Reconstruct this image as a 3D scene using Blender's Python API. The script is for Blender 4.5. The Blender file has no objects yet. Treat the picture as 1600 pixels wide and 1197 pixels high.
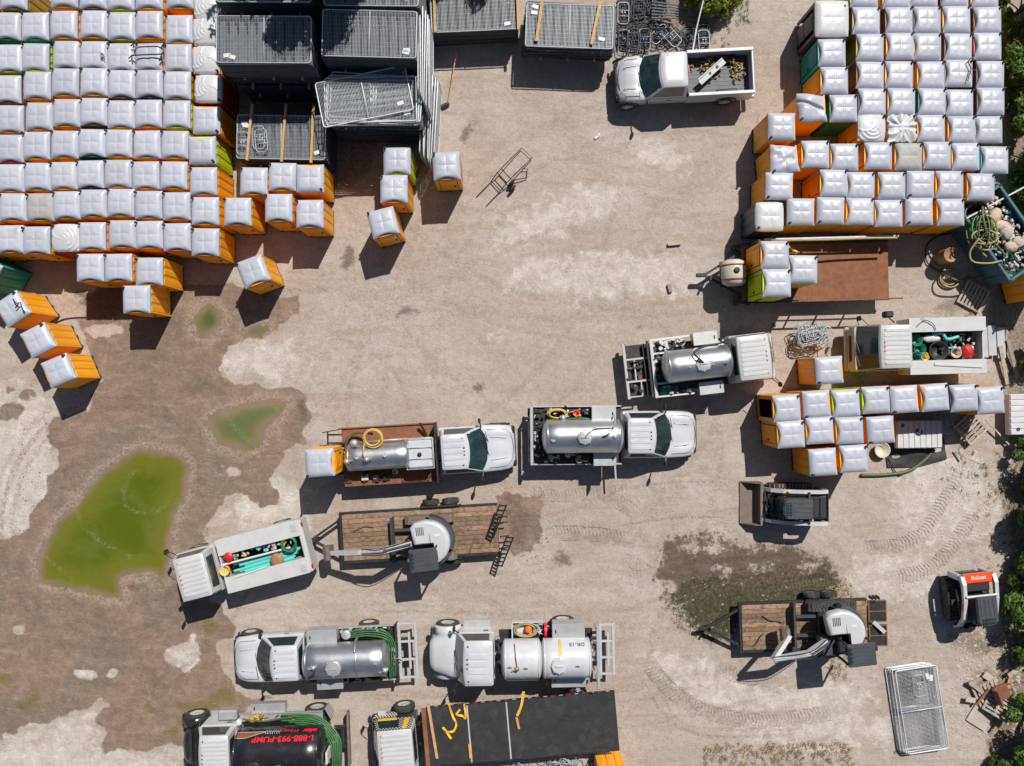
import bpy, math, random
import numpy as np
from mathutils import Vector, Matrix
R = math.radians
random.seed(7); rng = np.random.default_rng(7)
scn = bpy.context.scene
C = scn.collection
# ------------------------------------------------------------------ camera, sky, sun, exposure
H, F = 36.0, 1290.0            # height of the drone, focal length in photo pixels (1600 wide)
cam = bpy.data.cameras.new('camera'); co = bpy.data.objects.new('camera', cam); C.objects.link(co)
co.location = (0, 0, H); co.rotation_euler = (0, 0, 0)
cam.sensor_fit = 'HORIZONTAL'; cam.sensor_width = 36; cam.lens = 36 * F / 1600
cam.clip_start = 0.5; cam.clip_end = 1500
scn.camera = co
w = bpy.data.worlds.new('World'); scn.world = w; w.use_nodes = True
nt = w.node_tree; bg = nt.nodes['Background']
sky = nt.nodes.new('ShaderNodeTexSky'); sky.sky_type = 'NISHITA'; sky.sun_disc = False
SUN_EL, SUN_AZ = R(53.5), math.atan2(0.45, 0.89)       # azimuth from +Y towards +X
sky.sun_elevation = SUN_EL; sky.sun_rotation = SUN_AZ
nt.links.new(sky.outputs[0], bg.inputs[0]); bg.inputs[1].default_value = 0.05
sun = bpy.data.lights.new('sun', 'SUN'); so = bpy.data.objects.new('sun', sun); C.objects.link(so)
sun.energy = 4.8; sun.angle = R(0.53); sun.color = (1, 0.955, 0.89)
sd = Vector((math.sin(SUN_AZ) * math.cos(SUN_EL), math.cos(SUN_AZ) * math.cos(SUN_EL), math.sin(SUN_EL)))
so.rotation_euler = (-sd).to_track_quat('-Z', 'Y').to_euler(); so.location = (20, 40, 60)
vs = scn.view_settings; vs.view_transform = 'Standard'; vs.look = 'None'; vs.gamma = 1
vs.exposure = 0.06; vs.use_curve_mapping = False

def P(px, py, z=0.0):
    k = (H - z) / F
    return Vector(((px - 800) * k, (598 - py) * k, z))

# ------------------------------------------------------------------ mesh builder
class MB:
    def __init__(s): s.v = []; s.f = []; s.s = []
    def add(s, vs, fs, smooth=False, M=None):
        b = len(s.v)
        for v in vs: s.v.append(tuple(M @ Vector(v)) if M is not None else tuple(v))
        for f in fs: s.f.append([i + b for i in f]); s.s.append(smooth)
        return s
    def box(s, c, d, rz=0, bev=0, rx=0, ry=0):
        x, y, z = d[0] / 2, d[1] / 2, d[2] / 2
        M = Matrix.Translation(c)
        if rz or rx or ry: M = M @ Matrix.Rotation(rz, 4, 'Z') @ Matrix.Rotation(ry, 4, 'Y') @ Matrix.Rotation(rx, 4, 'X')
        b = min(bev, x * .9, y * .9, z * .9)
        if b <= 0:
            vs = [(i * x, j * y, k * z) for k in (-1, 1) for j in (-1, 1) for i in (-1, 1)]
            return s.add(vs, [(0, 2, 3, 1), (4, 5, 7, 6), (0, 1, 5, 4), (2, 6, 7, 3), (0, 4, 6, 2), (1, 3, 7, 5)], False, M)
        vs = []; ix = {}
        for i in (-1, 1):
            for j in (-1, 1):
                for k in (-1, 1):
                    for a, p in enumerate(((i * x, j * (y - b), k * (z - b)), (i * (x - b), j * y, k * (z - b)), (i * (x - b), j * (y - b), k * z))):
                        ix[i, j, k, a] = len(vs); vs.append(p)
        fs = []
        for i in (-1, 1):
            fs.append([ix[i, a, c_, 0] for a, c_ in ((-1, -1), (1, -1), (1, 1), (-1, 1))][::i])
            fs.append([ix[a, i, c_, 1] for a, c_ in ((-1, -1), (1, -1), (1, 1), (-1, 1))][::-i])
            fs.append([ix[a, c_, i, 2] for a, c_ in ((-1, -1), (1, -1), (1, 1), (-1, 1))][::i])
            for j in (-1, 1):
                g = i * j
                fs.append([ix[i, j, -1, 0], ix[i, j, -1, 1], ix[i, j, 1, 1], ix[i, j, 1, 0]][::g])
                fs.append([ix[i, -1, j, 2], ix[i, -1, j, 0], ix[i, 1, j, 0], ix[i, 1, j, 2]][::-g])
                fs.append([ix[-1, i, j, 1], ix[-1, i, j, 2], ix[1, i, j, 2], ix[1, i, j, 1]][::-g])
                for k in (-1, 1):
                    fs.append([ix[i, j, k, 0], ix[i, j, k, 1], ix[i, j, k, 2]][::i * j * k])
        return s.add(vs, fs, False, M)
    def bar(s, p, q, w_, h=None, up=(0, 0, 1)):
        p, q = Vector(p), Vector(q); d = q - p; h = w_ if h is None else h
        L = d.length
        if L < 1e-6: return s
        d /= L; u = Vector(up)
        if abs(d.dot(u)) > .99: u = Vector((1, 0, 0))
        r = d.cross(u).normalized(); u = r.cross(d)
        vs = [p + r * a * w_ / 2 + u * b * h / 2 for a, b in ((-1, -1), (1, -1), (1, 1), (-1, 1))]
        vs += [v + d * L for v in vs]
        return s.add(vs, [(3, 2, 1, 0), (4, 5, 6, 7), (0, 1, 5, 4), (1, 2, 6, 5), (2, 3, 7, 6), (3, 0, 4, 7)])
    def tube(s, pts, r, n=6, closed=False):
        pts = [Vector(p) for p in pts]; m = len(pts); vs = []; fs = []; prev = None
        for i, p in enumerate(pts):
            a = pts[(i - 1) % m] if closed or i > 0 else p
            b = pts[(i + 1) % m] if closed or i < m - 1 else p
            d = (b - a).normalized()
            if prev is None:
                u = Vector((0, 0, 1)) if abs(d.z) < .9 else Vector((1, 0, 0))
            else: u = prev
            u = (u - d * u.dot(d)).normalized(); prev = u; q = d.cross(u)
            for k in range(n):
                t = 2 * math.pi * k / n
                vs.append(p + (u * math.cos(t) + q * math.sin(t)) * r)
        for i in range(m if closed else m - 1):
            j = (i + 1) % m
            for k in range(n):
                l = (k + 1) % n
                fs.append((i * n + k, i * n + l, j * n + l, j * n + k))
        if not closed: fs += [tuple(range(n))[::-1], tuple((m - 1) * n + k for k in range(n))]
        return s.add(vs, fs, True)
    def cyl(s, p, q, r, r2=None, n=14):
        r2 = r if r2 is None else r2
        p, q = Vector(p), Vector(q); d = (q - p).normalized()
        u = Vector((0, 0, 1)) if abs(d.z) < .9 else Vector((1, 0, 0))
        u = (u - d * u.dot(d)).normalized(); w_ = d.cross(u); vs = []
        for o, rr in ((p, r), (q, r2)):
            for k in range(n):
                t = 2 * math.pi * k / n; vs.append(o + (u * math.cos(t) + w_ * math.sin(t)) * rr)
        b = len(s.v)
        s.add(vs, [(k, (k + 1) % n, n + (k + 1) % n, n + k) for k in range(n)], True)
        s.add(vs[:n], [tuple(range(n))[::-1]]); s.add(vs[n:], [tuple(range(n))])
        return s
    def lathe(s, prof, axis='z', n=20, c=(0, 0, 0), smooth=True):
        vs = []; fs = []; m = len(prof)
        for (a, r) in prof:
            for k in range(n):
                t = 2 * math.pi * k / n; x, y = r * math.cos(t), r * math.sin(t)
                p = {'z': (x, y, a), 'x': (a, x, y), 'y': (y, a, x)}[axis]
                vs.append((p[0] + c[0], p[1] + c[1], p[2] + c[2]))
        for i in range(m - 1):
            for k in range(n):
                l = (k + 1) % n; fs.append((i * n + k, i * n + l, (i + 1) * n + l, (i + 1) * n + k))
        return s.add(vs, fs, smooth)
    def loft(s, rings, smooth=False, cap0=True, cap1=True, closed=True):
        n = len(rings[0]); vs = [p for r in rings for p in r]; fs = []
        for i in range(len(rings) - 1):
            for k in range(n if closed else n - 1):
                l = (k + 1) % n; fs.append((i * n + k, i * n + l, (i + 1) * n + l, (i + 1) * n + k))
        s.add(vs, fs, smooth)
        if cap0: s.add(rings[0], [tuple(range(n))[::-1]])
        if cap1: s.add(rings[-1], [tuple(range(n))])
        return s
    def prism(s, poly, z0, z1):
        return s.loft([[(x, y, z0) for x, y in poly], [(x, y, z1) for x, y in poly]])
    def grid(s, fn, nu, nv, smooth=True):
        vs = [fn(i / nu, j / nv) for j in range(nv + 1) for i in range(nu + 1)]
        fs = [(j * (nu + 1) + i, j * (nu + 1) + i + 1, (j + 1) * (nu + 1) + i + 1, (j + 1) * (nu + 1) + i) for j in range(nv) for i in range(nu)]
        return s.add(vs, fs, smooth)
    def ball(s, c, r, n=10, m=6, jit=0):
        r = (r, r, r) if isinstance(r, (int, float)) else r
        vs = []; fs = []
        for j in range(1, m):
            a = math.pi * j / m
            for i in range(n):
                b = 2 * math.pi * i / n; q = 1 + random.uniform(-jit, jit)
                vs.append((c[0] + r[0] * q * math.sin(a) * math.cos(b), c[1] + r[1] * q * math.sin(a) * math.sin(b), c[2] + r[2] * q * math.cos(a)))
        vs += [(c[0], c[1], c[2] + r[2]), (c[0], c[1], c[2] - r[2])]; T, B = len(vs) - 2, len(vs) - 1
        for j in range(m - 2):
            for i in range(n):
                k = (i + 1) % n; fs.append((j * n + i, (j + 1) * n + i, (j + 1) * n + k, j * n + k))
        for i in range(n):
            k = (i + 1) % n; fs.append((T, i, k)); fs.append((B, (m - 2) * n + k, (m - 2) * n + i))
        return s.add(vs, fs, True)
    def mesh(s, name, mat):
        me = bpy.data.meshes.new(name); me.from_pydata(s.v, [], s.f)
        me.polygons.foreach_set('use_smooth', s.s)
        if mat: me.materials.append(mat)
        me.update(); return me
    def build(s, name, mat, parent=None, loc=None, rot=None):
        return link(name, s.mesh(name, mat), parent, loc, rot)
def link(name, me, parent=None, loc=None, rot=None):
    o = bpy.data.objects.new(name, me); C.objects.link(o)
    if parent is not None: o.parent = parent
    if loc is not None: o.location = loc
    if rot is not None: o.rotation_euler = rot
    return o
def tag(o, label=None, cat=None, group=None, kind=None):
    if label: o['label'] = label
    if cat: o['category'] = cat
    if group: o['group'] = group
    if kind: o['kind'] = kind
    return o
def thing(name, label, cat, loc=(0, 0, 0), yaw=0, group=None):
    o = bpy.data.objects.new(name, None); C.objects.link(o); o.empty_display_size = .2
    o.location = loc; o.rotation_euler = (0, 0, yaw)
    return tag(o, label, cat, group)
def copy_tree(o, kids, parent=None):
    c = o.copy(); C.objects.link(c)
    if parent is not None: c.parent = parent
    for ch in kids.get(o.name, []): copy_tree(ch, kids, c)
    return c
def kids_of(root):
    d = {}
    def walk(o):
        d[o.name] = list(o.children)
        for c_ in o.children: walk(c_)
    walk(root); return d

# ------------------------------------------------------------------ materials
MATS = {}
def mat(name, col, rough=.5, metal=0, var=.10, scale=2.5, bump=0, bscale=30, dirt=None, damt=.5, dscale=1.6, coat=0, objvar=0, spec=.5, sss=0, dvar=False):
    m = bpy.data.materials.new(name); m.use_nodes = True; t = m.node_tree; b = t.nodes['Principled BSDF']
    N, L = t.nodes.new, t.links.new
    tc = N('ShaderNodeTexCoord'); oi = N('ShaderNodeObjectInfo')
    ad = N('ShaderNodeVectorMath'); ad.operation = 'ADD'; sc = N('ShaderNodeVectorMath'); sc.operation = 'SCALE'
    cb = N('ShaderNodeCombineXYZ'); L(oi.outputs['Random'], cb.inputs[0]); L(oi.outputs['Random'], cb.inputs[2])
    L(cb.outputs[0], sc.inputs[0]); sc.inputs['Scale'].default_value = 37
    L(tc.outputs['Object'], ad.inputs[0]); L(sc.outputs[0], ad.inputs[1])
    n = N('ShaderNodeTexNoise'); n.inputs['Scale'].default_value = scale; n.inputs['Detail'].default_value = 6; n.inputs['Roughness'].default_value = .62
    L(ad.outputs[0], n.inputs['Vector'])
    mr = N('ShaderNodeMapRange'); mr.inputs[1].default_value = .3; mr.inputs[2].default_value = .7; mr.inputs[3].default_value = 1 - var; mr.inputs[4].default_value = 1 + var
    L(n.outputs[0], mr.inputs[0])
    val = mr.outputs[0]
    if objvar:
        m2 = N('ShaderNodeMapRange'); m2.inputs[3].default_value = 1 - objvar; m2.inputs[4].default_value = 1 + objvar; L(oi.outputs['Random'], m2.inputs[0])
        mu = N('ShaderNodeMath'); mu.operation = 'MULTIPLY'; L(val, mu.inputs[0]); L(m2.outputs[0], mu.inputs[1]); val = mu.outputs[0]
    hs = N('ShaderNodeHueSaturation'); hs.inputs['Color'].default_value = (*col, 1); L(val, hs.inputs['Value'])
    out = hs.outputs[0]
    if dirt:
        dn = N('ShaderNodeTexNoise'); dn.inputs['Scale'].default_value = dscale; dn.inputs['Detail'].default_value = 9; dn.inputs['Roughness'].default_value = .7; L(ad.outputs[0], dn.inputs['Vector'])
        dr = N('ShaderNodeMapRange'); dr.inputs[1].default_value = .5; dr.inputs[2].default_value = .72; dr.inputs[3].default_value = 0; L(dn.outputs[0], dr.inputs[0])
        dv = N('ShaderNodeMapRange'); dv.inputs[1].default_value = 0; dv.inputs[2].default_value = 1; dv.inputs[3].default_value = damt * (.35 if dvar else 1); dv.inputs[4].default_value = damt * (1.9 if dvar else 1); pw_ = N('ShaderNodeMath'); pw_.operation = 'POWER'; pw_.inputs[1].default_value = 2.5; L(oi.outputs['Random'], pw_.inputs[0]); L(pw_.outputs[0], dv.inputs[0]); L(dv.outputs[0], dr.inputs[4])
        mx = N('ShaderNodeMix'); mx.data_type = 'RGBA'; mx.inputs[7].default_value = (*dirt, 1); L(out, mx.inputs[6]); L(dr.outputs[0], mx.inputs[0]); out = mx.outputs[2]
    L(out, b.inputs['Base Color'])
    rr = N('ShaderNodeMapRange'); rr.inputs[3].default_value = max(.03, rough - .08); rr.inputs[4].default_value = min(1, rough + .08); L(n.outputs[0], rr.inputs[0]); L(rr.outputs[0], b.inputs['Roughness'])
    b.inputs['Metallic'].default_value = metal; b.inputs['Coat Weight'].default_value = coat; b.inputs['Coat Roughness'].default_value = .12
    b.inputs['Specular IOR Level'].default_value = spec
    if sss:
        b.inputs['Subsurface Weight'].default_value = sss; b.inputs['Subsurface Radius'].default_value = (.3, .1, .03); b.inputs['Subsurface Scale'].default_value = .15
    if bump:
        bn = N('ShaderNodeTexNoise'); bn.inputs['Scale'].default_value = bscale; bn.inputs['Detail'].default_value = 5; L(ad.outputs[0], bn.inputs['Vector'])
        bp = N('ShaderNodeBump'); bp.inputs['Strength'].default_value = bump; bp.inputs['Distance'].default_value = .02; L(bn.outputs[0], bp.inputs['Height']); L(bp.outputs[0], b.inputs['Normal'])
    MATS[name] = m; return m
def c255(r, g, b): return tuple(((v / 255) / 12.92 if v < 11 else ((v / 255 + .055) / 1.055) ** 2.4) for v in (r, g, b))
DUST = (.34, .29, .24)
mat('orange', (.92, .385, .008), .45, var=.14, scale=1.6, dirt=(.33, .22, .11), damt=.45, objvar=.10)
mat('lime', (.56, .66, .012), .42, var=.10, dirt=(.35, .36, .12), damt=.25, objvar=.08)
mat('teal', (.012, .27, .25), .42, var=.10, objvar=.1)
mat('green', (.008, .17, .105), .42, var=.10, objvar=.1)
mat('charcoal', (.055, .055, .06), .5, var=.15)
mat('brown', (.20, .085, .04), .5, var=.15)
mat('red', (.45, .03, .015), .42, var=.12)
mat('navy', (.018, .028, .06), .45, var=.12)
mat('ochre', (.40, .22, .02), .45, var=.12)
mat('roof_plastic', (.425, .443, .505), .40, var=.06, scale=2.2, dirt=(.285, .275, .265), damt=.34, dscale=1.7, dvar=True, objvar=.075, bump=.10, bscale=7, spec=.5)
mat('roof_beige', (.36, .35, .34), .6, var=.12, dirt=(.25, .23, .22), damt=.6)
mat('roof_white', (.53, .53, .545), .4, var=.05, dirt=(.4, .38, .36), damt=.3)
mat('white_paint', (.515, .53, .57), .34, var=.05, scale=1.4, coat=.35, dirt=(.36, .32, .27), damt=.42, dscale=1.3)
mat('work_white', (.50, .505, .505), .45, var=.06, dirt=(.42, .38, .33), damt=.45, dscale=1.3)
mat('black_paint', (.012, .013, .016), .28, var=.15, coat=.4, dirt=(.12, .105, .09), damt=.25)
mat('black_plastic', (.018, .018, .02), .55, var=.15)
mat('dark_steel', (.03, .03, .033), .5, metal=.3, var=.25, dirt=(.16, .12, .09), damt=.35, dscale=3)
mat('tyre', (.03, .029, .028), .8, var=.2, bump=.3, bscale=20, dirt=(.22, .19, .16), damt=.45, dscale=3)
mat('rim', (.55, .55, .54), .4, metal=.4, dirt=(.3, .26, .22), damt=.5, dscale=6)
mat('rim_dark', (.12, .12, .12), .45, metal=.4, dirt=(.3, .26, .22), damt=.5, dscale=6)
mat('stainless', (.54, .555, .58), .36, metal=.9, var=.06, scale=1.6, dirt=(.27, .25, .225), damt=.5, dscale=1.5)
mat('aluminium', (.47, .48, .49), .48, metal=.5, var=.08, dirt=(.36, .33, .30), damt=.4, dscale=3, bump=.1, bscale=60)
mat('galvanised', (.42, .45, .48), .5, metal=.35, var=.18, scale=8)
mat('galv_bright', (.60, .63, .66), .45, metal=.25, var=.15, scale=8)
mat('galv_dark', (.075, .085, .10), .6, metal=.2, var=.25, scale=4)
mat('glass_dark', (.02, .035, .038), .06, var=.3, scale=3, spec=.6, coat=.3)
mat('glass_teal', (.017, .036, .040), .08, var=.6, scale=1.8, spec=.6, coat=.3)
mat('rust', (.215, .085, .04), .8, var=.25, scale=4, dirt=(.10, .045, .028), damt=.7, dscale=3, bump=.2)
mat('wood', (.42, .26, .14), .8, var=.25, scale=6, dirt=(.16, .10, .06), damt=.55, dscale=4, bump=.3, objvar=.2)
mat('timber', (.50, .30, .13), .75, var=.2, scale=6, objvar=.12, bump=.2)
mat('deckwood', (.25, .165, .105), .9, var=.38, scale=7, dirt=(.055, .036, .026), damt=.92, dscale=1.7, bump=.4, objvar=.25)
mat('greywood', (.36, .31, .26), .9, var=.25, scale=7, dirt=(.14, .11, .09), damt=.5, dscale=4, bump=.3, objvar=.2)
mat('hose_yellow', (.52, .36, .07), .5, var=.15)
mat('hose_green', (.03, .16, .06), .45, var=.2)
mat('hose_olive', (.09, .11, .04), .5, var=.2)
mat('hose_tan', (.35, .27, .12), .55, var=.2)
mat('strap_yellow', (.68, .42, .03), .6, var=.15)
mat('pipe_aqua', (.10, .52, .48), .4, var=.08)
mat('signal_orange', (.75, .14, .02), .5)
mat('signal_red', (.55, .02, .025), .45)
mat('amber', (.60, .12, .02), .3)
mat('dark_red_lamp', (.30, .02, .015), .3)
mat('loader_red', (.72, .075, .015), .4, coat=.3, var=.06)
mat('loader_white', (.50, .51, .53), .35, coat=.3, var=.05, dirt=(.4, .35, .3), damt=.3)
mat('cab_grey', (.052, .058, .066), .5, var=.12, dirt=(.2, .18, .15), damt=.2)
mat('mud_steel', (.17, .125, .105), .7, var=.2, dirt=(.30, .24, .19), damt=.5, bump=.2)
mat('track_rubber', (.045, .042, .04), .85, var=.25, dirt=(.26, .22, .18), damt=.55, dscale=4)
mat('tarp_black', (.022, .022, .024), .75, var=.3, scale=1.5, dirt=(.10, .085, .075), damt=.4, dscale=2, bump=.3, bscale=12)
mat('ivory', (.52, .49, .40), .5, var=.06, dirt=(.35, .28, .2), damt=.35)
mat('tank_white', (.52, .535, .565), .3, var=.05, coat=.3, dirt=(.45, .40, .33), damt=.35, dscale=1.8)
mat('ribbed_white', (.54, .54, .55), .5, var=.06, dirt=(.4, .37, .33), damt=.35)
mat('ribbed_grey', (.42, .43, .46), .5, var=.08, dirt=(.3, .28, .26), damt=.35)
mat('bin_teal', (.045, .13, .15), .6, var=.2, dirt=(.12, .09, .07), damt=.4)
mat('barrel_brown', (.30, .16, .09), .6, var=.15, dirt=(.2, .13, .1), damt=.4)
mat('bag_tan', (.50, .40, .31), .7, var=.2, bump=.3, bscale=8)
mat('bag_white', (.55, .55, .55), .6, var=.15, bump=.3, bscale=8)
mat('blue', (.03, .09, .35), .5); mat('pale_pink', (.62, .42, .37), .6); mat('junk_dark', (.02, .02, .022), .6, var=.3)
mat('brass', (.42, .28, .10), .45, metal=.5, var=.3)
mat('label_white', (.62, .62, .61), .5, var=.03); mat('rust_stain', (.60, .40, .12), .5, var=.2); mat('decal_yellow', (.80, .48, .02), .45); mat('decal_red', (.78, .012, .03), .4); mat('decal_dark', (.03, .03, .06), .5)
mat('rock', (.42, .36, .30), .95, var=.3, scale=5, objvar=.25)
mat('bark', (.10, .075, .055), .9, var=.3, bump=.4)
mat('drygrass', (.30, .22, .10), .9, var=.3); mat('greengrass', (.055, .06, .024), .8, var=.4, scale=1)
mat('concrete', (.43, .38, .33), .9, var=.15, dirt=(.25, .22, .19), damt=.4, bump=.2)
def leafmat(name, c1, c2):
    m = mat(name, c1, .5, var=.65, scale=2.2, dirt=(.17, .13, .04), damt=.5, dscale=3); t = m.node_tree; b = t.nodes['Principled BSDF']
    tr = t.nodes.new('ShaderNodeBsdfTranslucent'); tr.inputs[0].default_value = (*c2, 1)
    mx = t.nodes.new('ShaderNodeMixShader'); mx.inputs[0].default_value = .35
    o = t.nodes['Material Output']; t.links.new(b.outputs[0], mx.inputs[1]); t.links.new(tr.outputs[0], mx.inputs[2]); t.links.new(mx.outputs[0], o.inputs[0])
leafmat('leaf', (.085, .155, .02), (.16, .28, .02)); leafmat('leaf_yellow', (.20, .24, .02), (.32, .36, .03))
M = MATS
# ------------------------------------------------------------------ the ground
def g2(pts): return np.array([[(x - 800) * H / F, (598 - y) * H / F] for x, y in pts])
fx = np.concatenate([[-600, -250, -110, -60, -40, -30], np.arange(-25, 25.001, .065), [30, 40, 60, 110, 250, 600]])
fy = np.concatenate([[-600, -250, -110, -60, -35, -25], np.arange(-19, 19.001, .065), [25, 35, 60, 110, 250, 600]])
GX, GY = np.meshgrid(fx, fy); sh = GX.shape; X, Y = GX.ravel(), GY.ravel()
def vnoise(x, y, cell, seed):
    r = np.random.default_rng(seed).random((256, 256))
    u, v = x / cell + 97.3, y / cell + 53.7
    i, j = np.floor(u).astype(int), np.floor(v).astype(int); a, b = u - i, v - j
    a, b = a * a * (3 - 2 * a), b * b * (3 - 2 * b)
    q = lambda p, s: r[p % 256, s % 256]
    return (q(i, j) * (1 - a) + q(i + 1, j) * a) * (1 - b) + (q(i, j + 1) * (1 - a) + q(i + 1, j + 1) * a) * b
def fbm(x, y, cell, seed, o=4):
    t = 0; amp = 1; tot = 0
    for k in range(o): t = t + amp * vnoise(x, y, cell / 2 ** k, seed + k); tot += amp; amp *= .55
    return t / tot
WX = X + (fbm(X, Y, 1.1, 11) - .5) * .9; WY = Y + (fbm(X, Y, 1.1, 31) - .5) * .9
inner = (np.abs(X) < 26) & (np.abs(Y) < 20)
def smooth_poly(p, m=5):
    q = []
    for i in range(len(p)):
        a, b, c_, d_ = (np.array(p[(i + s) % len(p)], float) for s in (-1, 0, 1, 2))
        for t in np.linspace(0, 1, m + 1)[:-1]: q.append(tuple(.5 * ((2 * b) + (-a + c_) * t + (2 * a - 5 * b + 4 * c_ - d_) * t * t + (-a + 3 * b - 3 * c_ + d_) * t ** 3)))
    return q
def warped(x, y, k): return x + (fbm(x, y, .9, 111) - .5) * k, y + (fbm(x, y, .9, 131) - .5) * k
def sdf(poly, x, y):
    p = g2(poly); n = len(p); d = np.full(x.shape, 1e9); ins = np.zeros(x.shape, bool)
    for i in range(n):
        a, b = p[i], p[(i + 1) % n]; e = b - a; wx, wy = x - a[0], y - a[1]
        t = np.clip((wx * e[0] + wy * e[1]) / (e @ e + 1e-9), 0, 1)
        d = np.minimum(d, (wx - e[0] * t) ** 2 + (wy - e[1] * t) ** 2)
        c = (a[1] > y) != (b[1] > y)
        ins ^= c & (x < (b[0] - a[0]) * (y - a[1]) / (b[1] - a[1] + 1e-12) + a[0])
    d = np.sqrt(d); return np.where(ins, -d, d)
def area(polys, soft, hole=()):
    m = np.zeros(X.shape)
    ii = np.where(inner)[0]
    for p in polys: m[ii] = np.maximum(m[ii], np.clip(.5 - sdf(p, WX[ii], WY[ii]) / soft / 2, 0, 1))
    for p in hole: m[ii] = np.minimum(m[ii], np.clip(.5 + sdf(p, WX[ii], WY[ii]) / soft / 2, 0, 1))
    return m
def el(cx, cy, rx, ry, a=0, n=14):
    return [(cx + rx * math.cos(t) * math.cos(a) - ry * math.sin(t) * math.sin(a), cy + rx * math.cos(t) * math.sin(a) + ry * math.sin(t) * math.cos(a)) for t in [2 * math.pi * k / n for k in range(n)]]
MUD = [(330, 440), (470, 462), (470, 490), (440, 500), (425, 520), (360, 535), (338, 575), (365, 600), (455, 605), (478, 625), (485, 650), (470, 668), (475, 690), (442, 705), (425, 740), (432, 775), (430, 795), (412, 788), (392, 768), (358, 770), (345, 790), (318, 850), (290, 880), (335, 945), (362, 978), (360, 1000), (342, 1008), (350, 1035), (366, 1085), (425, 1092), (385, 1102), (350, 1140), (300, 1175), (262, 1165), (228, 1170), (190, 1170), (172, 1176), (158, 1150), (140, 1128), (168, 1105), (160, 1090), (128, 1110), (90, 1120), (50, 1130), (25, 1150), (-60, 1165), (-60, 838), (30, 832), (42, 800), (66, 770), (72, 748), (95, 728), (90, 710), (72, 690), (82, 660), (104, 645), (138, 640), (132, 612), (158, 600), (152, 560), (140, 540), (118, 480), (160, 440)]
mud = area([MUD, el(18, 640, 22, 14), el(45, 618, 18, 7), el(15, 605, 8, 5), [(780, 770), (850, 775), (845, 850), (800, 868), (775, 830)]], .25,
           [el(290, 1025, 24, 27), el(135, 1055, 15, 10), el(173, 1050, 10, 9), el(363, 735, 14, 9), el(118, 490, 22, 12), el(160, 515, 26, 9), el(28, 988, 10, 8)])
dark = area([el(540, 400, 15, 22), el(755, 601, 14, 13), el(730, 208, 10, 20), el(640, 490, 24, 9, -.4), el(880, 875, 13, 17), el(1165, 770, 8, 5), el(505, 430, 7, 4), el(1010, 300, 6, 6),
             [(95, 455), (190, 440), (192, 500), (140, 505), (125, 470)], el(470, 640, 12, 16), el(995, 510, 12, 5)], .3)
dark = np.maximum(dark * .8, area([[(783, 765), (820, 770), (845, 820), (820, 862), (780, 850)]], .4) * .6)
dark = np.maximum(dark, area([el(100, 735, 9, 34, .6), el(95, 760, 14, 10), el(235, 915, 26, 10), [(190, 895), (235, 905), (215, 930), (188, 925)]], .25) * .55)
white = area([[(-60, 600), (70, 600), (100, 640), (70, 690), (90, 730), (60, 780), (30, 840), (-60, 840)], [(20, 1150), (140, 1120), (150, 1160), (270, 1180), (270, 1300), (-60, 1300), (-60, 1180)], el(290, 1025, 24, 27), el(410, 560, 70, 34), el(430, 800, 70, 60), el(135, 1055, 15, 10), el(173, 1050, 10, 9),
              el(1100, 1060, 100, 30, .4), el(1250, 1090, 120, 26), el(1480, 780, 90, 80), el(1400, 900, 80, 40), el(1300, 1140, 160, 24), el(880, 330, 120, 30, -.4), el(950, 430, 160, 40), el(1030, 240, 50, 22, .3), el(790, 440, 9, 8), el(776, 532, 9, 8)], .9)
grass = area([[(1030, 842), (1080, 832), (1150, 846), (1180, 852), (1235, 850), (1290, 868), (1312, 900), (1305, 935), (1230, 950), (1160, 965), (1148, 1005), (1110, 1002), (1085, 975), (1050, 950), (1028, 925), (1040, 912), (1018, 905), (1028, 872)]], .7,
             [el(1080, 852, 14, 9), el(1113, 852, 12, 9), el(1048, 920, 11, 8), el(1190, 888, 16, 3, -.1), el(1122, 894, 11, 3), el(1270, 880, 18, 4, -.15)])
moss = area([[(1060, 945), (1075, 915), (1140, 902), (1310, 888), (1305, 935), (1230, 950), (1160, 965), (1148, 1005), (1110, 1002), (1085, 975)]], .6)
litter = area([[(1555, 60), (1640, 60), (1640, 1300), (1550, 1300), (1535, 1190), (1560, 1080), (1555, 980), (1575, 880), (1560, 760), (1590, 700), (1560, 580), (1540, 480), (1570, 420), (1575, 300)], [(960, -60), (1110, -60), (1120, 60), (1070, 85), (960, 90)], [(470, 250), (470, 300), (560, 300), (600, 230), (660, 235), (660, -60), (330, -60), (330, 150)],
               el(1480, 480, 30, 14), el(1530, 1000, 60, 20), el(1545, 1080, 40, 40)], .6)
green = area([el(152, 1150 - 45, 1, 1), el(48, 1095, 20, 11, -.4), el(228, 1080, 6, 6), el(230, 1102, 7, 8), el(328, 985, 10, 14, .3), el(300, 1100, 20, 10), el(265, 1148, 16, 8), el(5, 1058, 10, 10), el(335, 1095, 30, 10), el(322, 660, 12, 8), el(415, 645, 12, 6)], .35)
track = np.zeros(X.shape); ph = np.zeros(X.shape); line = np.zeros(X.shape)
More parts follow.
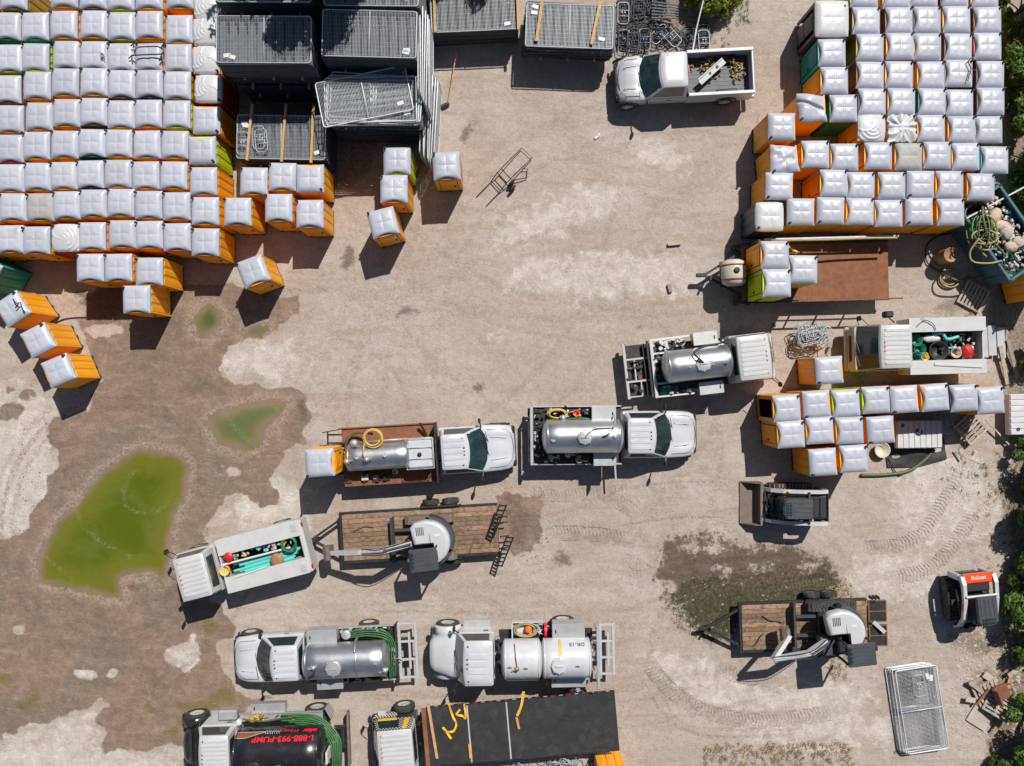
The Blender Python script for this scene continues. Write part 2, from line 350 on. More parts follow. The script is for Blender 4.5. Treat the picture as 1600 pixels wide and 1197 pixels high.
def path_field(pts, wid, arr, strength=1.0):
    p = g2(pts); q = [p[0]]                                  # smooth the polyline
    for i in range(len(p) - 1):
        a = p[max(i - 1, 0)]; b, c_ = p[i], p[i + 1]; d_ = p[min(i + 2, len(p) - 1)]
        for t in np.linspace(0, 1, 7)[1:]:
            q.append(.5 * ((2 * b) + (-a + c_) * t + (2 * a - 5 * b + 4 * c_ - d_) * t * t + (-a + 3 * b - 3 * c_ + d_) * t ** 3))
    q = np.array(q); lo, hi = q.min(0) - wid * 2, q.max(0) + wid * 2
    ii = np.where((X > lo[0]) & (X < hi[0]) & (Y > lo[1]) & (Y < hi[1]))[0]
    bd = np.full(len(ii), 1e9); bs = np.zeros(len(ii)); s0 = 0
    for i in range(len(q) - 1):
        e = q[i + 1] - q[i]; L = math.hypot(*e); wx, wy = X[ii] - q[i][0], Y[ii] - q[i][1]
        t = np.clip((wx * e[0] + wy * e[1]) / (L * L + 1e-9), 0, 1)
        d = np.hypot(wx - e[0] * t, wy - e[1] * t); u = d < bd; bd[u] = d[u]; bs[u] = s0 + t[u] * L; s0 += L
    fade = np.clip(bs / .6, 0, 1) * np.clip((s0 - bs) / .6, 0, 1)
    m = np.clip((wid / 2 - bd) / .07 + .5, 0, 1) * fade * strength
    u = m > arr[ii]; arr[ii[u]] = m[u]
    if arr is track: ph[ii[u]] = bs[u] * 1.0 + bd[u] * .35
for pts, wid, st in (
    ([(1008, 1028), (1035, 1065), (1070, 1095), (1120, 1117), (1190, 1126), (1310, 1113)], .62, 1), ([(1115, 1043), (1160, 1058), (1225, 1066)], .5, .8),
    ([(1340, 855), (1400, 852), (1440, 833), (1466, 795), (1487, 762), (1502, 738)], .55, 1), ([(1385, 905), (1440, 893), (1476, 868), (1508, 825), (1528, 792)], .6, 1),
    ([(1470, 855), (1476, 810)], .4, .7), ([(1520, 855), (1530, 805)], .45, .7), ([(1480, 735), (1505, 725), (1540, 742), (1550, 780), (1525, 810), (1495, 805)], .5, .6),
    ([(850, 832), (930, 835), (1000, 846)], .62, .9), ([(900, 826), (950, 828)], .5, .7), ([(935, 770), (985, 795), (1000, 815)], .55, .6), ([(960, 865), (1000, 885), (1020, 900)], .5, .6), ([(975, 900), (1020, 897)], .4, .8),
    ([(1170, 925), (1240, 915), (1320, 903)], .3, .9), ([(830, 775), (900, 773), (990, 765)], .5, .5), ([(740, 200), (775, 215)], .5, .3), ([(880, 190), (905, 205)], .5, .3)):
    path_field(pts, wid, track, st)
for pts, wid, st in (
    ([(940, 771), (1000, 760), (1080, 752), (1140, 755)], .07, .9), ([(960, 822), (1010, 815), (1060, 809), (1140, 808)], .07, 1), ([(1050, 945), (1110, 1010), (1140, 1060)], .10, .5),
    ([(905, 1000), (700, 950), (500, 945)], .12, .35), ([(1020, 1040), (1070, 1080), (1080, 1110)], .1, .5), ([(1000, 1055), (1040, 1120), (1100, 1150), (1230, 1150)], .16, .5), ([(1020, 1060), (1060, 1125), (1120, 1140), (1260, 1140)], .1, .5),
    ([(1040, 905), (1150, 893), (1310, 875)], .16, 1), ([(1050, 935), (1160, 915), (1300, 900)], .16, 1), ([(1060, 880), (1180, 872), (1280, 862)], .2, .8), ([(1080, 1040), (1093, 1062), (1092, 1095)], .1, .6), ([(1105, 1045), (1120, 1065), (1118, 1095)], .1, .6), ([(500, 520), (570, 545), (620, 590), (640, 640)], .16, .4), ([(60, 900), (110, 840), (140, 800)], .2, .4), ([(70, 980), (120, 1040)], .2, .6), ([(250, 650), (330, 690), (430, 690)], .2, .4),
    ([(180, 660), (190, 710), (190, 720)], .15, .5), ([(520, 520), (700, 425), (760, 400)], .16, .3), ([(680, 440), (860, 360), (880, 350)], .2, .25), ([(1060, 920), (1180, 905), (1310, 882)], .28, .9), ([(1060, 890), (1130, 895), (1300, 870)], .2, .6), ([(1340, 700), (1560, 690)], .12, .4), ([(1310, 830), (1450, 800)], .12, .4), ([(560, 955), (900, 960), (1010, 950)], .14, .4), ([(580, 905), (800, 915), (1000, 912)], .2, .3),
    ([(1000, 980), (1060, 985), (1100, 1000)], .1, .5), ([(250, 955), (330, 945)], .25, .5), ([(20, 900), (60, 960), (80, 1050)], .3, .4)):
    path_field(pts, wid, line, st)
for k in range(26):                                             # faint wheel paths all over the yard, always in pairs
    r_ = np.random.default_rng(900 + k)
    if k < 17: a = np.array([r_.uniform(480, 1250), r_.uniform(150, 620)]); e = np.array([r_.uniform(60, 1100), r_.uniform(420, 1000)])
    else: a = np.array([r_.uniform(900, 1500), r_.uniform(760, 1180)]); e = np.array([r_.uniform(560, 1540), r_.uniform(720, 1180)])
    n_ = np.array([-(e - a)[1], (e - a)[0]]) * r_.uniform(-.28, .28); u = (e - a) / (np.hypot(*(e - a)) + 1e-6); o_ = np.array([-u[1], u[0]]) * 30
    for sgn in (-1, 1):
        path_field([tuple(a + sgn * o_), tuple(a + (e - a) * .33 + n_ + sgn * o_), tuple(a + (e - a) * .67 + n_ + sgn * o_), tuple(e + sgn * o_)], r_.uniform(.18, .34), line, r_.uniform(.16, .42))
for k in range(9):                                              # wheel marks curving round the green puddle
    r_ = np.random.default_rng(700 + k); rx, ry = 120 + 16 * k, 140 + 17 * k; t0 = r_.uniform(0, 6.3); ts = np.linspace(t0, t0 + r_.uniform(1.2, 2.6), 8)
    path_field([(185 + rx * math.cos(t), 830 + ry * math.sin(t)) for t in ts], r_.uniform(.12, .3), line, r_.uniform(.35, .75))
tphase = ph
Z = (fbm(X, Y, 3.5, 61, 3) - .5) * .05 + (fbm(X, Y, .35, 71, 3) - .5) * .022 * (1 + .9 * mud + 1.3 * litter)
bars = .5 + .5 * np.sin(tphase * 2 * math.pi / .155)
Z += track * (bars * .017 - .016) - line * .02
Z = np.where(inner, Z, 0) - .02
PUD = [[(205, 708), (240, 703), (272, 712), (290, 730), (287, 765), (272, 800), (266, 840), (262, 880), (256, 902), (244, 912), (237, 899), (192, 897), (188, 915), (187, 937), (160, 930), (120, 920), (95, 912), (65, 905), (62, 875), (75, 845), (95, 810), (120, 790), (140, 760), (165, 735)],
       [(330, 655), (360, 638), (400, 630), (440, 628), (434, 652), (415, 672), (402, 694), (375, 702), (344, 694), (332, 675)],
       [(312, 485), (328, 475), (342, 490), (345, 508), (330, 522), (312, 518), (303, 505)], [(385, 512), (405, 505), (415, 515), (400, 523), (382, 522)]]
rimt = np.zeros(X.shape)
for p in PUD:
    ii = np.where(inner)[0]; p = smooth_poly(p); d = sdf(p, *warped(X[ii], Y[ii], .38)); rimt[ii] = np.maximum(rimt[ii], np.exp(-((d - .22) / .22) ** 2)); k = np.clip(-d / .35 + .35, 0, 1); Z[ii] = Z[ii] * (1 - k) + (-.035 - .03 * k) * k
def zg(x, y):                                              # ground height at a point
    i = int(np.clip(np.searchsorted(fx, x), 1, len(fx) - 1)); j = int(np.clip(np.searchsorted(fy, y), 1, len(fy) - 1))
    return float(Z[j * sh[1] + i])
me = bpy.data.meshes.new('ground'); n = len(X); nx, ny = sh[1], sh[0]
me.vertices.add(n); me.vertices.foreach_set('co', np.stack([X, Y, Z], 1).astype(np.float32).ravel())
jj, ii_ = np.meshgrid(np.arange(ny - 1), np.arange(nx - 1), indexing='ij'); b0 = (jj * nx + ii_).ravel()
q = np.stack([b0, b0 + 1, b0 + nx + 1, b0 + nx], 1).astype(np.int32)
me.loops.add(q.size); me.loops.foreach_set('vertex_index', q.ravel())
me.polygons.add(len(q)); me.polygons.foreach_set('loop_start', np.arange(0, q.size, 4, dtype=np.int32))
me.polygons.foreach_set('use_smooth', np.ones(len(q), bool)); me.update(calc_edges=True)
for nm, a in (('mud', mud), ('dark', dark), ('white', white), ('grass', grass), ('moss', moss), ('litter', litter), ('rimtan', rimt), ('green', green), ('track', track), ('line', line), ('phase', tphase)):
    at = me.attributes.new(nm, 'FLOAT', 'POINT'); at.data.foreach_set('value', a.astype(np.float32))
gm = bpy.data.materials.new('yard_soil'); gm.use_nodes = True; t = gm.node_tree; bs_ = t.nodes['Principled BSDF']; N, L = t.nodes.new, t.links.new
geo = N('ShaderNodeNewGeometry')
def noise(sc, det=8, ro=.6, dist=0, vec=None):
    q = N('ShaderNodeTexNoise'); q.inputs['Scale'].default_value = sc; q.inputs['Detail'].default_value = det; q.inputs['Roughness'].default_value = ro; q.inputs['Distortion'].default_value = dist
    L(vec if vec is not None else geo.outputs['Position'], q.inputs['Vector']); return q.outputs[0]
def rng_(v, a, b, c=0, d=1, smooth=True):
    q = N('ShaderNodeMapRange'); q.interpolation_type = 'SMOOTHSTEP' if smooth else 'LINEAR'
    for i, x in enumerate((a, b, c, d)): q.inputs[i + 1].default_value = x
    L(v, q.inputs[0]); return q.outputs[0]
def mth(op, a, b):
    q = N('ShaderNodeMath'); q.operation = op
    for i, x in enumerate((a, b)):
        if isinstance(x, (int, float)): q.inputs[i].default_value = x
        else: L(x, q.inputs[i])
    return q.outputs[0]
def att(nm):
    q = N('ShaderNodeAttribute'); q.attribute_name = nm; return q.outputs['Fac']
def mix(f, a, b, blend='MIX'):
    q = N('ShaderNodeMix'); q.data_type = 'RGBA'; q.blend_type = blend
    for k, x in ((0, f), (6, a), (7, b)):
        if isinstance(x, (int, float)): q.inputs[k].default_value = x
        elif isinstance(x, tuple): q.inputs[k].default_value = (*x, 1)
        else: L(x, q.inputs[k])
    return q.outputs[2]
mp = N('ShaderNodeMapping'); L(geo.outputs['Position'], mp.inputs[0]); mp.inputs['Rotation'].default_value = (0, 0, .35); mp.inputs['Scale'].default_value = (.35, 1.6, 1)
nL, nM, nS, nF = noise(.28, 9, .62, .6), noise(1.7, 8, .66, .4), noise(9, 6, .65), noise(42, 4, .6)
nStreak = noise(1.3, 7, .62, .5, mp.outputs[0])
col = mix(rng_(nL, .36, .66), (.385, .318, .272), (.435, .383, .342))
col = mix(mth('MULTIPLY', rng_(nStreak, .46, .70), .60), col, (.33, .245, .19))
col = mix(mth('MULTIPLY', rng_(noise(5.5, 8, .72, .8), .52, .70), .42), col, (.27, .205, .165))
col = mix(mth('MULTIPLY', rng_(nM, .55, .75), .38), col, (.50, .45, .41))
col = mix(mth('MULTIPLY', rng_(noise(.9, 10, .72, .3), .56, .70), .30), col, (.25, .20, .165))
wm = rng_(mth('ADD', att('white'), mth('MULTIPLY', mth('SUBTRACT', nM, .5), 1.5)), .36, .78)
col = mix(mth('MULTIPLY', wm, .8), col, mix(rng_(nM, .35, .7), (.455, .405, .36), (.60, .555, .515)))
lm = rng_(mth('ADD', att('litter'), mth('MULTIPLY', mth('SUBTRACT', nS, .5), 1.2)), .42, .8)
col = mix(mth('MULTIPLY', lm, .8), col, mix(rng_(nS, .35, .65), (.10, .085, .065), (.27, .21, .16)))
mm = rng_(mth('ADD', att('mud'), mth('MULTIPLY', mth('SUBTRACT', noise(2.6, 10, .74), .5), .95)), .39, .60)
mudc = mix(rng_(nM, .35, .7), (.20, .138, .102), (.275, .195, .145)); mudc = mix(mth('MULTIPLY', rng_(nL, .42, .62), .6), mudc, (.165, .135, .105))
mudc = mix(mth('MULTIPLY', rng_(nStreak, .5, .75), .6), mudc, (.34, .265, .205)); mudc = mix(mth('MULTIPLY', rng_(noise(.7, 9, .7, .4), .50, .66), .45), mudc, (.135, .10, .078)); mudc = mix(mth('MULTIPLY', rng_(noise(7, 7, .7), .54, .70), .5), mudc, (.15, .11, .085))
rim = mth('MULTIPLY', rng_(mth('ADD', att('mud'), mth('MULTIPLY', mth('SUBTRACT', noise(2.6, 9, .68), .5), .85)), .40, .52), 1)
col = mix(mth('MULTIPLY', mm, rng_(noise(3.5, 8, .7), .30, .46, .72, 1.0)), col, mudc)
col = mix(mth('MULTIPLY', att('rimtan'), mth('MULTIPLY', rng_(nS, .38, .62), .7)), col, (.39, .30, .225))
gr = rng_(mth('ADD', att('grass'), mth('MULTIPLY', mth('SUBTRACT', noise(4.2, 10, .78), .5), 1.7)), .40, .66)
grc = mix(rng_(noise(2.2, 8, .7), .36, .62), (.085, .062, .044), (.135, .103, .073)); ms = rng_(mth('ADD', att('moss'), mth('MULTIPLY', mth('SUBTRACT', noise(3.1, 9, .75), .5), 1.5)), .38, .62); grc = mix(ms, grc, mix(rng_(noise(7, 8, .75), .40, .62), (.030, .029, .012), (.080, .074, .034))); grc = mix(rng_(nS, .62, .8), grc, (.22, .18, .12))
grc = mix(mth('MULTIPLY', att('line'), .8), grc, (.045, .034, .024)); col = mix(mth('MULTIPLY', gr, .95), col, grc)
dk = rng_(mth('ADD', att('dark'), mth('MULTIPLY', mth('SUBTRACT', noise(5, 8, .75), .5), 1.1)), .40, .75)
col = mix(mth('MULTIPLY', dk, .72), col, (.10, .070, .050))
gn = rng_(mth('ADD', att('green'), mth('MULTIPLY', mth('SUBTRACT', nM, .5), .5)), .35, .75)
col = mix(mth('MULTIPLY', gn, .7), col, (.145, .125, .03))
mpa = N('ShaderNodeMapping'); L(geo.outputs['Position'], mpa.inputs[0]); mpa.inputs['Rotation'].default_value = (0, 0, -.25); mpa.inputs['Scale'].default_value = (1.2, 9, 1)
mpb = N('ShaderNodeMapping'); L(geo.outputs['Position'], mpb.inputs[0]); mpb.inputs['Rotation'].default_value = (0, 0, .75); mpb.inputs['Scale'].default_value = (1.5, 11, 1)
for v_, sd_ in ((mpa, .75), (mpb, .62)):
    lgt = mth('MULTIPLY', mm, mth('MULTIPLY', rng_(noise(.9, 7, .7, .6, v_.outputs[0]), .54, .72), rng_(noise(sd_ * .6, 4, .6), .40, .62))); col = mix(mth('MULTIPLY', lgt, .6), col, (.37, .29, .225))
    scf = mth('MULTIPLY', rng_(noise(1.6, 6, .7, .3, v_.outputs[0]), .56, .70), rng_(noise(sd_, 4, .6), .46, .62)); col = mix(mth('MULTIPLY', scf, .55), col, (.185, .135, .105))
clp = mth('MULTIPLY', rng_(noise(16, 5, .7), .58, .70), rng_(noise(.8, 5, .65), .50, .64)); col = mix(mth('MULTIPLY', clp, .6), col, (.13, .098, .078))
sp = rng_(nF, .60, .72); col = mix(mth('MULTIPLY', sp, .35), col, (.16, .125, .10)); sp2 = rng_(noise(30, 3, .6), .62, .74); col = mix(mth('MULTIPLY', sp2, .30), col, (.66, .61, .55))
vor = N('ShaderNodeTexVoronoi'); vor.inputs['Scale'].default_value = 2.3; vor.inputs['Randomness'].default_value = 1; L(geo.outputs['Position'], vor.inputs['Vector'])
sk = mth('MULTIPLY', rng_(vor.outputs['Distance'], .075, .03), rng_(noise(.6, 3, .5), .45, .6)); col = mix(mth('MULTIPLY', sk, .75), col, (.09, .065, .05))
trk = mth('MULTIPLY', att('track'), mth('MULTIPLY', rng_(nM, .3, .6), rng_(nS, .3, .6))); wv = mth('SINE', mth('MULTIPLY', att('phase'), 2 * math.pi / .155), 0)
col = mix(mth('MULTIPLY', trk, rng_(wv, -.6, .8, .62, .14)), col, (.20, .15, .115))
gz = mth('MULTIPLY', rng_(noise(13, 5, .75), .32, .68, .87, 1.10, False), rng_(noise(4, 8, .72, .5), .3, .7, .86, 1.13, False)); hv = N('ShaderNodeHueSaturation'); L(col, hv.inputs['Color']); L(gz, hv.inputs['Value']); col = hv.outputs[0]
col = mix(mth('MULTIPLY', rng_(noise(21, 4, .7), .61, .70), .55), col, (.11, .082, .065))
col = mix(mth('MULTIPLY', mth('MULTIPLY', att('line'), rng_(noise(11, 4, .6), .40, .6)), .8), col, (.155, .115, .088))
L(col, bs_.inputs['Base Color'])
rgh = mix(mm, (.95, .95, .95), (.78, .78, .78)); L(rgh, bs_.inputs['Roughness']); bs_.inputs['Specular IOR Level'].default_value = .25
hgt = mth('ADD', mth('ADD', mth('MULTIPLY', nM, .5), mth('MULTIPLY', nS, .55)), mth('ADD', mth('MULTIPLY', nF, .22), mth('MULTIPLY', mth('MULTIPLY', trk, wv), .35)))
bp = N('ShaderNodeBump'); bp.inputs['Strength'].default_value = .85; bp.inputs['Distance'].default_value = .06; L(hgt, bp.inputs['Height']); L(bp.outputs[0], bs_.inputs['Normal'])
me.materials.append(gm); tag(link('ground', me), 'pale sandy yard with brown mud, tyre tracks and stains', None, None, 'structure')
# puddles
def puddle_mat(name, edge, mid, deep):
    m = bpy.data.materials.new(name); m.use_nodes = True; t = m.node_tree; b = t.nodes['Principled BSDF']
    global N, L, geo
    N, L = t.nodes.new, t.links.new; geo = N('ShaderNodeNewGeometry')
    d = mth('ADD', att('depth'), mth('MULTIPLY', mth('SUBTRACT', noise(.9, 6, .6, .5), .5), .35))
    c = mix(rng_(d, .0, .10 if name == 'algae_water' else .5), (.225, .165, .125), edge); c = mix(rng_(d, .06, .24 if name == 'algae_water' else .7), c, mid); c = mix(rng_(d, .25, .9), c, deep)
    wv_ = N('ShaderNodeTexWave'); wv_.wave_type = 'RINGS'; wv_.rings_direction = 'SPHERICAL'; wv_.inputs['Scale'].default_value = .16; wv_.inputs['Distortion'].default_value = 5; wv_.inputs['Detail'].default_value = 4; wv_.inputs['Detail Scale'].default_value = .9
    mp_ = N('ShaderNodeMapping'); mp_.inputs['Location'].default_value = (16, 5, 0); L(geo.outputs['Position'], mp_.inputs[0]); L(mp_.outputs[0], wv_.inputs[0])
    scum = mth('MULTIPLY', rng_(wv_.outputs['Fac'], .955, .995), mth('MULTIPLY', rng_(noise(.8, 4, .6), .44, .60), rng_(noise(9, 5, .7), .42, .6)))
    c = mix(mth('MULTIPLY', rng_(noise(.45, 6, .6, 1.2), .46, .66), .55), c, (.135, .145, .030)); c = mix(mth('MULTIPLY', scum, .38), c, (.27, .26, .13)); c = mix(mth('MULTIPLY', rng_(noise(14, 3, .5), .72, .78), .5), c, (.34, .32, .18))
    L(c, b.inputs['Base Color']); b.inputs['Roughness'].default_value = .10; b.inputs['Specular IOR Level'].default_value = .5
    wb = N('ShaderNodeBump'); wb.inputs['Strength'].default_value = .15; wb.inputs['Distance'].default_value = .05; L(noise(5, 4, .5), wb.inputs['Height']); L(wb.outputs[0], b.inputs['Normal'])
    return m
PM = [puddle_mat('algae_water', (.20, .145, .075), (.135, .140, .015), (.080, .105, .004)), puddle_mat('murky_water', (.215, .17, .11), (.19, .155, .075), (.115, .135, .06)), puddle_mat('dark_water', (.16, .13, .085), (.07, .085, .045), (.035, .062, .035))]
for k, p in enumerate(PUD):
    pw = g2(p); lo, hi = pw.min(0) - .4, pw.max(0) + .4
    ux, uy = np.arange(lo[0], hi[0], .12), np.arange(lo[1], hi[1], .12); vx, vy = np.meshgrid(ux, uy)
    d = sdf(smooth_poly(p), *warped(vx.ravel(), vy.ravel(), .38)).reshape(vx.shape); mb = MB(); ok = d < .22
    mb.v = [(float(x), float(y), -.030) for x, y in zip(vx.ravel(), vy.ravel())]; nu = len(ux)
    for j in range(len(uy) - 1):
        for i in range(nu - 1):
            if ok[j, i] and ok[j + 1, i] and ok[j, i + 1] and ok[j + 1, i + 1]: mb.f.append([j * nu + i, j * nu + i + 1, (j + 1) * nu + i + 1, (j + 1) * nu + i]); mb.s.append(True)
    m_ = mb.mesh('puddle', PM[[0, 1, 2, 2][k]]); dd = np.clip(-d.ravel(), 0, 9) / (1.5 if k == 0 else .75)
    at = m_.attributes.new('depth', 'FLOAT', 'POINT'); at.data.foreach_set('value', np.clip(dd, 0, 1).astype(np.float32))
    o = link('puddle', m_); tag(o, ['large bright green algae puddle at the left of the yard', 'small shallow green puddle in the mud, right of the big one', 'dark green puddle below the toilets at the edge of the mud', 'tiny dark puddle at the shadow of the tilted orange toilet'][k], 'puddle', None, 'structure')
# ------------------------------------------------------------------ portable toilets
RZ = 2.16                                                      # roof edge height used to read positions
def roof_mesh(kind):
    n = 44 if kind in ('spiral', 'star') else 40
    hx, hy = .553, .563
    if kind == 'big': hx, hy = .74, .69
    if kind == 'round': hx, hy = .60, .58
    r = random.Random({'plain': 1, 'spiral': 2, 'star': 3, 'crushed': 4, 'dented': 5, 'big': 6, 'round': 7}[kind])
    cr = [(r.uniform(-1, 1), r.uniform(-1, 1), r.uniform(.5, 1)) for _ in range(5)]
    def pt(a, b):
        u, v = 2 * a - 1, 2 * b - 1
        x, y = u * hx, v * hy; m = max(abs(u), abs(v)); z = 0
        if kind in ('plain', 'crushed', 'dented', 'big', 'round'):
            z = .125 * (1 - u ** 6) * (1 - v ** 6) + .035 * (1 - (u * u + v * v) / 2)
            # soft hips running to the corners and a pressed cross
            z += .010 * math.exp(-((abs(u) - abs(v)) / .10) ** 2) * max(0, m - .45) * 1.8 * (m < .97)
            e = .013 * (math.exp(-(u / .055) ** 2) * (abs(v) < .62) + math.exp(-(v / .055) ** 2) * (abs(u) < .62))
            z -= e
            z += .006 * math.exp(-((abs(u) - .3) / .16) ** 2) * math.exp(-((abs(v) - .3) / .16) ** 2) * 2
            if kind in ('plain', 'crushed', 'dented'):
                f = max(0, -v); arch = math.cos(u * math.pi / 2) ** 2
                y += .10 * arch * f ** 5; z += .085 * arch * f ** 5
            else:
                q = .13 if kind == 'round' else .07                # rounded plan corners
                k = max(0, abs(u) + abs(v) - 1.55); x *= 1 - q * k * 1.1; y *= 1 - q * k * 1.1
        if kind == 'crushed':
            d = u * .3 + v * .15 - .12; z -= .12 * math.exp(-((u * .95 - v * .25 - .15) / .10) ** 2); z += .05 * math.sin(3 * v + 2 * u); x += .05 * v; y += .03 * math.sin(2 * u)
            x *= 1 + .06 * math.sin(v * 2.5)
        if kind == 'dented':
            for (a_, b_, s_) in cr: z -= .07 * s_ * math.exp(-((u - a_) ** 2 + (v - b_) ** 2) / .05)
            z += .03 * math.sin(7 * u + 4 * v) * (1 - m); x += .09 * v * (u > 0) * u; y -= .05 * u * v
        if kind == 'spiral':
            k = max(0, abs(u) + abs(v) - 1.6); x *= 1 - .16 * k; y *= 1 - .16 * k
            rr = math.hypot(u, v); z = .17 * max(0, 1 - rr * rr * .62) + .04 * min(1, (1 - m) * 8)
            th = math.atan2(v, u) + 1.05 * rr
            s_ = math.sin(1.5 * th + .6)
            z += .022 * math.exp(-(math.sin(1.5 * th + .6) / .13) ** 2) * (rr > .06)
            if s_ > 0: z += .012 * math.sin(rr * 24)
        if kind == 'star':
            th = math.atan2(v, u); rr = math.hypot(u, v)
            ridge = abs(math.sin(4.5 * th + .8 * math.sin(3 * th)))
            z = .14 * (1 - .8 * rr) + .085 * ridge * min(1, rr * 1.5) + .03 * math.sin(9 * th + 5 * rr) * rr + (.025 * abs(math.sin(9 * u) * math.sin(9 * v)) if rr < .35 else 0)
            sc = 1 + .05 * math.sin(14 * th) * (m > .9); x *= sc; y *= sc
        return (x, y, z)
    mb = MB(); mb.grid(pt, n, n)
    ed = [pt(i / n, 0) for i in range(n)] + [pt(1, j / n) for j in range(n)] + [pt(1 - i / n, 1) for i in range(n)] + [pt(0, 1 - j / n) for j in range(n)]
    top = [(x * 1.0, y * 1.0, z) for x, y, z in ed]; lip = [(x * 1.012, y * 1.012, z - .018) for x, y, z in ed]; low = [(x * 1.012, y * 1.012, min(z, .0) - .07) for x, y, z in ed]; inn = [(x * .95, y * .95, min(z, .0) - .07) for x, y, z in ed]
    mb.loft([inn, low, lip, top], False, False, False)
    return mb
def ribbed_wall(mb, a, b, z0, z1, nr=3, dep=.022):
    """wall sheet between two plan points with raised vertical ribs"""
    a, b = Vector((*a, 0)), Vector((*b, 0)); d = b - a; nrm = Vector((d.y, -d.x, 0)).normalized()
    st = [(0, 0)]
    for k in range(nr):
        c_ = (k + .5) / nr; w_ = .26 / nr
        st += [(c_ - w_ - .035, 0), (c_ - w_, dep), (c_ + w_, dep), (c_ + w_ + .035, 0)]
    st.append((1, 0))
    rows = []
    for z, s in ((z0, 0), (z0 + .10, 0), (z0 + .13, 1), (z1 - .2, 1), (z1 - .17, 0), (z1, 0)):
        tp = .018 * (z - z0) / (z1 - z0)
        rows.append([tuple(a + d * u + nrm * (o * s - tp) + Vector((0, 0, z))) for u, o in st])
    mb.loft(rows, False, False, False, closed=False)
HX, HY = .535, .545
def body_mb(big=1):
    mb = MB(); x, y = HX * big, HY * big
    ribbed_wall(mb, (-x, y), (-x, -y), .09, 2.13); ribbed_wall(mb, (x, -y), (x, y), .09, 2.13); ribbed_wall(mb, (x, y), (-x, y), .09, 2.13)
    # front frame posts and header
    for s in (-1, 1): mb.box((s * (x - .075), -y + .02, 1.11), (.15, .06, 2.04), bev=.012)
    mb.box((0, -y + .02, 2.05), (2 * x - .3, .06, .16)); mb.box((0, -y + .02, .13), (2 * x - .3, .06, .08))
    # corner posts
    for sx in (-1, 1):
        for sy in (-1, 1): mb.box((sx * (x - .02), sy * (y - .02), 1.1), (.07, .07, 2.04), bev=.02)
    return mb
def header_mb():
    mb = MB(); n = 12; f = []; k = []
    for i in range(n + 1):
        u = 2 * i / n - 1; x = u * .5; a = math.cos(u * math.pi / 2) ** 2
        f.append((x, -.575, 2.03 + .02 * a)); k.append((x, -.56 + .12 * a, 2.06 + .03 * a))
    mb.loft([f, k], False, False, False, closed=False)
    mb.loft([[(x, -.55, 1.98) for x, y, z in f], f], False, False, False, closed=False)
    return mb
def door_mb():
    mb = MB(); mb.box((0, -HY - .012, 1.06), (.72, .035, 1.80), bev=.012)
    mb.box((0, -HY - .034, 1.5), (.52, .016, .62), bev=.007); mb.box((0, -HY - .034, .62), (.52, .016, .72), bev=.007); return mb
def base_mb():
    mb = MB(); mb.box((0, 0, .07), (1.10, 1.13, .05), bev=.015)
    for s in (-1, 0, 1): mb.box((s * .46, 0, .025), (.12, 1.16, .05))
    return mb
TM = {}
for c_ in ('orange', 'lime', 'teal', 'green', 'charcoal', 'brown', 'red', 'navy', 'ochre'):
    TM['body', c_] = body_mb().mesh('walls', M[c_]); TM['door', c_] = door_mb().mesh('door', M[c_]); TM['header', c_] = header_mb().mesh('header', M[c_])
TM['bigbody', 'charcoal'] = body_mb(1.28).mesh('walls', M['charcoal'])
TM['base'] = base_mb().mesh('skid_base', M['junk_dark'])
TM['vent'] = MB().lathe([(1.0, .042), (2.32, .042), (2.33, .052), (2.37, .052), (2.37, .0)], 'z', 10).mesh('vent_pipe', M['black_plastic'])
TM['latch'] = MB().box((.27, -HY - .045, 1.02), (.09, .03, .16), bev=.01).box((.27, -HY - .06, 1.02), (.05, .02, .05)).mesh('latch', M['black_plastic'])
TM['sign'] = MB().lathe([(0, .0), (0, .12), (.004, .125), (.004, 0)], 'z', 16).mesh('oval_sign', M['pale_pink'])
RM = {'plain': ('plain', 'roof_plastic'), 'beige': ('plain', 'roof_beige'), 'spiral': ('spiral', 'roof_white'), 'star': ('star', 'roof_white'), 'crushed': ('crushed', 'roof_plastic'), 'dented': ('dented', 'roof_plastic'), 'big': ('big', 'roof_white'), 'round': ('round', 'roof_white')}
for k, (g, m_) in RM.items(): TM['roof', k] = roof_mesh(g).mesh('roof', M[m_])
ventmb = MB()
for s in range(3): ventmb.box((.0, 0, 0), (.01, .01, .01))
def toilet(px, py, yaw, color, label, roof='plain', zb=0.0, group='portable toilets', jit=1.2, door_open=False, full=True):
    p = P(px, py, RZ + .06 + zb); y = R(yaw + random.uniform(-jit, jit))
    root = thing('portable_toilet', label, 'portable toilet', (p.x, p.y, zb - .005), y, group)
    tl = (random.uniform(-.012, .012), random.uniform(-.012, .012)) if jit else (0, 0); root.rotation_euler = (tl[0], tl[1], y)
    sc = 1.28 if roof == 'big' else 1
    b = link('walls', TM['bigbody', 'charcoal'] if sc > 1 else TM['body', color], root)
    rf = link('roof', TM['roof', roof], root, (0, 0, 2.14))
    d = link('door', TM['door', color], root)
    if sc > 1: d.location = (0, -.15, 0)
    if door_open: d.location = (-.36 - .36 * math.cos(R(70)) + .36, 0, 0); d.location = (-.95, -.62, 0); d.rotation_euler = (0, 0, R(-80))
    link('latch', TM['latch'], d)
    h = link('header', TM['header', color], root, (0, -.15, 0) if sc > 1 else None)
    s = link('oval_sign', TM['sign'], h, (0, -.522, 2.078), (R(22), 0, 0)); s.scale = (1, .40, 1)
    v = link('vent_pipe', TM['vent'], root, (-.475, .485, -.02 if roof != 'big' else -.1))
    link('skid_base', TM['base'], root)
    return root
ORD = 'zero first second third fourth fifth sixth seventh eighth ninth tenth eleventh twelfth'.split()
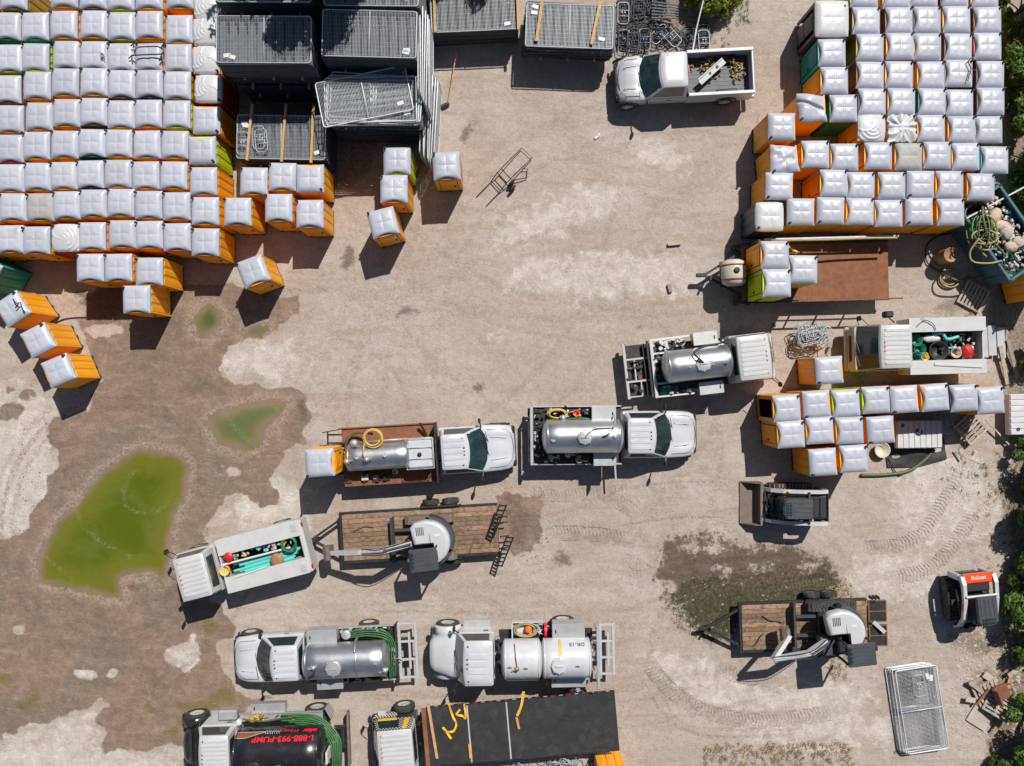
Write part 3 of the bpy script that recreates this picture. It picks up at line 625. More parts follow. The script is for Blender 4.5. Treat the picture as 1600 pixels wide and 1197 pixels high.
CN = {'orange': 'orange', 'lime': 'lime green', 'teal': 'teal', 'green': 'dark green', 'charcoal': 'charcoal grey', 'brown': 'brown', 'red': 'red', 'navy': 'navy blue', 'ochre': 'ochre yellow'}
G1, G2, G3 = 'toilets packed in the left block', 'toilets packed in the right block', 'toilets in the cluster behind the track loader'
o, l, t_, g, c_, b, r_, n_, y_ = 'orange', 'lime', 'teal', 'green', 'charcoal', 'brown', 'red', 'navy', 'ochre'
LB = [  # left block, row by row: (x, y, colour)
    [(-28, -10, o), (20, -9, y_), (100, -12, o), (145, -9, b), (188, -9, l), (231, -10, o), (279, -10, o)],
    [(-33, 40, g), (10, 40, g), (53, 40, t_), (98, 37, o), (146, 37, o), (189, 39, l), (232, 37, o), (279, 43, o)],
    [(-31, 90, l), (12, 90, l), (53, 88, l), (103, 84, b), (145, 84, b), (188, 88, b), (232, 87, o), (277, 88, o)],
    [(-34, 138, r_), (9, 137, b), (56, 132, o), (101, 127, o), (145, 127, o), (189, 130, b), (232, 130, n_), (275, 131, y_)],
    [(-30, 185, o), (13, 184, o), (60, 181, o), (102, 175, o), (145, 174, b), (187, 177, o), (230, 176, o), (274, 178, l)],
    [(-28, 232, r_), (15, 231, r_), (56, 227, o), (100, 225, o), (143, 223, g), (185, 223, o), (229, 224, o), (272, 225, o)],
    [(-26, 278, o), (16, 277, o), (58, 275, o), (99, 274, o), (140, 271, n_), (183, 271, o), (226, 272, o), (271, 273, o)],
    [(-25, 325, o), (18, 323, o), (61, 322, o), (103, 319, o), (145, 317, o), (188, 316, o), (231, 318, o), (274, 320, o), (320, 329, o)],
    [(-28, 374, o), (14, 372, o), (56, 374, o), (101, 370, r_), (143, 368, o), (189, 365, o), (232, 366, o), (276, 369, o), (319, 378, o)],
    [(139, 418, o), (184, 417, o), (233, 424, o)]]
special = {(101, 370): 'spiral', (61, 322): 'beige'}
for i, row in enumerate(LB):
    vis = [q for q in row if q[0] > -5]
    for (x, y, k) in row:
        if x < -5: lab = f'{CN[k]} portable toilet cut by the photo edge, {ORD[i + 1]} row down in the left block'
        else: lab = f'{CN[k]} portable toilet, {ORD[i + 1]} row down, {ORD[vis.index((x, y, k)) + 1]} from the left in the left block'
        rt = special.get((x, y), 'plain')
        if rt == 'spiral': lab = 'red portable toilet with a white swirl roof in the front row of the left block'
        if rt == 'beige': lab = 'orange portable toilet with a dirty grey stained roof near the left block corner'
        toilet(x, y, 0, k, lab, rt, group=G1, jit=1.0)
for x, y, yw, k, rt, lab in (
    (324, 10, 180, o, 'spiral', 'portable toilet with swirl roof by the fence stacks, topmost of the swirl roofs'),
    (323, 48, 180, o, 'spiral', 'portable toilet with swirl roof by the fence stacks, second swirl roof down'),
    (321, 92, 180, o, 'spiral', 'portable toilet with swirl roof by the fence stacks, third swirl roof down'),
    (325, 137, 180, r_, 'spiral', 'dark red portable toilet with swirl roof beside the dark fence stack'),
    (321, 186, 180, o, 'plain', 'shaded orange portable toilet directly below the red one with swirl roof'),
    (315, 233, 180, l, 'plain', 'lime green portable toilet beside the low dark fence stack with wooden beams'),
    (317, 281, 0, o, 'plain', 'orange portable toilet directly below the lime one beside the fence stack')):
    toilet(x, y, yw, k, lab, rt, group='toilets down the right side of the left block')
for x, y, yw, k, rt, lab in (
    (212, 467, 0, o, 'plain', 'lone orange portable toilet standing in front of the left block'),
    (395, 424, 21, o, 'plain', 'orange portable toilet turned askew at the edge of the mud'),
    (395, 283, 0, o, 'plain', 'portable toilet in tree shade just below the low dark fence stack'),
    (440, 275, 0, o, 'plain', 'orange portable toilet, back row middle, below the stack with wooden beams'),
    (484, 277, 180, o, 'plain', 'brownish orange toilet with scuffed side, back right of the group of six'),
    (371, 329, 0, o, 'plain', 'orange toilet, front left of the group of six below the fences'),
    (435, 324, 0, o, 'plain', 'orange toilet, front middle of the group of six below the fences'),
    (483, 333, 0, o, 'plain', 'orange toilet, front right of the group of six below the fences'),
    (620, 249, 0, l, 'plain', 'lime green portable toilet tucked below the messy pile of silver fence panels'),
    (615, 294, 0, o, 'plain', 'orange portable toilet standing directly below the lime green one'),
    (598, 347, 14, o, 'plain', 'orange portable toilet turned askew on open sand left of the hand truck'),
    (697, 257, 3, o, 'plain', 'lone orange portable toilet beside the orange netting and silver fence panels'),
    (18, 482, -57, o, 'plain', 'orange toilet with a black cable over its roof, topmost of three by the left edge'),
    (58, 530, -63, o, 'plain', 'orange toilet in the middle of three tilted ones by the left edge'),
    (89, 579, -66, o, 'plain', 'orange toilet lowest of three tilted ones by the left edge'),
    (-26, 425, -28, t_, 'plain', 'teal portable toilet whose side shows at the left edge of the photo'),
    (957, 1228, 90, o, 'plain', 'yellow orange toilet behind the black flatbed at the bottom edge')):
    toilet(x, y, yw, k, lab, rt, group='toilets standing loose in the yard')
FR, FL = 90, -90
RB = [
    [(1352, -12, l), (1403, -10, o), (1446, -12, o), (1494, -12, b), (1540, -10, o)],
    [(1354, 31, y_), (1405, 30, b), (1449, 30, c_), (1496, 29, o), (1545, 29, b)],
    [(1360, 73, y_), (1407, 71, o), (1451, 71, o), (1498, 71, b), (1545, 71, r_)],
    [(1361, 116, b), (1407, 115, o), (1455, 115, o), (1500, 113, b), (1549, 114, b)],
    [(1363, 158, c_), (1409, 158, o), (1457, 158, g), (1501, 160, c_), (1549, 157, b)],
    [(1362, 200, o), (1410, 200, o), (1457, 200, o), (1504, 201, o), (1546, 201, o)],
    [(1276, 240, o), (1321, 244, o), (1373, 243, o), (1420, 243, o), (1465, 242, o), (1511, 243, o), (1555, 249, t_)],
    [(1303, 285, o), (1347, 288, o), (1394, 288, o), (1440, 286, o), (1485, 287, o), (1534, 292, o)],
    [(1253, 330, o), (1300, 328, o), (1345, 329, o), (1390, 332, o), (1438, 329, o), (1486, 330, o)]]
front_right = {(1440, 286), (1253, 330), (1300, 328), (1438, 329)}
for i, row in enumerate(RB):
    for j, (x, y, k) in enumerate(row):
        lab = f'{CN[k]} portable toilet, {ORD[i + 1]} row down, {ORD[j + 1]} from the left in the right block'; rt = 'plain'
        if (x, y) == (1362, 200): rt, lab = 'spiral', 'orange portable toilet with a white swirl roof in the right block'
        if (x, y) == (1410, 200): rt, lab = 'star', 'portable toilet with a crumpled bright white star shaped roof in the right block'
        if (x, y) == (1420, 243): rt, lab = 'beige', 'orange portable toilet with a plain beige roof in the right block'
        toilet(x, y, FR if (x, y) in front_right else FL, k, lab, rt, group=G2, jit=1.0)
for x, y, yw, k, rt, lab in (
    (1300, 27, FL, c_, 'big', 'large charcoal accessible toilet with a big white roof, top of the right block'),
    (1301, 80, FL, t_, 'plain', 'teal portable toilet just below the large charcoal accessible toilet'),
    (1304, 124, FL, o, 'plain', 'orange portable toilet directly below the teal one facing the yard'),
    (1269, 168, 92, o, 'crushed', 'orange portable toilet with a caved in roof beside the dark green one'),
    (1319, 167, FL, g, 'plain', 'dark green portable toilet right of the one with the caved in roof'),
    (1222, 196, FR, o, 'plain', 'orange toilet at the left end of the block, above the one with dented roof'),
    (1227, 247, 96, o, 'dented', 'orange portable toilet with a dented and twisted roof facing the open yard'),
    (1218, 290, FR, o, 'plain', 'orange portable toilet above the navy blue one with a white rimmed roof'),
    (1203, 338, FR, n_, 'round', 'navy blue portable toilet with a rounded white rimmed roof at the block corner')):
    toilet(x, y, yw, k, lab, rt, group='toilets along the left side of the right block')
CB = [[(1229, 637, FL, o), (1277, 631, FR, o), (1322, 629, FL, l), (1369, 625, FL, l), (1415, 624, FR, o), (1462, 621, FL, o), (1508, 621, FL, c_), (1549, 626, FL, o)],
      [(1236, 678, FL, o), (1282, 673, FL, o), (1328, 672, FL, o), (1377, 671, FR, o)], [(1287, 722, FR, o), (1336, 717, FL, o)]]
for i, row in enumerate(CB):
    for j, (x, y, yw, k) in enumerate(row):
        lab = f'{CN[k]} toilet, {["top", "middle", "bottom"][i]} row, {ORD[j + 1]} from left in the cluster above the track loader'
        op = (x == 1229)
        if op: lab = 'orange portable toilet with its door standing open at the left of the cluster'
        toilet(x, y, yw + 4, k, lab, 'plain', group=G3, jit=1.0, door_open=op)
toilet(1296, 577, FR + 3, o, 'lone orange portable toilet below the pile of silver fence feet', group='toilets standing loose in the yard')
toilet(1636, 441, 105, o, 'orange portable toilet against the teal dumpster at the right edge', group='toilets standing loose in the yard')
for x, y, k, lab in ((1211, 398, o, 'orange portable toilet standing on the rusty trailer'), (1214, 441, l, 'lime green portable toilet at the front corner of the rusty trailer'), (1256, 419, l, 'lime green portable toilet set back on the rusty trailer deck')):
    toilet(x, y, FL, k, lab, 'plain', .78, 'toilets riding on trucks and trailers', jit=.6)
toilet(499, 723, 94, o, 'orange portable toilet carried on the tail rack of the rusty tank truck', 'plain', .85, 'toilets riding on trucks and trailers', jit=0)
# ------------------------------------------------------------------ vehicles: shared builders
class V:
    def __init__(s, name, label, cat, px, py, z, yaw, group=None, zb=0):
        p = P(px, py, z); s.o = Vector((p.x, p.y, zb)); s.a = R(yaw)
        s.root = thing(name, label, cat, s.o, s.a, group)
    def l(s, px, py, z):
        p = P(px, py, z) - s.o; c, n = math.cos(s.a), math.sin(s.a)
        return Vector((p.x * c + p.y * n, -p.x * n + p.y * c, z - s.o.z))
    def w(s, x, y, z):
        c, n = math.cos(s.a), math.sin(s.a)
        return Vector((s.o.x + x * c - y * n, s.o.y + x * n + y * c, s.o.z + z))
def bez(pts, n=6):
    pts = [Vector(p) for p in pts]; q = [pts[0]]
    for i in range(len(pts) - 1):
        a, b, c_, d = pts[max(i - 1, 0)], pts[i], pts[i + 1], pts[min(i + 2, len(pts) - 1)]
        for k in range(1, n + 1):
            t = k / n; q.append(.5 * ((2 * b) + (c_ - a) * t + (2 * a - 5 * b + 4 * c_ - d) * t * t + (3 * b - a - 3 * c_ + d) * t ** 3))
    return q
TYRE = {}
def wheel(par, x, y, r=.42, w_=.26, rimmat='rim', face=1, name='wheel', zc=None):
    k = (r, w_, rimmat)
    if k not in TYRE:
        h = w_ / 2
        ty = MB().lathe([(-h, r * .62), (-h, r * .9), (-h * .8, r * .98), (-h * .3, r), (h * .3, r), (h * .8, r * .98), (h, r * .9), (h, r * .62)], 'y', 28)
        for i in range(28):
            t = 2 * math.pi * (i + .5) / 28
            ty.box((math.cos(t) * r * .99, (-1) ** i * h * .35, math.sin(t) * r * .99), (.03, h * .9, .05), ry=-t)
        rm = MB().lathe([(-h * .8, r * .63), (h * .85, r * .63), (h * .9, r * .58), (h * .35, r * .5), (h * .25, r * .22), (h * .7, r * .2), (h * .75, 0)], 'y', 24)
        rm.lathe([(-h * .7, r * .62), (-h * .7, 0)], 'y', 24)
        for i in range(8):
            t = 2 * math.pi * i / 8; rm.cyl((math.cos(t) * r * .32, h * .25, math.sin(t) * r * .32), (math.cos(t) * r * .32, h * .42, math.sin(t) * r * .32), r * .05, n=6)
        TYRE[k] = (ty.mesh('tyre', M['tyre']), rm.mesh('rim', M[rimmat]))
    a, b_ = TYRE[k]
    o = link(name, a, par, (x, y, zc if zc is not None else r)); ri = link('rim', b_, o)
    if face < 0: ri.rotation_euler = (0, 0, math.pi)
    return o
def axle(root, x, w_, r=.42, dual=False, rimmat='rim'):
    for s in (-1, 1): wheel(root, x, s * (w_ - .13 if not dual else w_ - .14), r, .26 if not dual else .30, rimmat, s)
    if dual:
        for s in (-1, 1): wheel(root, x, s * (w_ - .46), r, .26, rimmat, s)
def outline(x0, x1, w_, bulge, n=8, rc=.06):
    pts = [(x0, -w_ + rc), (x0 + rc, -w_)]
    pts += [(x1 - bulge * (2 * i / n - 1) ** 2, -w_ + 2 * w_ * i / n) for i in range(n + 1)]
    return pts + [(x0 + rc, w_), (x0, w_ - rc)]
def greenhouse(root, belt, roof, zb, zr, paint, bb=.22, br=.10, ribs=0, lights=5, glass='glass_teal', lampmat='black_plastic', crown=.045, sidewin=True, rw=True):
    n = 8; A, B = outline(*belt, bb, n), outline(*roof, br, n)
    ra = [(x, y, zb) for x, y in A]; rb = [(x, y, zr) for x, y in B]
    cx = (roof[0] + roof[1]) / 2
    rc_ = [(cx + (x - cx) * .95, y * .93, zr + crown * .8) for x, y in B]; rd = [(cx + (x - cx) * .6, y * .6, zr + crown) for x, y in B]
    mb = MB(); mb.loft([ra, rb], False, False, False); mb.loft([rb, rc_, rd], True, False, True); mb.build('cab', M[paint], root)
    def patch(i0, i1, u0, u1, v0, v1, off, nm, m=1):
        a0, a1, b0, b1 = (Vector(q) for q in (ra[i0], ra[i1], rb[i0], rb[i1])); q = MB(); nrm = (a1 - a0).cross(b0 - a0).normalized() * off
        pt = lambda u, v: (a0.lerp(a1, u)).lerp(b0.lerp(b1, u), v)
        f = [pt(u, v) + nrm for u, v in ((u0, v0), (u1, v0), (u1, v1), (u0, v1))]; g = [p - nrm * 2.2 for p in f]
        q.loft([g, f], False, False, True); return q
    ws = MB()
    for i in range(n):
        q = patch(2 + i, 3 + i, .18 if i == 0 else 0, .82 if i == n - 1 else 1, .05, .93, .006, '')
        b = len(ws.v); ws.v += q.v; ws.f += [[k + b for k in f] for f in q.f]; ws.s += q.s
    ws.build('windshield', M[glass], root)
    wl = MB()
    for s in (-.3, .25): wl.bar(Vector(ra[6]).lerp(Vector(rb[6]), .06) + Vector((.02, s, .02)), Vector(ra[6]).lerp(Vector(rb[6]), .22) + Vector((.04, s + .5, .03)), .02, .015)
    wl.build('wipers', M['black_plastic'], root)
    if sidewin:
        for (i0, i1, f) in ((1, 2, 0), (n + 2, n + 3, 1)):
            q = patch(i0, i1, .08, .90, .12, .90, .008, '') if f == 0 else patch(i0, i1, .10, .92, .12, .90, .008, '')
            q.build('side_window', M['glass_dark'], root)
    if rw: patch(n + 4, 0, .12, .88, .2, .82, .008, '').build('rear_window', M['glass_dark'], root)
    if ribs:
        for k in range(ribs):
            y = (k - (ribs - 1) / 2) * roof[2] * 1.72 / ribs
            MB().box((cx - .02, y, zr + crown * .93), ((roof[1] - roof[0]) * .80, roof[2] * 1.05 / ribs, .035), bev=.014).build('roof_rib', M[paint], root)
    for y in {5: (-.78, -.2, 0, .2, .78), 3: (-.2, 0, .2), 0: ()}[lights]:
        MB().box((roof[1] - .17 - br * y * y, y * roof[2], zr + crown * .95), (.07, .07, .06), bev=.02).build('clearance_light', M[lampmat], root)
def pickup_front(root, cb, paint='white_paint', w_=.985, ribs=5, mirrors=True, L_=3.1, lights=5):
    def sec(x, w, zt, zl, zs, cr):
        h = [(0, zl), (w * .9, zl), (w, zl + .12), (w + .015, zs - .22), (w, zs - .06), (w - .05, zs), (w - .16, zt - .03), (w * .62, zt + cr), (w * .55, zt), (w * .25, zt + cr * .9), (0, zt + cr * 1.2)]
        return [(x, -y, z) for y, z in h] + [(x, y, z) for y, z in h[::-1][1:-1]]
    s = [sec(cb, w_, 1.16, .5, 1.15, 0), sec(cb + 1.75, w_, 1.18, .5, 1.17, 0), sec(cb + 2.05, w_ - .005, 1.21, .5, 1.15, .03), sec(cb + 2.5, w_ - .02, 1.18, .52, 1.10, .035),
         sec(cb + L_ - .32, w_ - .06, 1.11, .52, 1.02, .03), sec(cb + L_ - .13, w_ * .86, 1.03, .50, .95, .02), sec(cb + L_ - .03, w_ * .74, .93, .5, .86, .01), sec(cb + L_, w_ * .68, .84, .52, .80, 0)]
    MB().loft(s, True).build('body', M[paint], root)
    greenhouse(root, (cb + .02, cb + 2.08, w_ - .04), (cb + .10, cb + 1.22, .72), 1.16, 1.90, paint, .34, .10, ribs, lights)
    for s in (-1, 1):
        MB().tube(bez([(cb + 2.12, s * .48, 1.225), (cb + 2.6, s * .44, 1.205), (cb + L_ - .35, s * .40, 1.14)]), .016, 5).build('hood_crease', M[paint], root)
        MB().tube(bez([(cb + 2.02, s * (w_ - .17), 1.20), (cb + 2.5, s * (w_ - .19), 1.165), (cb + L_ - .33, s * (w_ - .24), 1.09), (cb + L_ - .14, s * .5, 1.06)]), .009, 4).build('hood_seam', M['black_plastic'], root)
    MB().tube(bez([(cb + L_ - .16, -.62, 1.04), (cb + L_ - .06, 0, 1.02), (cb + L_ - .16, .62, 1.04)]), .010, 4).build('hood_seam', M['black_plastic'], root)
    MB().box((cb + L_ + .01, 0, .72), (.05, 1.15, .26), bev=.02).build('grille', M['black_plastic'], root)
    MB().box((cb + L_ - .06, 0, .52), (.2, 1.75, .2), bev=.05).build('bumper', M['black_plastic'], root)
    for s in (-1, 1):
        MB().box((cb + L_ - .1, s * .68, .86), (.2, .26, .16), bev=.04).build('headlight', M['glass_dark'], root)
        if mirrors:
            m = MB().box((cb + 1.72, s * (w_ + .22), 1.42), (.10, .2, .32), bev=.03); m.bar((cb + 1.78, s * (w_ - .08), 1.25), (cb + 1.72, s * (w_ + .2), 1.36), .05); m.build('mirror', M['black_plastic'], root)
        MB().box((cb + .75, s * (w_ + .012), 1.02), (.2, .03, .04), bev=.01).build('door_handle', M['black_plastic'], root)
        pts = [(cb + 2.45 + math.cos(t) * .50, s * (w_ - .02), .44 + math.sin(t) * .50) for t in np.linspace(0, math.pi, 11)]
        MB().tube(pts, .05, 6).build('wheel_arch', M['black_plastic'], root)
    axle(root, cb + 2.45, w_ + .035, .41)
def cabover(root, cb, cf, paint='work_white', nose=None, w_=.98, zr=2.28, glass='glass_dark', slope=.42, lampmat='amber', ribs=8, ax=.1, mirrors=True):
    """forward-control cab from cb (rear) to cf (front)"""
    def rr(x0, x1, w, z, r=.1): return [(x0, -w + .04, z), (x0 + .04, -w, z), (x1 - r, -w, z), (x1, -w + r * 1.3, z), (x1, w - r * 1.3, z), (x1 - r, w, z), (x0 + .04, w, z), (x0, w - .04, z)]
    MB().loft([rr(cb, cf, w_ - .02, .55), rr(cb, cf + .03, w_, .8), rr(cb, cf, w_, 1.28), rr(cb + .01, cf - .03, w_ - .02, 1.36)], True).build('body', M[nose or paint], root)
    greenhouse(root, (cb + .02, cf - .03, w_ - .03), (cb + .06, cf - slope, w_ - .10), 1.35, zr, paint, .07, .04, ribs, 5, glass, lampmat, .05)
    MB().box((cf + .0, 0, .62), (.22, 1.86, .24), bev=.05).build('bumper', M[nose or paint], root)
    MB().box((cf + .03, 0, 1.0), (.03, 1.1, .22), bev=.01).build('grille', M['black_plastic'], root)
    for s in (-1, 1):
        MB().box((cf + .02, s * .72, .86), (.08, .3, .16), bev=.03).build('headlight', M['label_white'], root)
        if mirrors:
            m = MB().box((cf - .02, s * (w_ + .24), 1.85), (.08, .2, .36), bev=.03); m.tube([(cf - .2, s * (w_ - .03), 1.4), (cf - .02, s * (w_ + .2), 1.62), (cf - .02, s * (w_ + .22), 2.08), (cf - .3, s * (w_ - .06), 2.1)], .016, 5); m.build('mirror', M['black_plastic'], root)
        for x in (.12,): MB().box((cb + .3, s * (w_ + .005), 1.15), (.16, .03, .04), bev=.01).build('door_handle', M['black_plastic'], root)
    axle(root, (cb + cf) / 2 + ax, w_ + .03 + (.22 if ax < 0 else 0), .40 if ax > 0 else .46)
def chassis(root, x0, x1, rear=None, w_=1.1, r=.42, rim='rim'):
    m = MB()
    for s in (-1, 1): m.box(((x0 + x1) / 2, s * .42, .72), (x1 - x0, .09, .2))
    for x in np.linspace(x0 + .2, x1 - .2, 5): m.box((x, 0, .72), (.1, .76, .14))
    m.build('chassis', M['dark_steel'], root)
    if rear is not None: axle(root, rear, w_, r, True, rim)
def tank(root, x0, x1, r, zc, yc=0, m_='stainless', bands=(), dome=.2):
    prof = [(x0 - dome, 0), (x0 - dome * .92, r * .4), (x0 - dome * .62, r * .75), (x0 - dome * .2, r * .95), (x0, r)]
    prof += [(x0 + (x1 - x0) * k / 6, r) for k in range(1, 6)] + [(x1, r), (x1 + dome * .2, r * .95), (x1 + dome * .62, r * .75), (x1 + dome * .92, r * .4), (x1 + dome, 0)]
    t = MB().lathe(prof, 'x', 40, (0, yc, zc)).build('tank', M[m_], root)
    for x in (x0 + .02, x1 - .02, *bands): MB().lathe([(x - .03, r - .01), (x - .025, r + .012), (x + .025, r + .012), (x + .03, r - .01)], 'x', 40, (0, yc, zc)).build('weld_band', M[m_], t)
    for x in (x0 + .3, x1 - .4):
        for s in (-1, 1): MB().box((x, yc + s * r * .55, zc - r * .88), (.16, .12, .4)).build('saddle', M['dark_steel'], root)
    return t
def manhole(par, x, y, z, r=.3, m_='aluminium'):
    q = MB().lathe([(0, r), (.08, r), (.09, r * 1.06), (.12, r * 1.06), (.13, r * .9), (.15, r * .3), (.15, 0)], 'z', 24, (x, y, z))
    for k in range(8):
        t = 2 * math.pi * k / 8; q.box((x + math.cos(t) * r * 1.02, y + math.sin(t) * r * 1.02, z + .12), (.045, .03, .05), rz=t)
    q.bar((x - r * .5, y, z + .17), (x + r * .5, y, z + .17), .04); return q.build('manhole', M[m_], par)
def lug(par, x, y, z, m_='aluminium'): return MB().bar((x - .08, y + .05, z), (x, y - .02, z + .09), .04, .03).bar((x + .08, y + .05, z), (x, y - .02, z + .09), .04, .03).build('lifting_lug', M[m_], par)
def toolbox(root, x0, x1, y0, y1, z0, z1, m_='aluminium', nm='toolbox'):
    b = MB().box(((x0 + x1) / 2, (y0 + y1) / 2, (z0 + z1) / 2), (x1 - x0, y1 - y0, z1 - z0), bev=.015).build(nm, M[m_], root)
    MB().box(((x0 + x1) / 2, (y0 + y1) / 2, z1 + .016), (x1 - x0 + .05, y1 - y0 + .05, .03), bev=.01).build('lid', M[m_], b)
    MB().box((x1 - .12, (y0 + y1) / 2, z1 + .04), (.05, .14, .03), bev=.01).build('latch', M['black_plastic'], b); return b
def rack(root, x0, x1, w_, z, m_='aluminium', slots=3):
    """rear carrier frame that stands out behind the truck"""
    m = MB()
    for x in (x0, x1): m.box((x, 0, z), (.12, 2 * w_, .12), bev=.012)
    for k in range(slots + 1):
        y = -w_ + .06 + (2 * w_ - .12) * k / slots; m.box(((x0 + x1) / 2, y, z + .003), (abs(x1 - x0), .09, .09), bev=.01)
    m.box(((x0 * .6 + x1 * .4), 0, z + .012), (.10, w_ * 1.3, .07), bev=.01)
    return m.build('tail_rack', M[m_], root)
def fit(root, nm, pts, r, m_, sm=True): return MB().tube(bez(pts) if sm else pts, r, 7).build(nm, M[m_], root)
def coil(name, label, c, rx, ry, m_, r=.022, turns=5, rise=.03, yaw=0, group=None, jit=.03, cat='hose'):
    pts = []; n = 22
    for k in range(turns * n):
        t = 2 * math.pi * k / n; q = 1 + .10 * math.sin(k * .11) + random.uniform(-jit, jit) * .3 - .22 * (k / (turns * n)) * (1 if (k // n) % 2 else -.2)
        x, y = rx * q * math.cos(t), ry * q * math.sin(t)
        pts.append((x * math.cos(yaw) - y * math.sin(yaw), x * math.sin(yaw) + y * math.cos(yaw), r + rise * k / n))
    o = MB().tube(pts, r, 6).build(name, M[m_], None, c); return tag(o, label, cat, group)
def valve(root, x, y, z, s=1, m_='aluminium'):
    q = MB(); q.cyl((x - .1 * s, y, z), (x + .1 * s, y, z), .06 * s); q.cyl((x, y, z - .08 * s), (x, y, z + .12 * s), .05 * s); q.lathe([(.12 * s, .09 * s), (.14 * s, .1 * s), (.15 * s, 0)], 'z', 12, (x, y, z)); q.bar((x, y, z + .13 * s), (x + .2 * s, y + .05, z + .15 * s), .03)
    return q.build('valve', M[m_], root)
def deckplate(root, x0, x1, w_, z, m_='dark_steel', nm='deck'):
    return MB().box(((x0 + x1) / 2, 0, z), (x1 - x0, 2 * w_, .08), bev=.01).build(nm, M[m_], root)
def clutter(root, x0, x1, y0, y1, z, n, nm='pump_gear', mats=('black_plastic', 'aluminium', 'dark_steel')):
    """pump, pipework and fittings bolted to the deck: one part per kind of finish"""
    for m_ in mats:
        q = MB()
        for k in range(n):
            x, y = random.uniform(x0, x1), random.uniform(y0, y1); h = random.uniform(.05, .28)
            t = random.random()
            if t < .35: q.box((x, y, z + h / 2), (random.uniform(.06, .2), random.uniform(.06, .18), h), rz=random.uniform(-.3, .3), bev=.012)
            elif t < .7: q.cyl((x, y, z + h), (x + random.uniform(-.3, .3), y + random.uniform(-.12, .12), z + random.uniform(.05, .3)), random.uniform(.02, .045), n=8)
            else: q.cyl((x, y, z), (x, y, z + h), random.uniform(.04, .09), n=10)
        tag(q.build(nm, M[m_], root), kind='stuff')
# ------------------------------------------------------------------ T1: white pickup with an open bed
v = V('pickup_truck', 'white single cab pickup with scrap metal in its open bed', 'pickup truck', 1064, 132.5, 0, 183, 'trucks parked in the yard')
cb = .02; pickup_front(v.root, cb, 'white_paint', .96, 0, True, 2.92, 0)
for s in (-1, 1):
    q = MB().box((cb - 1.42, s * .91, .98), (2.78, .09, .78), bev=.03); q.box((cb - 1.42, s * .90, 1.385), (2.78, .13, .04), bev=.012); q.box((cb - 1.42, s * .945, .62), (2.78, .05, .22), bev=.02); q.build('bed_side', M['white_paint'], v.root)
    pts = [(cb - 1.75 + math.cos(t) * .48, s * .955, .44 + math.sin(t) * .48) for t in np.linspace(0, math.pi, 11)]; MB().tube(pts, .045, 6).build('wheel_arch', M['black_plastic'], v.root)
    MB().box((cb - 2.79, s * .86, 1.1), (.08, .14, .4), bev=.02).build('tail_light', M['dark_red_lamp'], v.root)
    MB().box((cb - 1.75, s * .72, .86), (.9, .28, .22), bev=.05).build('wheel_well', M['black_plastic'], v.root)
MB().box((cb - 2.78, 0, 1.0), (.08, 1.74, .72), bev=.02).build('tailgate', M['white_paint'], v.root)
MB().box((cb - 2.92, 0, .6), (.16, 1.8, .16), bev=.03).build('bumper', M['aluminium'], v.root)
fl = MB().box((cb - 1.4, 0, .74), (2.7, 1.73, .05))
for k in range(9): fl.box((cb - 1.4, (k - 4) * .17, .768), (2.6, .07, .014))
fl.build('bed_floor', M['cab_grey'], v.root); MB().box((cb - .03, 0, 1.0), (.05, 1.73, .66)).build('bed_front', M['black_paint'], v.root)
MB().box((cb + .04, 0, 1.86), (.06, .34, .07), bev=.01).build('brake_light', M['dark_red_lamp'], v.root)
axle(v.root, cb - 1.75, .995, .40)
o_ = V('tool_chest_lid', 'pale metal panel leaning across the pickup bed', 'metal panel', 1112, 112, 1.1, 42)
MB().box((0, 0, .0), (1.4, .26, .05), bev=.01).box((0, .13, .05), (1.35, .05, .06)).build('sheet', M['ribbed_grey'], o_.root); MB().cyl((.3, 0, .03), (.3, 0, .06), .06).cyl((-.1, 0, .03), (-.1, 0, .06), .05).build('fitting', M['junk_dark'], o_.root); o_.root.location.z = 1.12
q = MB()
for k in range(70):
    p = v.l(random.choice((random.gauss(1105, 9), random.gauss(1148, 8))), random.gauss(104, 9), .85); p.y = max(-.75, min(.8, p.y)); p.z = .80 + random.random() * .22
    a = random.uniform(0, 6.3); q.tube([p, p + Vector((math.cos(a) * .12, math.sin(a) * .12, .03)), p + Vector((math.cos(a + .8) * .2, math.sin(a + .8) * .2, -.02))], random.uniform(.015, .035), 5)
o = q.build('brass_fittings', M['brass'], None, v.o, (0, 0, v.a)); tag(o, 'heap of brass and copper fittings in the pickup bed', 'scrap metal', None, 'stuff')

# ------------------------------------------------------------------ T3: vacuum truck, middle of the yard
TG = 'tank trucks parked in the yard'
def vac_deck(v, x0, x1, w_=1.22, z=.98, m_='dark_steel'):
    deckplate(v.root, x0, x1, w_, z, m_)
    for s in (-1, 1):
        MB().box(((x0 + x1) / 2, s * (w_ - .0), z + .10), (x1 - x0, .06, .16), bev=.01).build('side_rail', M['aluminium'], v.root)
v = V('vacuum_truck', 'white pickup cab vacuum truck with shiny silver tank and coiled yellow hose', 'tank truck', 910, 681, 1.72, 0.5, TG)
chassis(v.root, -2.1, 2.6, -.75, 1.16); pickup_front(v.root, 1.78, 'white_paint', .985, 5, True, 3.12)
vac_deck(v, -2.05, 1.70); tk = tank(v.root, -1.48, 1.50, .70, 1.74)
mh = v.l(914, 682, 2.42); manhole(tk, mh.x, 0, 2.40, .28); lug(tk, -1.25, -.15, 2.43); lug(tk, 1.25, 0, 2.43)
fit(tk, 'suction_pipe', [(mh.x, 0, 2.58), (mh.x + .2, .25, 2.62), (mh.x + .45, .38, 2.5), (1.15, .40, 2.4), (1.3, .55, 2.2), (1.3, .9, 1.9)], .035, 'aluminium'); fit(tk, 'vent_hose', [(.75, 0, 2.46), (.95, .1, 2.55), (1.15, .3, 2.45), (1.28, .5, 2.2)], .03, 'black_plastic')
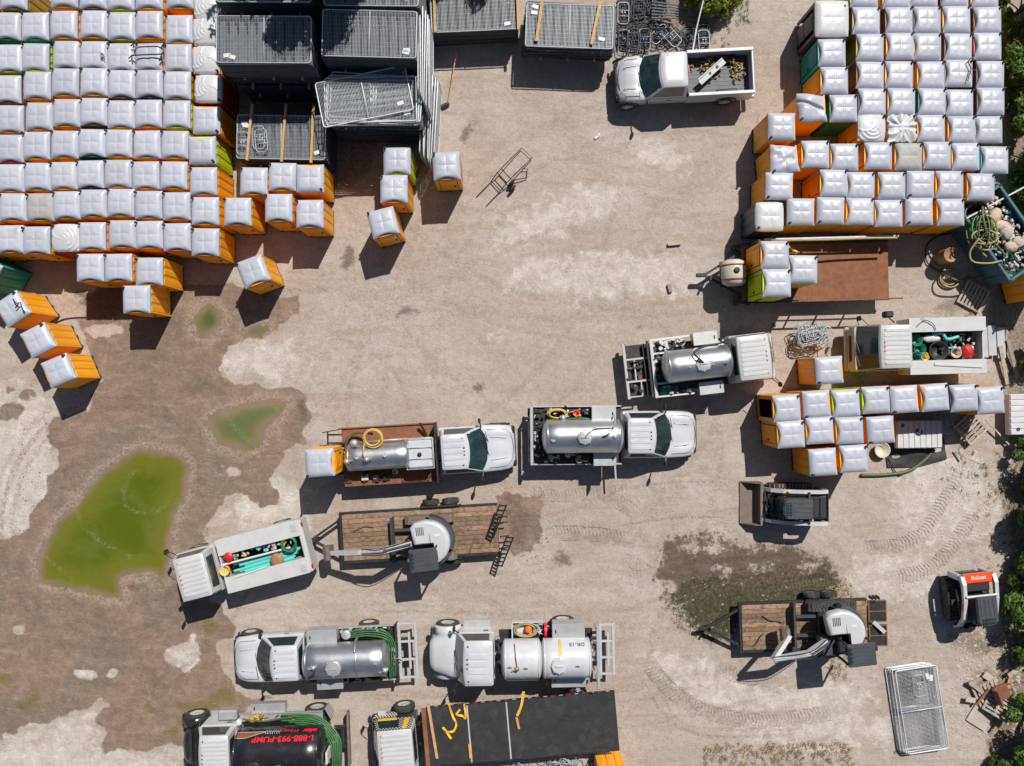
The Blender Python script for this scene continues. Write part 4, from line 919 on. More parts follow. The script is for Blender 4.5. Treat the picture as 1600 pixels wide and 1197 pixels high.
toolbox(v.root, .42, 1.38, .64, 1.22, 1.02, 1.72); toolbox(v.root, .5, 1.40, -1.24, -.70, 1.02, 1.5)
MB().box((-2.1, 0, 1.45), (.13, 2.44, .12), bev=.015).box((-2.1, 1.16, 1.1), (.1, .1, .7)).box((-2.1, -1.16, 1.1), (.1, .1, .7)).build('rear_gantry', M['aluminium'], v.root)
rk = MB()
for s in (-1, 1): rk.bar((-2.0, s * 1.1, .62), (-2.2, s * 1.1, .62), .08)
rk.box((-2.2, 0, .62), (.09, 2.3, .12)).build('rear_bumper', M['dark_steel'], v.root)
clutter(v.root, -1.95, .3, .78, 1.14, 1.04, 12); clutter(v.root, -1.9, .4, -1.14, -.78, 1.04, 7); clutter(v.root, -2.0, -1.72, -.6, .6, 1.05, 9)
MB().bar((.82, -1.26, 1.05), (.82, -1.75, 1.05), .05).box((.82, -1.52, 1.25), (.04, .5, .4)).build('open_box_door', M['mud_steel'], v.root)
MB().bar((1.42, -1.26, 1.05), (1.46, -1.92, 1.06), .07, .05).build('fold_down_step', M['aluminium'], v.root)
valve(v.root, -.8, .78, 1.6, 1.2); valve(v.root, -.6, -.78, 1.5, 1.2); MB().cyl((.15, -.95, 1.02), (.15, -.95, 1.42), .16).build('pump_housing', M['dark_steel'], v.root)
p = v.w(-1.0, .92, 1.24); coil('coiled_hose', 'yellow hose coiled on the truck with the orange bucket', p, .40, .20, 'hose_yellow', .026, 6, .035)
o = MB().lathe([(0, .0), (0, .12), (.24, .15), (.25, .14), (.03, .11), (.03, 0)], 'z', 16).build('bucket', M['signal_orange'], None, v.w(-.22, .95, 1.28)); tag(o, 'orange bucket beside the coiled yellow hose on the vacuum truck', 'bucket')
o = MB().lathe([(0, .0), (0, .14), (.30, .17), (.32, .16), (.05, .13), (.05, 0)], 'z', 18).build('bucket', M['ivory'], None, v.w(-.1, -.99, 1.03)); tag(o, 'cream bucket on the lower deck side of the middle vacuum truck', 'bucket')
o = MB().ball((0, 0, .1), (.3, .14, .12), 10, 6, .15).build('cloth_bag', M['bag_white'], None, v.w(-1.15, -1.0, 1.02)); tag(o, 'crumpled white cloth on the lower deck of the middle vacuum truck', 'cloth')
o = MB().tube(bez([(0, 0, 0), (.5, .02, .02), (1.0, -.02, .0)]), .03).build('hose', M['hose_green'], None, v.w(-.55, .72, 1.46)); tag(o, 'short green hose lying along the middle vacuum truck', 'hose')
# ------------------------------------------------------------------ T2: forward-control vacuum truck
v = V('vacuum_truck', 'vacuum truck with ribbed white forward cab and dull silver tank', 'tank truck', 1089, 568, 1.72, 6.5, TG)
chassis(v.root, -2.9, 2.9, -1.0, 1.12); cabover(v.root, 1.52, 3.32, 'work_white', None, 1.0, 2.3)
deckplate(v.root, -1.85, 1.4, 1.0, .98); tk = tank(v.root, -1.25, 1.26, .66, 1.74, 0, 'stainless', (.0,))
manhole(tk, .12, -.02, 2.30, .3); lug(tk, -.95, -.05, 2.34); lug(tk, -.45, -.1, 2.34); lug(tk, .5, -.1, 2.34)
MB().lathe([(0, .1), (.06, .1), (.07, .06), (.07, 0)], 'z', 14, (1.0, -.1, 2.32)).build('vent_cap', M['black_plastic'], tk)
for k in range(2): fit(tk, 'suction_hose', [(.1, .02, 2.5), (-.15, .25 + .05 * k, 2.55), (-.2, .5, 2.4), (.3, .66 + .04 * k, 2.2), (.85, .72, 2.15), (1.2, .8, 1.9)], .03, 'black_plastic')
toolbox(v.root, .0, .98, .78, 1.28, 1.02, 1.62); toolbox(v.root, .08, 1.05, -1.30, -.82, .9, 1.4)
MB().box((.55, -1.36, .95), (.9, .03, .05)).bar((.1, -1.32, .92), (.95, -1.42, .92), .04).build('step_bar', M['aluminium'], v.root)
g_ = MB().box((-1.72, 0, 1.2), (.13, 2.5, .12), bev=.015).box((-1.72, 1.05, 1.0), (.1, .1, .5)).box((-1.72, -1.05, 1.0), (.1, .1, .5)); g_.bar((-1.72, -1.2, 1.2), (-.1, -1.22, 1.05), .07); g_.bar((-1.72, 1.2, 1.2), (-.05, 1.22, 1.05), .09); g_.box((-1.2, .62, 1.12), (1.0, .08, .1)).box((-1.2, -.66, 1.12), (1.0, .08, .1)); g_.build('frame_rail', M['ribbed_white'], v.root)
MB().box((-2.25, 0, .62), (1.1, 2.2, .06)).build('tail_deck', M['dark_steel'], v.root); MB().box((-2.84, 0, .84), (.12, 2.36, .12), bev=.012).bar((-2.84, .5, .84), (-1.75, .5, .84), .08).bar((-2.84, -.45, .84), (-1.75, -.45, .84), .08).bar((-2.45, .5, .86), (-2.45, -.45, .86), .06).bar((-2.84, -1.1, .84), (-2.25, -1.1, .84), .05).bar((-2.25, -1.1, .84), (-2.25, -.45, .84), .05).build('tail_rack', M['ribbed_grey'], v.root); MB().bar((-2.0, 1.1, .84), (-2.0, -1.15, .84), .09).bar((-1.86, 1.2, 1.1), (-1.86, -1.2, 1.1), .09).build('tail_bar', M['dark_steel'], v.root); MB().box((-2.78, .05, .6), (.12, 2.3, .2), bev=.02).build('rear_bumper', M['black_plastic'], v.root)
clutter(v.root, -1.7, -.1, .75, 1.15, 1.04, 12, mats=('aluminium', 'ribbed_white', 'black_plastic')); clutter(v.root, -1.7, -.1, -1.15, -.8, 1.04, 9); clutter(v.root, -1.65, -1.4, -.6, .6, 1.05, 8); clutter(v.root, -2.8, -2.1, -.9, .9, .7, 9, mats=('dark_steel', 'rust'))
MB().cyl((-1.52, -.95, 1.05), (-.8, -.92, 1.05), .16).build('air_receiver', M['green'], v.root)
clutter(v.root, 1.1, 1.45, .3, .95, 1.05, 9)
# ------------------------------------------------------------------ T4: rusty flatbed tank truck with tote
v = V('tank_truck', 'white pickup cab truck with rusty flat deck, silver tank and caged tote', 'tank truck', 600, 712, 1.72, 3.5, TG)
chassis(v.root, -2.3, 3.1, -.7, 1.14); pickup_front(v.root, 2.30, 'white_paint', .985, 5, True, 3.15, 5)
deckplate(v.root, -1.85, 2.15, 1.22, .98, 'rust')
hb = MB().box((2.18, 0, 1.42), (.07, 2.5, .9), bev=.01); hb.build('headboard', M['dark_steel'], v.root)
tk = tank(v.root, -1.45, .98, .56, 1.62); lug(tk, -1.05, 0, 2.2); lug(tk, .1, .02, 2.2); valve(tk, -.62, -.05, 2.24, 1.2); valve(tk, -1.45, -.1, 2.12, 1.3)
MB().cyl((-1.15, .5, 1.75), (-1.15, .62, 2.1), .13).lathe([(0, .16), (.04, .16), (.05, 0)], 'z', 16, (-1.15, .62, 2.1)).build('pressure_dome', M['aluminium'], tk)
fit(v.root, 'fill_pipe', [(-.9, .62, 1.9), (.3, .66, 1.9), (1.1, .66, 1.8)], .04, 'aluminium', False)
for s in (-1, 1):
    MB().box((.15, s * 1.22, 1.06), (3.95, .05, .10)).build('side_rail', M['rust'], v.root)
MB().bar((1.78, .62, 1.05), (1.55, 1.25, 1.45), .09).build('strut', M['dark_steel'], v.root)
clutter(v.root, -1.7, .5, -1.1, -.65, 1.04, 11, mats=('black_plastic', 'dark_steel')); clutter(v.root, -1.8, -1.5, -.5, .6, 1.05, 9)
MB().box((-.95, -.9, 1.12), (.3, .26, .2), bev=.02).build('battery_box', M['ivory'], v.root); MB().box((-.5, -.92, 1.08), (.24, .18, .1), bev=.02).build('fuse_box', M['ivory'], v.root); MB().lathe([(0, .13), (.1, .13), (.11, 0)], 'z', 14, (.35, -.72, 1.1)).build('filter_cap', M['label_white'], v.root)
rk = MB().box((-2.35, -.1, .78), (1.0, 1.3, .07)); 
for y in (.95, .6, .2): rk.bar((-1.85, y, 1.0), (-2.45, y + .03, .95), .07)
rk.bar((-2.5, .15, .9), (-2.45, 1.1, .95), .06).bar((-1.85, 1.2, 1.35), (-2.6, 1.1, 1.3), .04).bar((-1.88, 1.2, .95), (-1.88, 1.2, 1.4), .05).build('tail_rack', M['dark_steel'], v.root)
tot = thing('caged_tote', 'white caged liquid tote strapped behind the cab of the rusty deck truck', 'tote', v.w(1.52, .02, 1.02), v.a)
MB().box((0, 0, .55), (1.02, 1.2, .98), bev=.08).build('bottle', M['tank_white'], tot); MB().lathe([(0, .09), (.05, .09), (.06, 0)], 'z', 16, (0, -.02, 1.04)).build('filler_cap', M['black_plastic'], tot)
cg = MB()
for z in (.15, .45, .75, 1.06): cg.tube([(-.55, -.62, z), (.55, -.62, z), (.55, .62, z), (-.55, .62, z)], .018, 5, True)
for x in (-.55, -.18, .18, .55):
    for s in (-1, 1): cg.tube([(x, s * .62, .05), (x, s * .62, 1.06)], .014, 5)
for y in (-.3, .3):
    for s in (-1, 1): cg.tube([(s * .55, y, .05), (s * .55, y, 1.06)], .014, 5)
for y in (.0,): cg.tube([(-.55, y - .2, 1.07), (.55, y - .2, 1.07)], .022, 5); cg.tube([(-.55, .26, 1.07), (.55, .26, 1.07)], .022, 5)
cg.build('cage', M['galvanised'], tot); MB().box((0, 0, .03), (1.1, 1.2, .06)).build('tote_base', M['galv_dark'], tot)
coil('coiled_hose', 'thick yellow hose ring hanging off the tank of the rusty deck truck', v.w(-.35, .78, 1.95), .38, .36, 'hose_yellow', .035, 4, .05)
o = MB().tube(bez([(-1.7, .35, 1.2), (-1.55, .75, 1.3), (-1.2, 1.0, 1.35), (-.7, 1.0, 1.6), (-.4, .95, 1.9)]), .055, 8).build('hose', M['hose_olive'], None, v.o, (0, 0, v.a)); tag(o, 'dark olive suction hose arching over the rusty deck', 'hose')
o = MB().tube(bez([(-.7, .72, 2.05), (-.72, .4, 2.3), (-.75, .15, 2.3), (-.62, 0, 2.3)]), .03, 7).build('hose', M['hose_yellow'], None, v.o, (0, 0, v.a)); tag(o, 'short yellow hose looping down onto the tank of the rusty deck truck', 'hose')
# ------------------------------------------------------------------ T7: silver tank truck facing left
v = V('vacuum_truck', 'white pickup cab vacuum truck with polished silver tank and green hoses', 'tank truck', 540, 1030, 1.74, 183, TG)
chassis(v.root, -2.8, 2.3, -.8, 1.16); pickup_front(v.root, 1.85, 'white_paint', .985, 5, True, 3.05)
vac_deck(v, -2.0, 1.75, 1.14); tk = tank(v.root, -1.62, 1.55, .72, 1.76, 0, 'stainless', (-.55,)); manhole(tk, .35, .1, 2.43, .3); lug(tk, 1.35, .02, 2.48); lug(tk, -1.35, .0, 2.48); valve(tk, 1.15, .0, 2.5); valve(tk, -1.7, .35, 2.2, 1.2)
fit(tk, 'vent_hose', [(1.1, .1, 2.5), (1.2, .35, 2.5), (1.45, .55, 2.2), (1.5, .9, 1.6)], .035, 'black_plastic'); fit(tk, 'suction_pipe', [(-.5, -.45, 2.35), (-.5, -.75, 2.05), (-.5, -.85, 1.5)], .06, 'stainless')
toolbox(v.root, .35, 1.55, -1.24, -.72, 1.02, 1.72); toolbox(v.root, .25, 1.3, .78, 1.30, .95, 1.4)
MB().lathe([(0, .2), (.12, .2), (.14, .17), (.14, 0)], 'z', 20, (.0, -.92, 1.32)).build('blower', M['aluminium'], v.root)
clutter(v.root, -1.8, .3, -1.1, -.8, 1.04, 12, mats=('aluminium', 'dark_steel', 'brass')); clutter(v.root, -1.7, .2, .8, 1.12, 1.04, 10); clutter(v.root, -1.98, -1.8, -.7, .7, 1.05, 9)
rack(v.root, -2.85, -2.15, 1.2, .95, 'ribbed_grey', 3)
MB().box((-2.06, 0, 1.25), (.10, 2.46, .12), bev=.01).box((-2.06, 1.15, 1.0), (.08, .08, .5)).box((-2.06, -1.15, 1.0), (.08, .08, .5)).build('rear_gantry', M['dark_steel'], v.root)
for k in range(4):
    o = MB().tube(bez([(.0 + .1 * (k % 2), -1.0 + .08 * k, 1.35), (-.9, -1.12 + .09 * k, 1.45), (-1.65, -.98 + .09 * k, 1.4 + .04 * k), (-2.0 + .075 * k, -.4, 1.3 + .05 * k), (-2.0 + .075 * k, .3, 1.3 + .05 * k), (-1.95 + .07 * k, 1.0, 1.25 + .04 * k)]), .03, 7).build('hose', M['hose_olive' if k == 2 else 'hose_green'], None, v.o, (0, 0, v.a)); tag(o, f'{["outermost", "second outermost", "olive", "innermost"][3 - k] if k != 2 else "olive"} hose wrapped round the back of the polished silver tank', 'hose', 'green hoses on the silver truck')
coil('coiled_hose', 'yellow hose bundle low beside the polished silver tank', v.w(-1.05, .98, 1.15), .36, .14, 'hose_yellow', .028, 4, .03)
# ------------------------------------------------------------------ T6 and T11: utility trucks with forward cabs
def utility_truck(label, px, py, z, yaw, L_, wb, gw, cf, cbk, zr, bed_col='work_white', full=True, slope=.42, paint='work_white', glass='glass_dark', zt=1.55):
    v = V('utility_truck', label, 'utility truck', px, py, z, yaw, 'trucks parked in the yard')
    cabover(v.root, cbk, cf, 'work_white', None if paint == 'work_white' else paint, .98, zr, glass, slope); chassis(v.root, -L_ / 2, cbk + .8, -L_ / 2 + 1.0, wb + .02, .40)
    hw = wb - gw
    for s in (-1, 1):
        b_ = MB().box((0, s * (gw + hw / 2), (zt + .62) / 2 + .0), (L_, hw, zt - .62), bev=.02).build('side_locker', M[bed_col], v.root)
        MB().box((0, s * (gw + hw / 2), zt + .014), (L_ - .02, hw + .03, .03), bev=.01).build('locker_lid', M[bed_col], b_)
        for k in range(3): MB().box((L_ / 2 - .6 - k * (L_ - .4) / 3, s * (wb + .006), 1.1), ((L_ - .6) / 3, .02, .7), bev=.008).build('locker_door', M[bed_col], b_)
    MB().box((0, 0, .78), (L_ - .02, 2 * gw + .02, .08)).build('bed_floor', M['junk_dark'], v.root)
    MB().box((L_ / 2 - .03, 0, 1.2), (.06, 2 * gw, .75)).build('bed_front', M[bed_col], v.root)
    return v
v = utility_truck('white utility truck carrying aqua pipes, turned at an angle near the puddle', 411, 869, 1.55, 194.5, 3.55, 1.12, .48, 3.75, 2.0, 2.42, zt=1.62)
T6 = v
MB().box((-1.78, 0, 1.1), (.22, 2.24, 1.0), bev=.04).build('tailgate', M['work_white'], v.root)
for s in (-1, 1):
    MB().box((-1.9, s * .9, 1.55), (.05, .16, .14), bev=.01).build('tail_light', M['dark_red_lamp'], v.root)
    MB().box((-1.55, s * .86, 1.66), (.22, .3, .03)).build('corner_plate', M['ribbed_grey'], v.root)
v2 = utility_truck('white flat nosed utility truck with a bin full of black and green pots', 1477, 540, 1.55, 181.5, 3.2, 1.16, .60, 3.72, 1.75, 2.42, slope=.62, zt=1.75, paint='ivory', glass='glass_dark')
T11 = v2
mm_ = MB().box((0, 0, .0), (.34, .26, .42), bev=.05); mm_.tube([(-.1, 0, -.3), (-.3, .1, -.55), (-.6, .3, -.7)], .025, 6); mm_.build('mirror', M['black_plastic'], v2.root, v2.l(1387, 491, 2.0))
MB().box((-1.55, 0, 1.2), (.06, 1.2, .8)).build('tailgate', M['work_white'], v2.root)
MB().bar((-1.4, .9, 1.80), (.6, .75, 1.80), .10, .05).build('lid_strut', M['ribbed_white'], v2.root)
# ------------------------------------------------------------------ T8: white two-section tank truck
def hood_truck(v, cb, paint, hoodpaint, w_=1.0, zr=2.45, hoodw=.72, L_=2.75, ribs=0, hl=1.25):
    greenhouse(v.root, (cb + .02, cb + 1.68, w_ - .02), (cb + .04, cb + 1.27, w_ - .09), 1.55, zr, paint, .12, .07, ribs, 5, 'glass_teal', 'black_plastic', .07)
    MB().box((cb + .75, 0, 1.06), (1.5, 2 * w_, 1.0), bev=.05).build('body', M[paint], v.root)
    def sec(x, w, zt, zl):
        h = [(0, zl), (w, zl), (w + .02, zl + .3), (w, zt - .16), (w - .1, zt - .04), (w * .5, zt + .02), (0, zt + .03)]
        return [(x, -y, z) for y, z in h] + [(x, y, z) for y, z in h[::-1][1:-1]]
    MB().loft([sec(cb + 1.58, w_ - .06, 1.56, .8), sec(cb + 1.85, w_ - .1, 1.56, .8), sec(cb + L_ - .7, hoodw + .04, 1.49, .75), sec(cb + L_ - .25, hoodw - .08, 1.42, .75), sec(cb + L_ - .06, hoodw - .22, 1.33, .75), sec(cb + L_, hoodw - .32, 1.2, .8)], True).build('hood', M[hoodpaint], v.root)
    for s in (-1, 1):
        f = []
        for t in np.linspace(-.15, math.pi * .9, 10):
            x, z = cb + 2.02 + math.cos(t) * .60, .52 + math.sin(t) * .62
            f.append([(x, s * (hoodw - .1), z), (x, s * (w_ + .10), z - .02), (x, s * (w_ + .13), z - .09), (x, s * (hoodw - .1), z - .09)])
        MB().loft(f, True).build('fender', M[hoodpaint], v.root)
        MB().box((cb + L_ - .18, s * (hoodw + .16), 1.0), (.2, .24, .2), bev=.05).build('headlight', M['glass_dark'], v.root)
        m = MB().box((cb + 1.65, s * (w_ + .28), 1.95), (.1, .22, .44), bev=.03); m.tube([(cb + 1.5, s * w_, 1.6), (cb + 1.65, s * (w_ + .2), 1.75)], .025, 5); m.build('mirror', M['black_plastic'], v.root)
        MB().box((cb + .75, s * (w_ + .13), .62), (1.2, .28, .12), bev=.02).build('cab_step', M['aluminium'], v.root)
        MB().box((cb + .35, s * (w_ + .012), 1.3), (.2, .04, .05), bev=.01).build('door_handle', M['black_plastic'], v.root)
        wheel(v.root, cb + 2.02, s * (w_ + .03), .50, .28, 'rim', s)
    MB().box((cb + L_ - .16, 0, .68), (.2, 1.5, .3), bev=.06).build('bumper', M['aluminium'], v.root)
def text_on(par, s, size, m_, place, name='lettering', shear=0, bold=.02, sx=1):
    cu = bpy.data.curves.new('lettering', 'FONT'); cu.body = s; cu.size = size; cu.shear = shear; cu.offset = bold * size; cu.align_x = 'CENTER'; cu.extrude = .004
    to = bpy.data.objects.new('lettering_source', cu); C.objects.link(to)
    dg = bpy.context.evaluated_depsgraph_get(); me_ = bpy.data.meshes.new_from_object(to.evaluated_get(dg)); bpy.data.objects.remove(to)
    for vt in me_.vertices: vt.co = place(vt.co.x * sx, vt.co.y, vt.co.z)
    me_.materials.clear(); me_.materials.append(M[m_]); me_.name = name
    return link(name, me_, par)
v = V('tank_truck', 'white hooded tank truck with a white two section tank', 'tank truck', 855, 1027, 1.85, 181, TG)
chassis(v.root, -2.7, 4.4, -.75, 1.24, .48, 'rim'); hood_truck(v, 2.18, 'tank_white', 'tank_white', 1.0, 2.45, .80, 2.75)
for k in range(3): MB().box((2.85, (k - 1) * .3, 2.53), (.75, .22, .03), bev=.012).build('roof_rib', M['tank_white'], v.root)
deckplate(v.root, -1.95, 2.0, .95, 1.02)
t1 = tank(v.root, -.0 + .35, 1.75, .80, 1.90, 0, 'tank_white', (), .18); t2 = tank(v.root, -1.72, .15, .80, 1.90, 0, 'tank_white', (), .12)
manhole(t2, -.45, .05, 2.66, .3, 'tank_white'); MB().grid(lambda a, b: (-.5 + (a - .5) * .09 * (1 + b), -math.cos(R(8 + 58 * b)) * .804, 1.90 + math.sin(R(8 + 58 * b)) * .804), 2, 12).build('rust_streak', M['rust_stain'], t2)
lug(t1, 1.55, .05, 2.72); lug(t1, .9, .1, 2.72); lug(t2, -1.2, .05, 2.72); valve(t1, 1.25, .12, 2.72, .9, 'brass')
fit(t1, 'breather_pipe', [(1.25, .1, 2.74), (1.3, -.3, 2.72), (1.34, -.75, 2.35)], .02, 'mud_steel'); fit(t1, 'sight_pipe', [(1.7, .84, 2.0), (.4, .84, 2.0)], .05, 'stainless', False)
fit(t2, 'manhole_clamp', [(-.6, .35, 2.62), (-.3, .5, 2.6), (.2, .62, 2.3)], .04, 'aluminium')
toolbox(v.root, -1.55, -.25, -1.36, -.78, 1.1, 1.85, 'aluminium'); toolbox(v.root, -1.6, -.2, .86, 1.36, 1.0, 1.45, 'aluminium')
for s in (-1, 1):
    q = MB().cyl((-.02, s * 1.0, 1.35), (.08, s * 1.0, 1.35), .30, n=20); q.build('hose_reel', M['decal_red'], v.root); MB().cyl((-.05, s * 1.0, 1.35), (.11, s * 1.0, 1.35), .10).build('reel_hub', M['blue'], v.root)
tray = MB().box((.78, -1.0, 1.06), (1.3, .62, .06)); tray.box((.78, -1.32, 1.2), (1.3, .04, .3)).box((1.43, -1.0, 1.25), (.05, .62, .4)); tray.build('side_tray', M['tank_white'], v.root)
clutter(v.root, .1, .45, -1.25, -.85, 1.1, 9, mats=('black_plastic', 'tank_white', 'aluminium')); clutter(v.root, .2, 1.5, .85, 1.2, 1.0, 6, mats=('black_plastic',)); clutter(v.root, -1.95, -1.8, -.6, .6, 1.4, 8, mats=('aluminium', 'ivory')); clutter(v.root, 1.95, 2.15, -.7, .6, 1.1, 9, mats=('aluminium', 'black_plastic'))
coil('coiled_hose', 'pale yellow hose coil in the side tray of the white tank truck', v.w(.85, -1.0, 1.12), .48, .28, 'hose_tan', .032, 7, .035)
o = MB().lathe([(0, .17), (.28, .14), (.3, .12), (.3, 0)], 'z', 16).build('bucket', M['signal_orange'], None, v.w(.75, -1.02, 1.12)); tag(o, 'orange bucket inside the hose coil on the white tank truck', 'bucket')
MB().box((-2.1, 0, 1.95), (.12, 2.6, .12), bev=.015).box((-2.1, 1.1, 1.4), (.1, .1, 1.1)).box((-2.1, -1.1, 1.4), (.1, .1, 1.1)).build('rear_gantry', M['galvanised'], v.root); rack(v.root, -2.85, -2.3, 1.1, .9, 'ribbed_grey', 3)
def on_tank(xc, th, r, zc):                                   # wrap lettering round a tank lying along x: text right = -x side view from -y
    def f(x, y, z):
        a = th + y / r; rr = r + .004 + z
        return Vector((xc + x, -math.cos(a) * rr, zc + math.sin(a) * rr))
    return f
text_on(t2, 'DR-15', .24, 'decal_dark', on_tank(-1.2, R(27), .8, 1.9), bold=.012)
# ------------------------------------------------------------------ T9: black tank truck
v = V('tank_truck', 'black tank truck with red lettering and green hoses wrapped round its back', 'tank truck', 442, 1174, 2.0, 182, TG)
chassis(v.root, -2.4, 4.2, -1.1, 1.25, .50, 'rim'); hood_truck(v, 2.05, 'work_white', 'black_paint', 1.0, 2.4, .82, 2.35, 9)
tk = tank(v.root, -1.62, 1.75, 1.0, 2.02, 0, 'black_paint', (), .16)
manhole(tk, .85, .18, 2.98, .26, 'black_plastic'); valve(tk, 1.3, .2, 3.02, .9); lug(tk, -.1, .1, 3.02)
text_on(tk, '1-888-993-PUMP', .34, 'decal_red', on_tank(-.22, R(31), 1.0, 2.02), bold=.012, sx=1.08)
text_on(tk, 'alex', .32, 'decal_red', on_tank(-1.25, R(10), 1.0, 2.02), bold=.03, shear=.4, sx=1.05); text_on(tk, 'Waters', .28, 'decal_red', on_tank(-.40, R(10), 1.0, 2.02), bold=-.004, shear=.3, sx=.95)
wr = on_tank(0, 0, 1.0, 2.02); sw = MB()
for k in range(7): sw.tube(bez([wr(-.02 + k * .09, R(10) + .04 * math.sin(k * 2), .0), wr(.04 + k * .09, R(18) + .05 * math.sin(k * 3), 0), wr(.0 + k * .09, R(23), 0), wr(.08 + k * .09, R(14), 0)], 4), .008, 4)
sw.build('white_script', M['label_white'], tk)
rp = MB()
rp.grid(lambda a, b: wr(1.75 - a * 1.15, R(16) + (R(16) + R(10) * math.sin(3 * a)) * b * (1 - a * .9), .004), 10, 4); rp.build('rust_patch', M['rust'], tk)
ed = MB(); ed.tube([wr(1.75 - a * 1.15, R(16) + (R(16) + R(10) * math.sin(3 * a)) * (1 - a * .9), .004) for a in np.linspace(0, 1, 9)], .012, 5); ed.tube([wr(1.75 - a * 1.15, R(16), .004) for a in np.linspace(0, 1, 9)], .012, 5); ed.build('patch_edge', M['bag_tan'], tk)
pl = MB().box((.25, -1.14, 1.18), (3.5, .34, .06), bev=.01); pl.box((.25, -1.31, 1.22), (3.5, .04, .1)); pl.build('side_platform', M['aluminium'], v.root)
MB().box((.25, 1.14, 1.18), (3.5, .34, .06)).build('side_platform', M['aluminium'], v.root)
toolbox(v.root, .1, 1.5, -1.66, -1.34, .75, 1.15, 'aluminium'); MB().box((-1.75, -1.25, 1.0), (.03, .5, .7), rz=.5).build('mud_flap', M['aluminium'], v.root)
MB().box((2.5, -1.28, 1.05), (.8, .42, .5), bev=.06).build('fuel_tank', M['aluminium'], v.root); MB().box((2.0, -1.0, 1.35), (.25, .3, .3), bev=.1).build('air_filter', M['label_white'], v.root)
clutter(v.root, -2.05, -1.8, -.8, .8, 1.3, 10, mats=('black_plastic', 'mud_steel', 'dark_red_lamp', 'label_white')); clutter(v.root, .4, 1.7, -1.26, -1.04, 1.2, 9, mats=('brass', 'hose_yellow'))
MB().box((-2.5, 0, .9), (.1, 2.3, .3), bev=.02).build('rear_bumper', M['mud_steel'], v.root); MB().box((-1.86, .2, 1.9), (.08, .5, .9), bev=.02).build('rear_hatch', M['label_white'], v.root)
for k in range(6):
    yy = -1.26 + .075 * k
    o = MB().tube(bez([(.2 - .3 * (k % 3), yy, 1.40), (-.7, yy - .02, 1.45 + .02 * k), (-1.5, yy + .08, 1.6 + .03 * k), (-2.25 + .07 * k, -.5 + .06 * k, 1.75), (-2.36 + .075 * k, .2, 1.8), (-2.3 + .07 * k, .9, 1.7)]), .036, 7).build('hose', M['hose_olive' if k in (1, 4) else 'hose_green'], None, v.o, (0, 0, v.a)); tag(o, f'{ORD[6 - k]} suction hose from the outside curving round the rear of the black tank', 'hose', 'green hoses on the black truck')
o = MB().tube(bez([(1.7, -1.12, 1.4), (.9, -1.05, 1.42), (.2, -1.15, 1.45), (-.3, -1.2, 1.5)]), .04, 7).build('hose', M['hose_olive'], None, v.o, (0, 0, v.a)); tag(o, 'dark olive hose lying on the side platform of the black tank truck', 'hose')
# ------------------------------------------------------------------ T10: flatbed with a black deck
v = V('flatbed_truck', 'flatbed truck with long black deck and ribbed white cab at the bottom edge', 'flatbed truck', 817, 1139, 1.25, 185, 'trucks parked in the yard')
chassis(v.root, -3.8, 6.1, -2.4, 1.15, .45)
for (a, b) in ((2.28, 4.0), (.62, 2.24), (-3.98, .58)): MB().box(((a + b) / 2, 0, 1.2), (b - a, 2.42, .1), bev=.008).build('deck_panel', M['tarp_black'], v.root)
for x in (2.26, .60): MB().box((x, 0, 1.235), (.06, 2.40, .04)).build('deck_joint', M['ribbed_grey'], v.root)
MB().box((4.1, 0, 1.2), (.18, 2.42, .12)).build('headboard', M['rust'], v.root)
for s in (-1, 1):
    MB().box((0, s * 1.235, 1.16), (7.96, .05, .16)).build('rub_rail', M['dark_steel'], v.root)
    for k in range(24): MB().box((-3.7 + k * .33, s * 1.263, 1.17), (.16, .006, .05)).build('reflector', M['decal_red' if k % 2 else 'label_white'], v.root)
cabover(v.root, 4.45, 6.3, 'work_white', 'black_paint', .98, 2.35, 'glass_dark', .35, ax=-.35)
for k, (x, z_) in enumerate(((5.95, .95), (4.9, .95))): pass
def side_pt(u, v, off=.012):                                    # on the driver's side of the cab above the belt
    A, B = Vector((4.50, -.958, 1.33)), Vector((6.22, -.958, 1.33)); Cc, D = Vector((4.54, -.885, 2.33)), Vector((5.92, -.885, 2.33))
    return A.lerp(B, u).lerp(Cc.lerp(D, u), v) + Vector((0, -off, off * .07))
MB().loft([[side_pt(u, v) for u, v in ((0, 0), (1, 0), (1, 1), (0, 1))], [side_pt(u, v, -.01) for u, v in ((0, 0), (1, 0), (1, 1), (0, 1))]]).build('door_wrap', M['black_paint'], v.root)
MB().loft([[side_pt(u, v, .03) for u, v in ((.38, .22), (.90, .22), (.88, .80), (.38, .80))], [side_pt(u, v, -.01) for u, v in ((.38, .22), (.90, .22), (.88, .80), (.38, .80))]]).build('door_window', M['glass_dark'], v.root)
dm = MB()
for i in range(22):
    for j in range(11):
        u, w__ = (i + .5) / 22, (j + .5) / 11
        if (i + j) % 2 or (.36 < u < .92 and .18 < w__ < .84): continue
        dm.box(side_pt(u, w__, .016), (.055, .012, .05), ry=.6)
for i in range(16):
    for j in range(4):
        if (i + j) % 2 == 0: dm.box((5.28 + i * .06, -1.0, .82 + j * .12), (.04, .03, .05), ry=.6)
dm.build('diamond_pattern', M['label_white'], v.root)
MB().loft([[side_pt(u, w_, .034) for u, w_ in ((.10, .10), (.22, .10), (.26, .94), (.14, .94))], [side_pt(u, w_, -.01) for u, w_ in ((.10, .10), (.22, .10), (.26, .94), (.14, .94))]]).build('warning_sticker', M['decal_yellow'], v.root)
MB().loft([[side_pt(u, w_, .034) for u, w_ in ((.42, -.02), (.88, -.02), (.90, .15), (.44, .15))], [side_pt(u, w_, -.01) for u, w_ in ((.42, -.02), (.88, -.02), (.90, .15), (.44, .15))]]).build('warning_sticker', M['decal_yellow'], v.root)
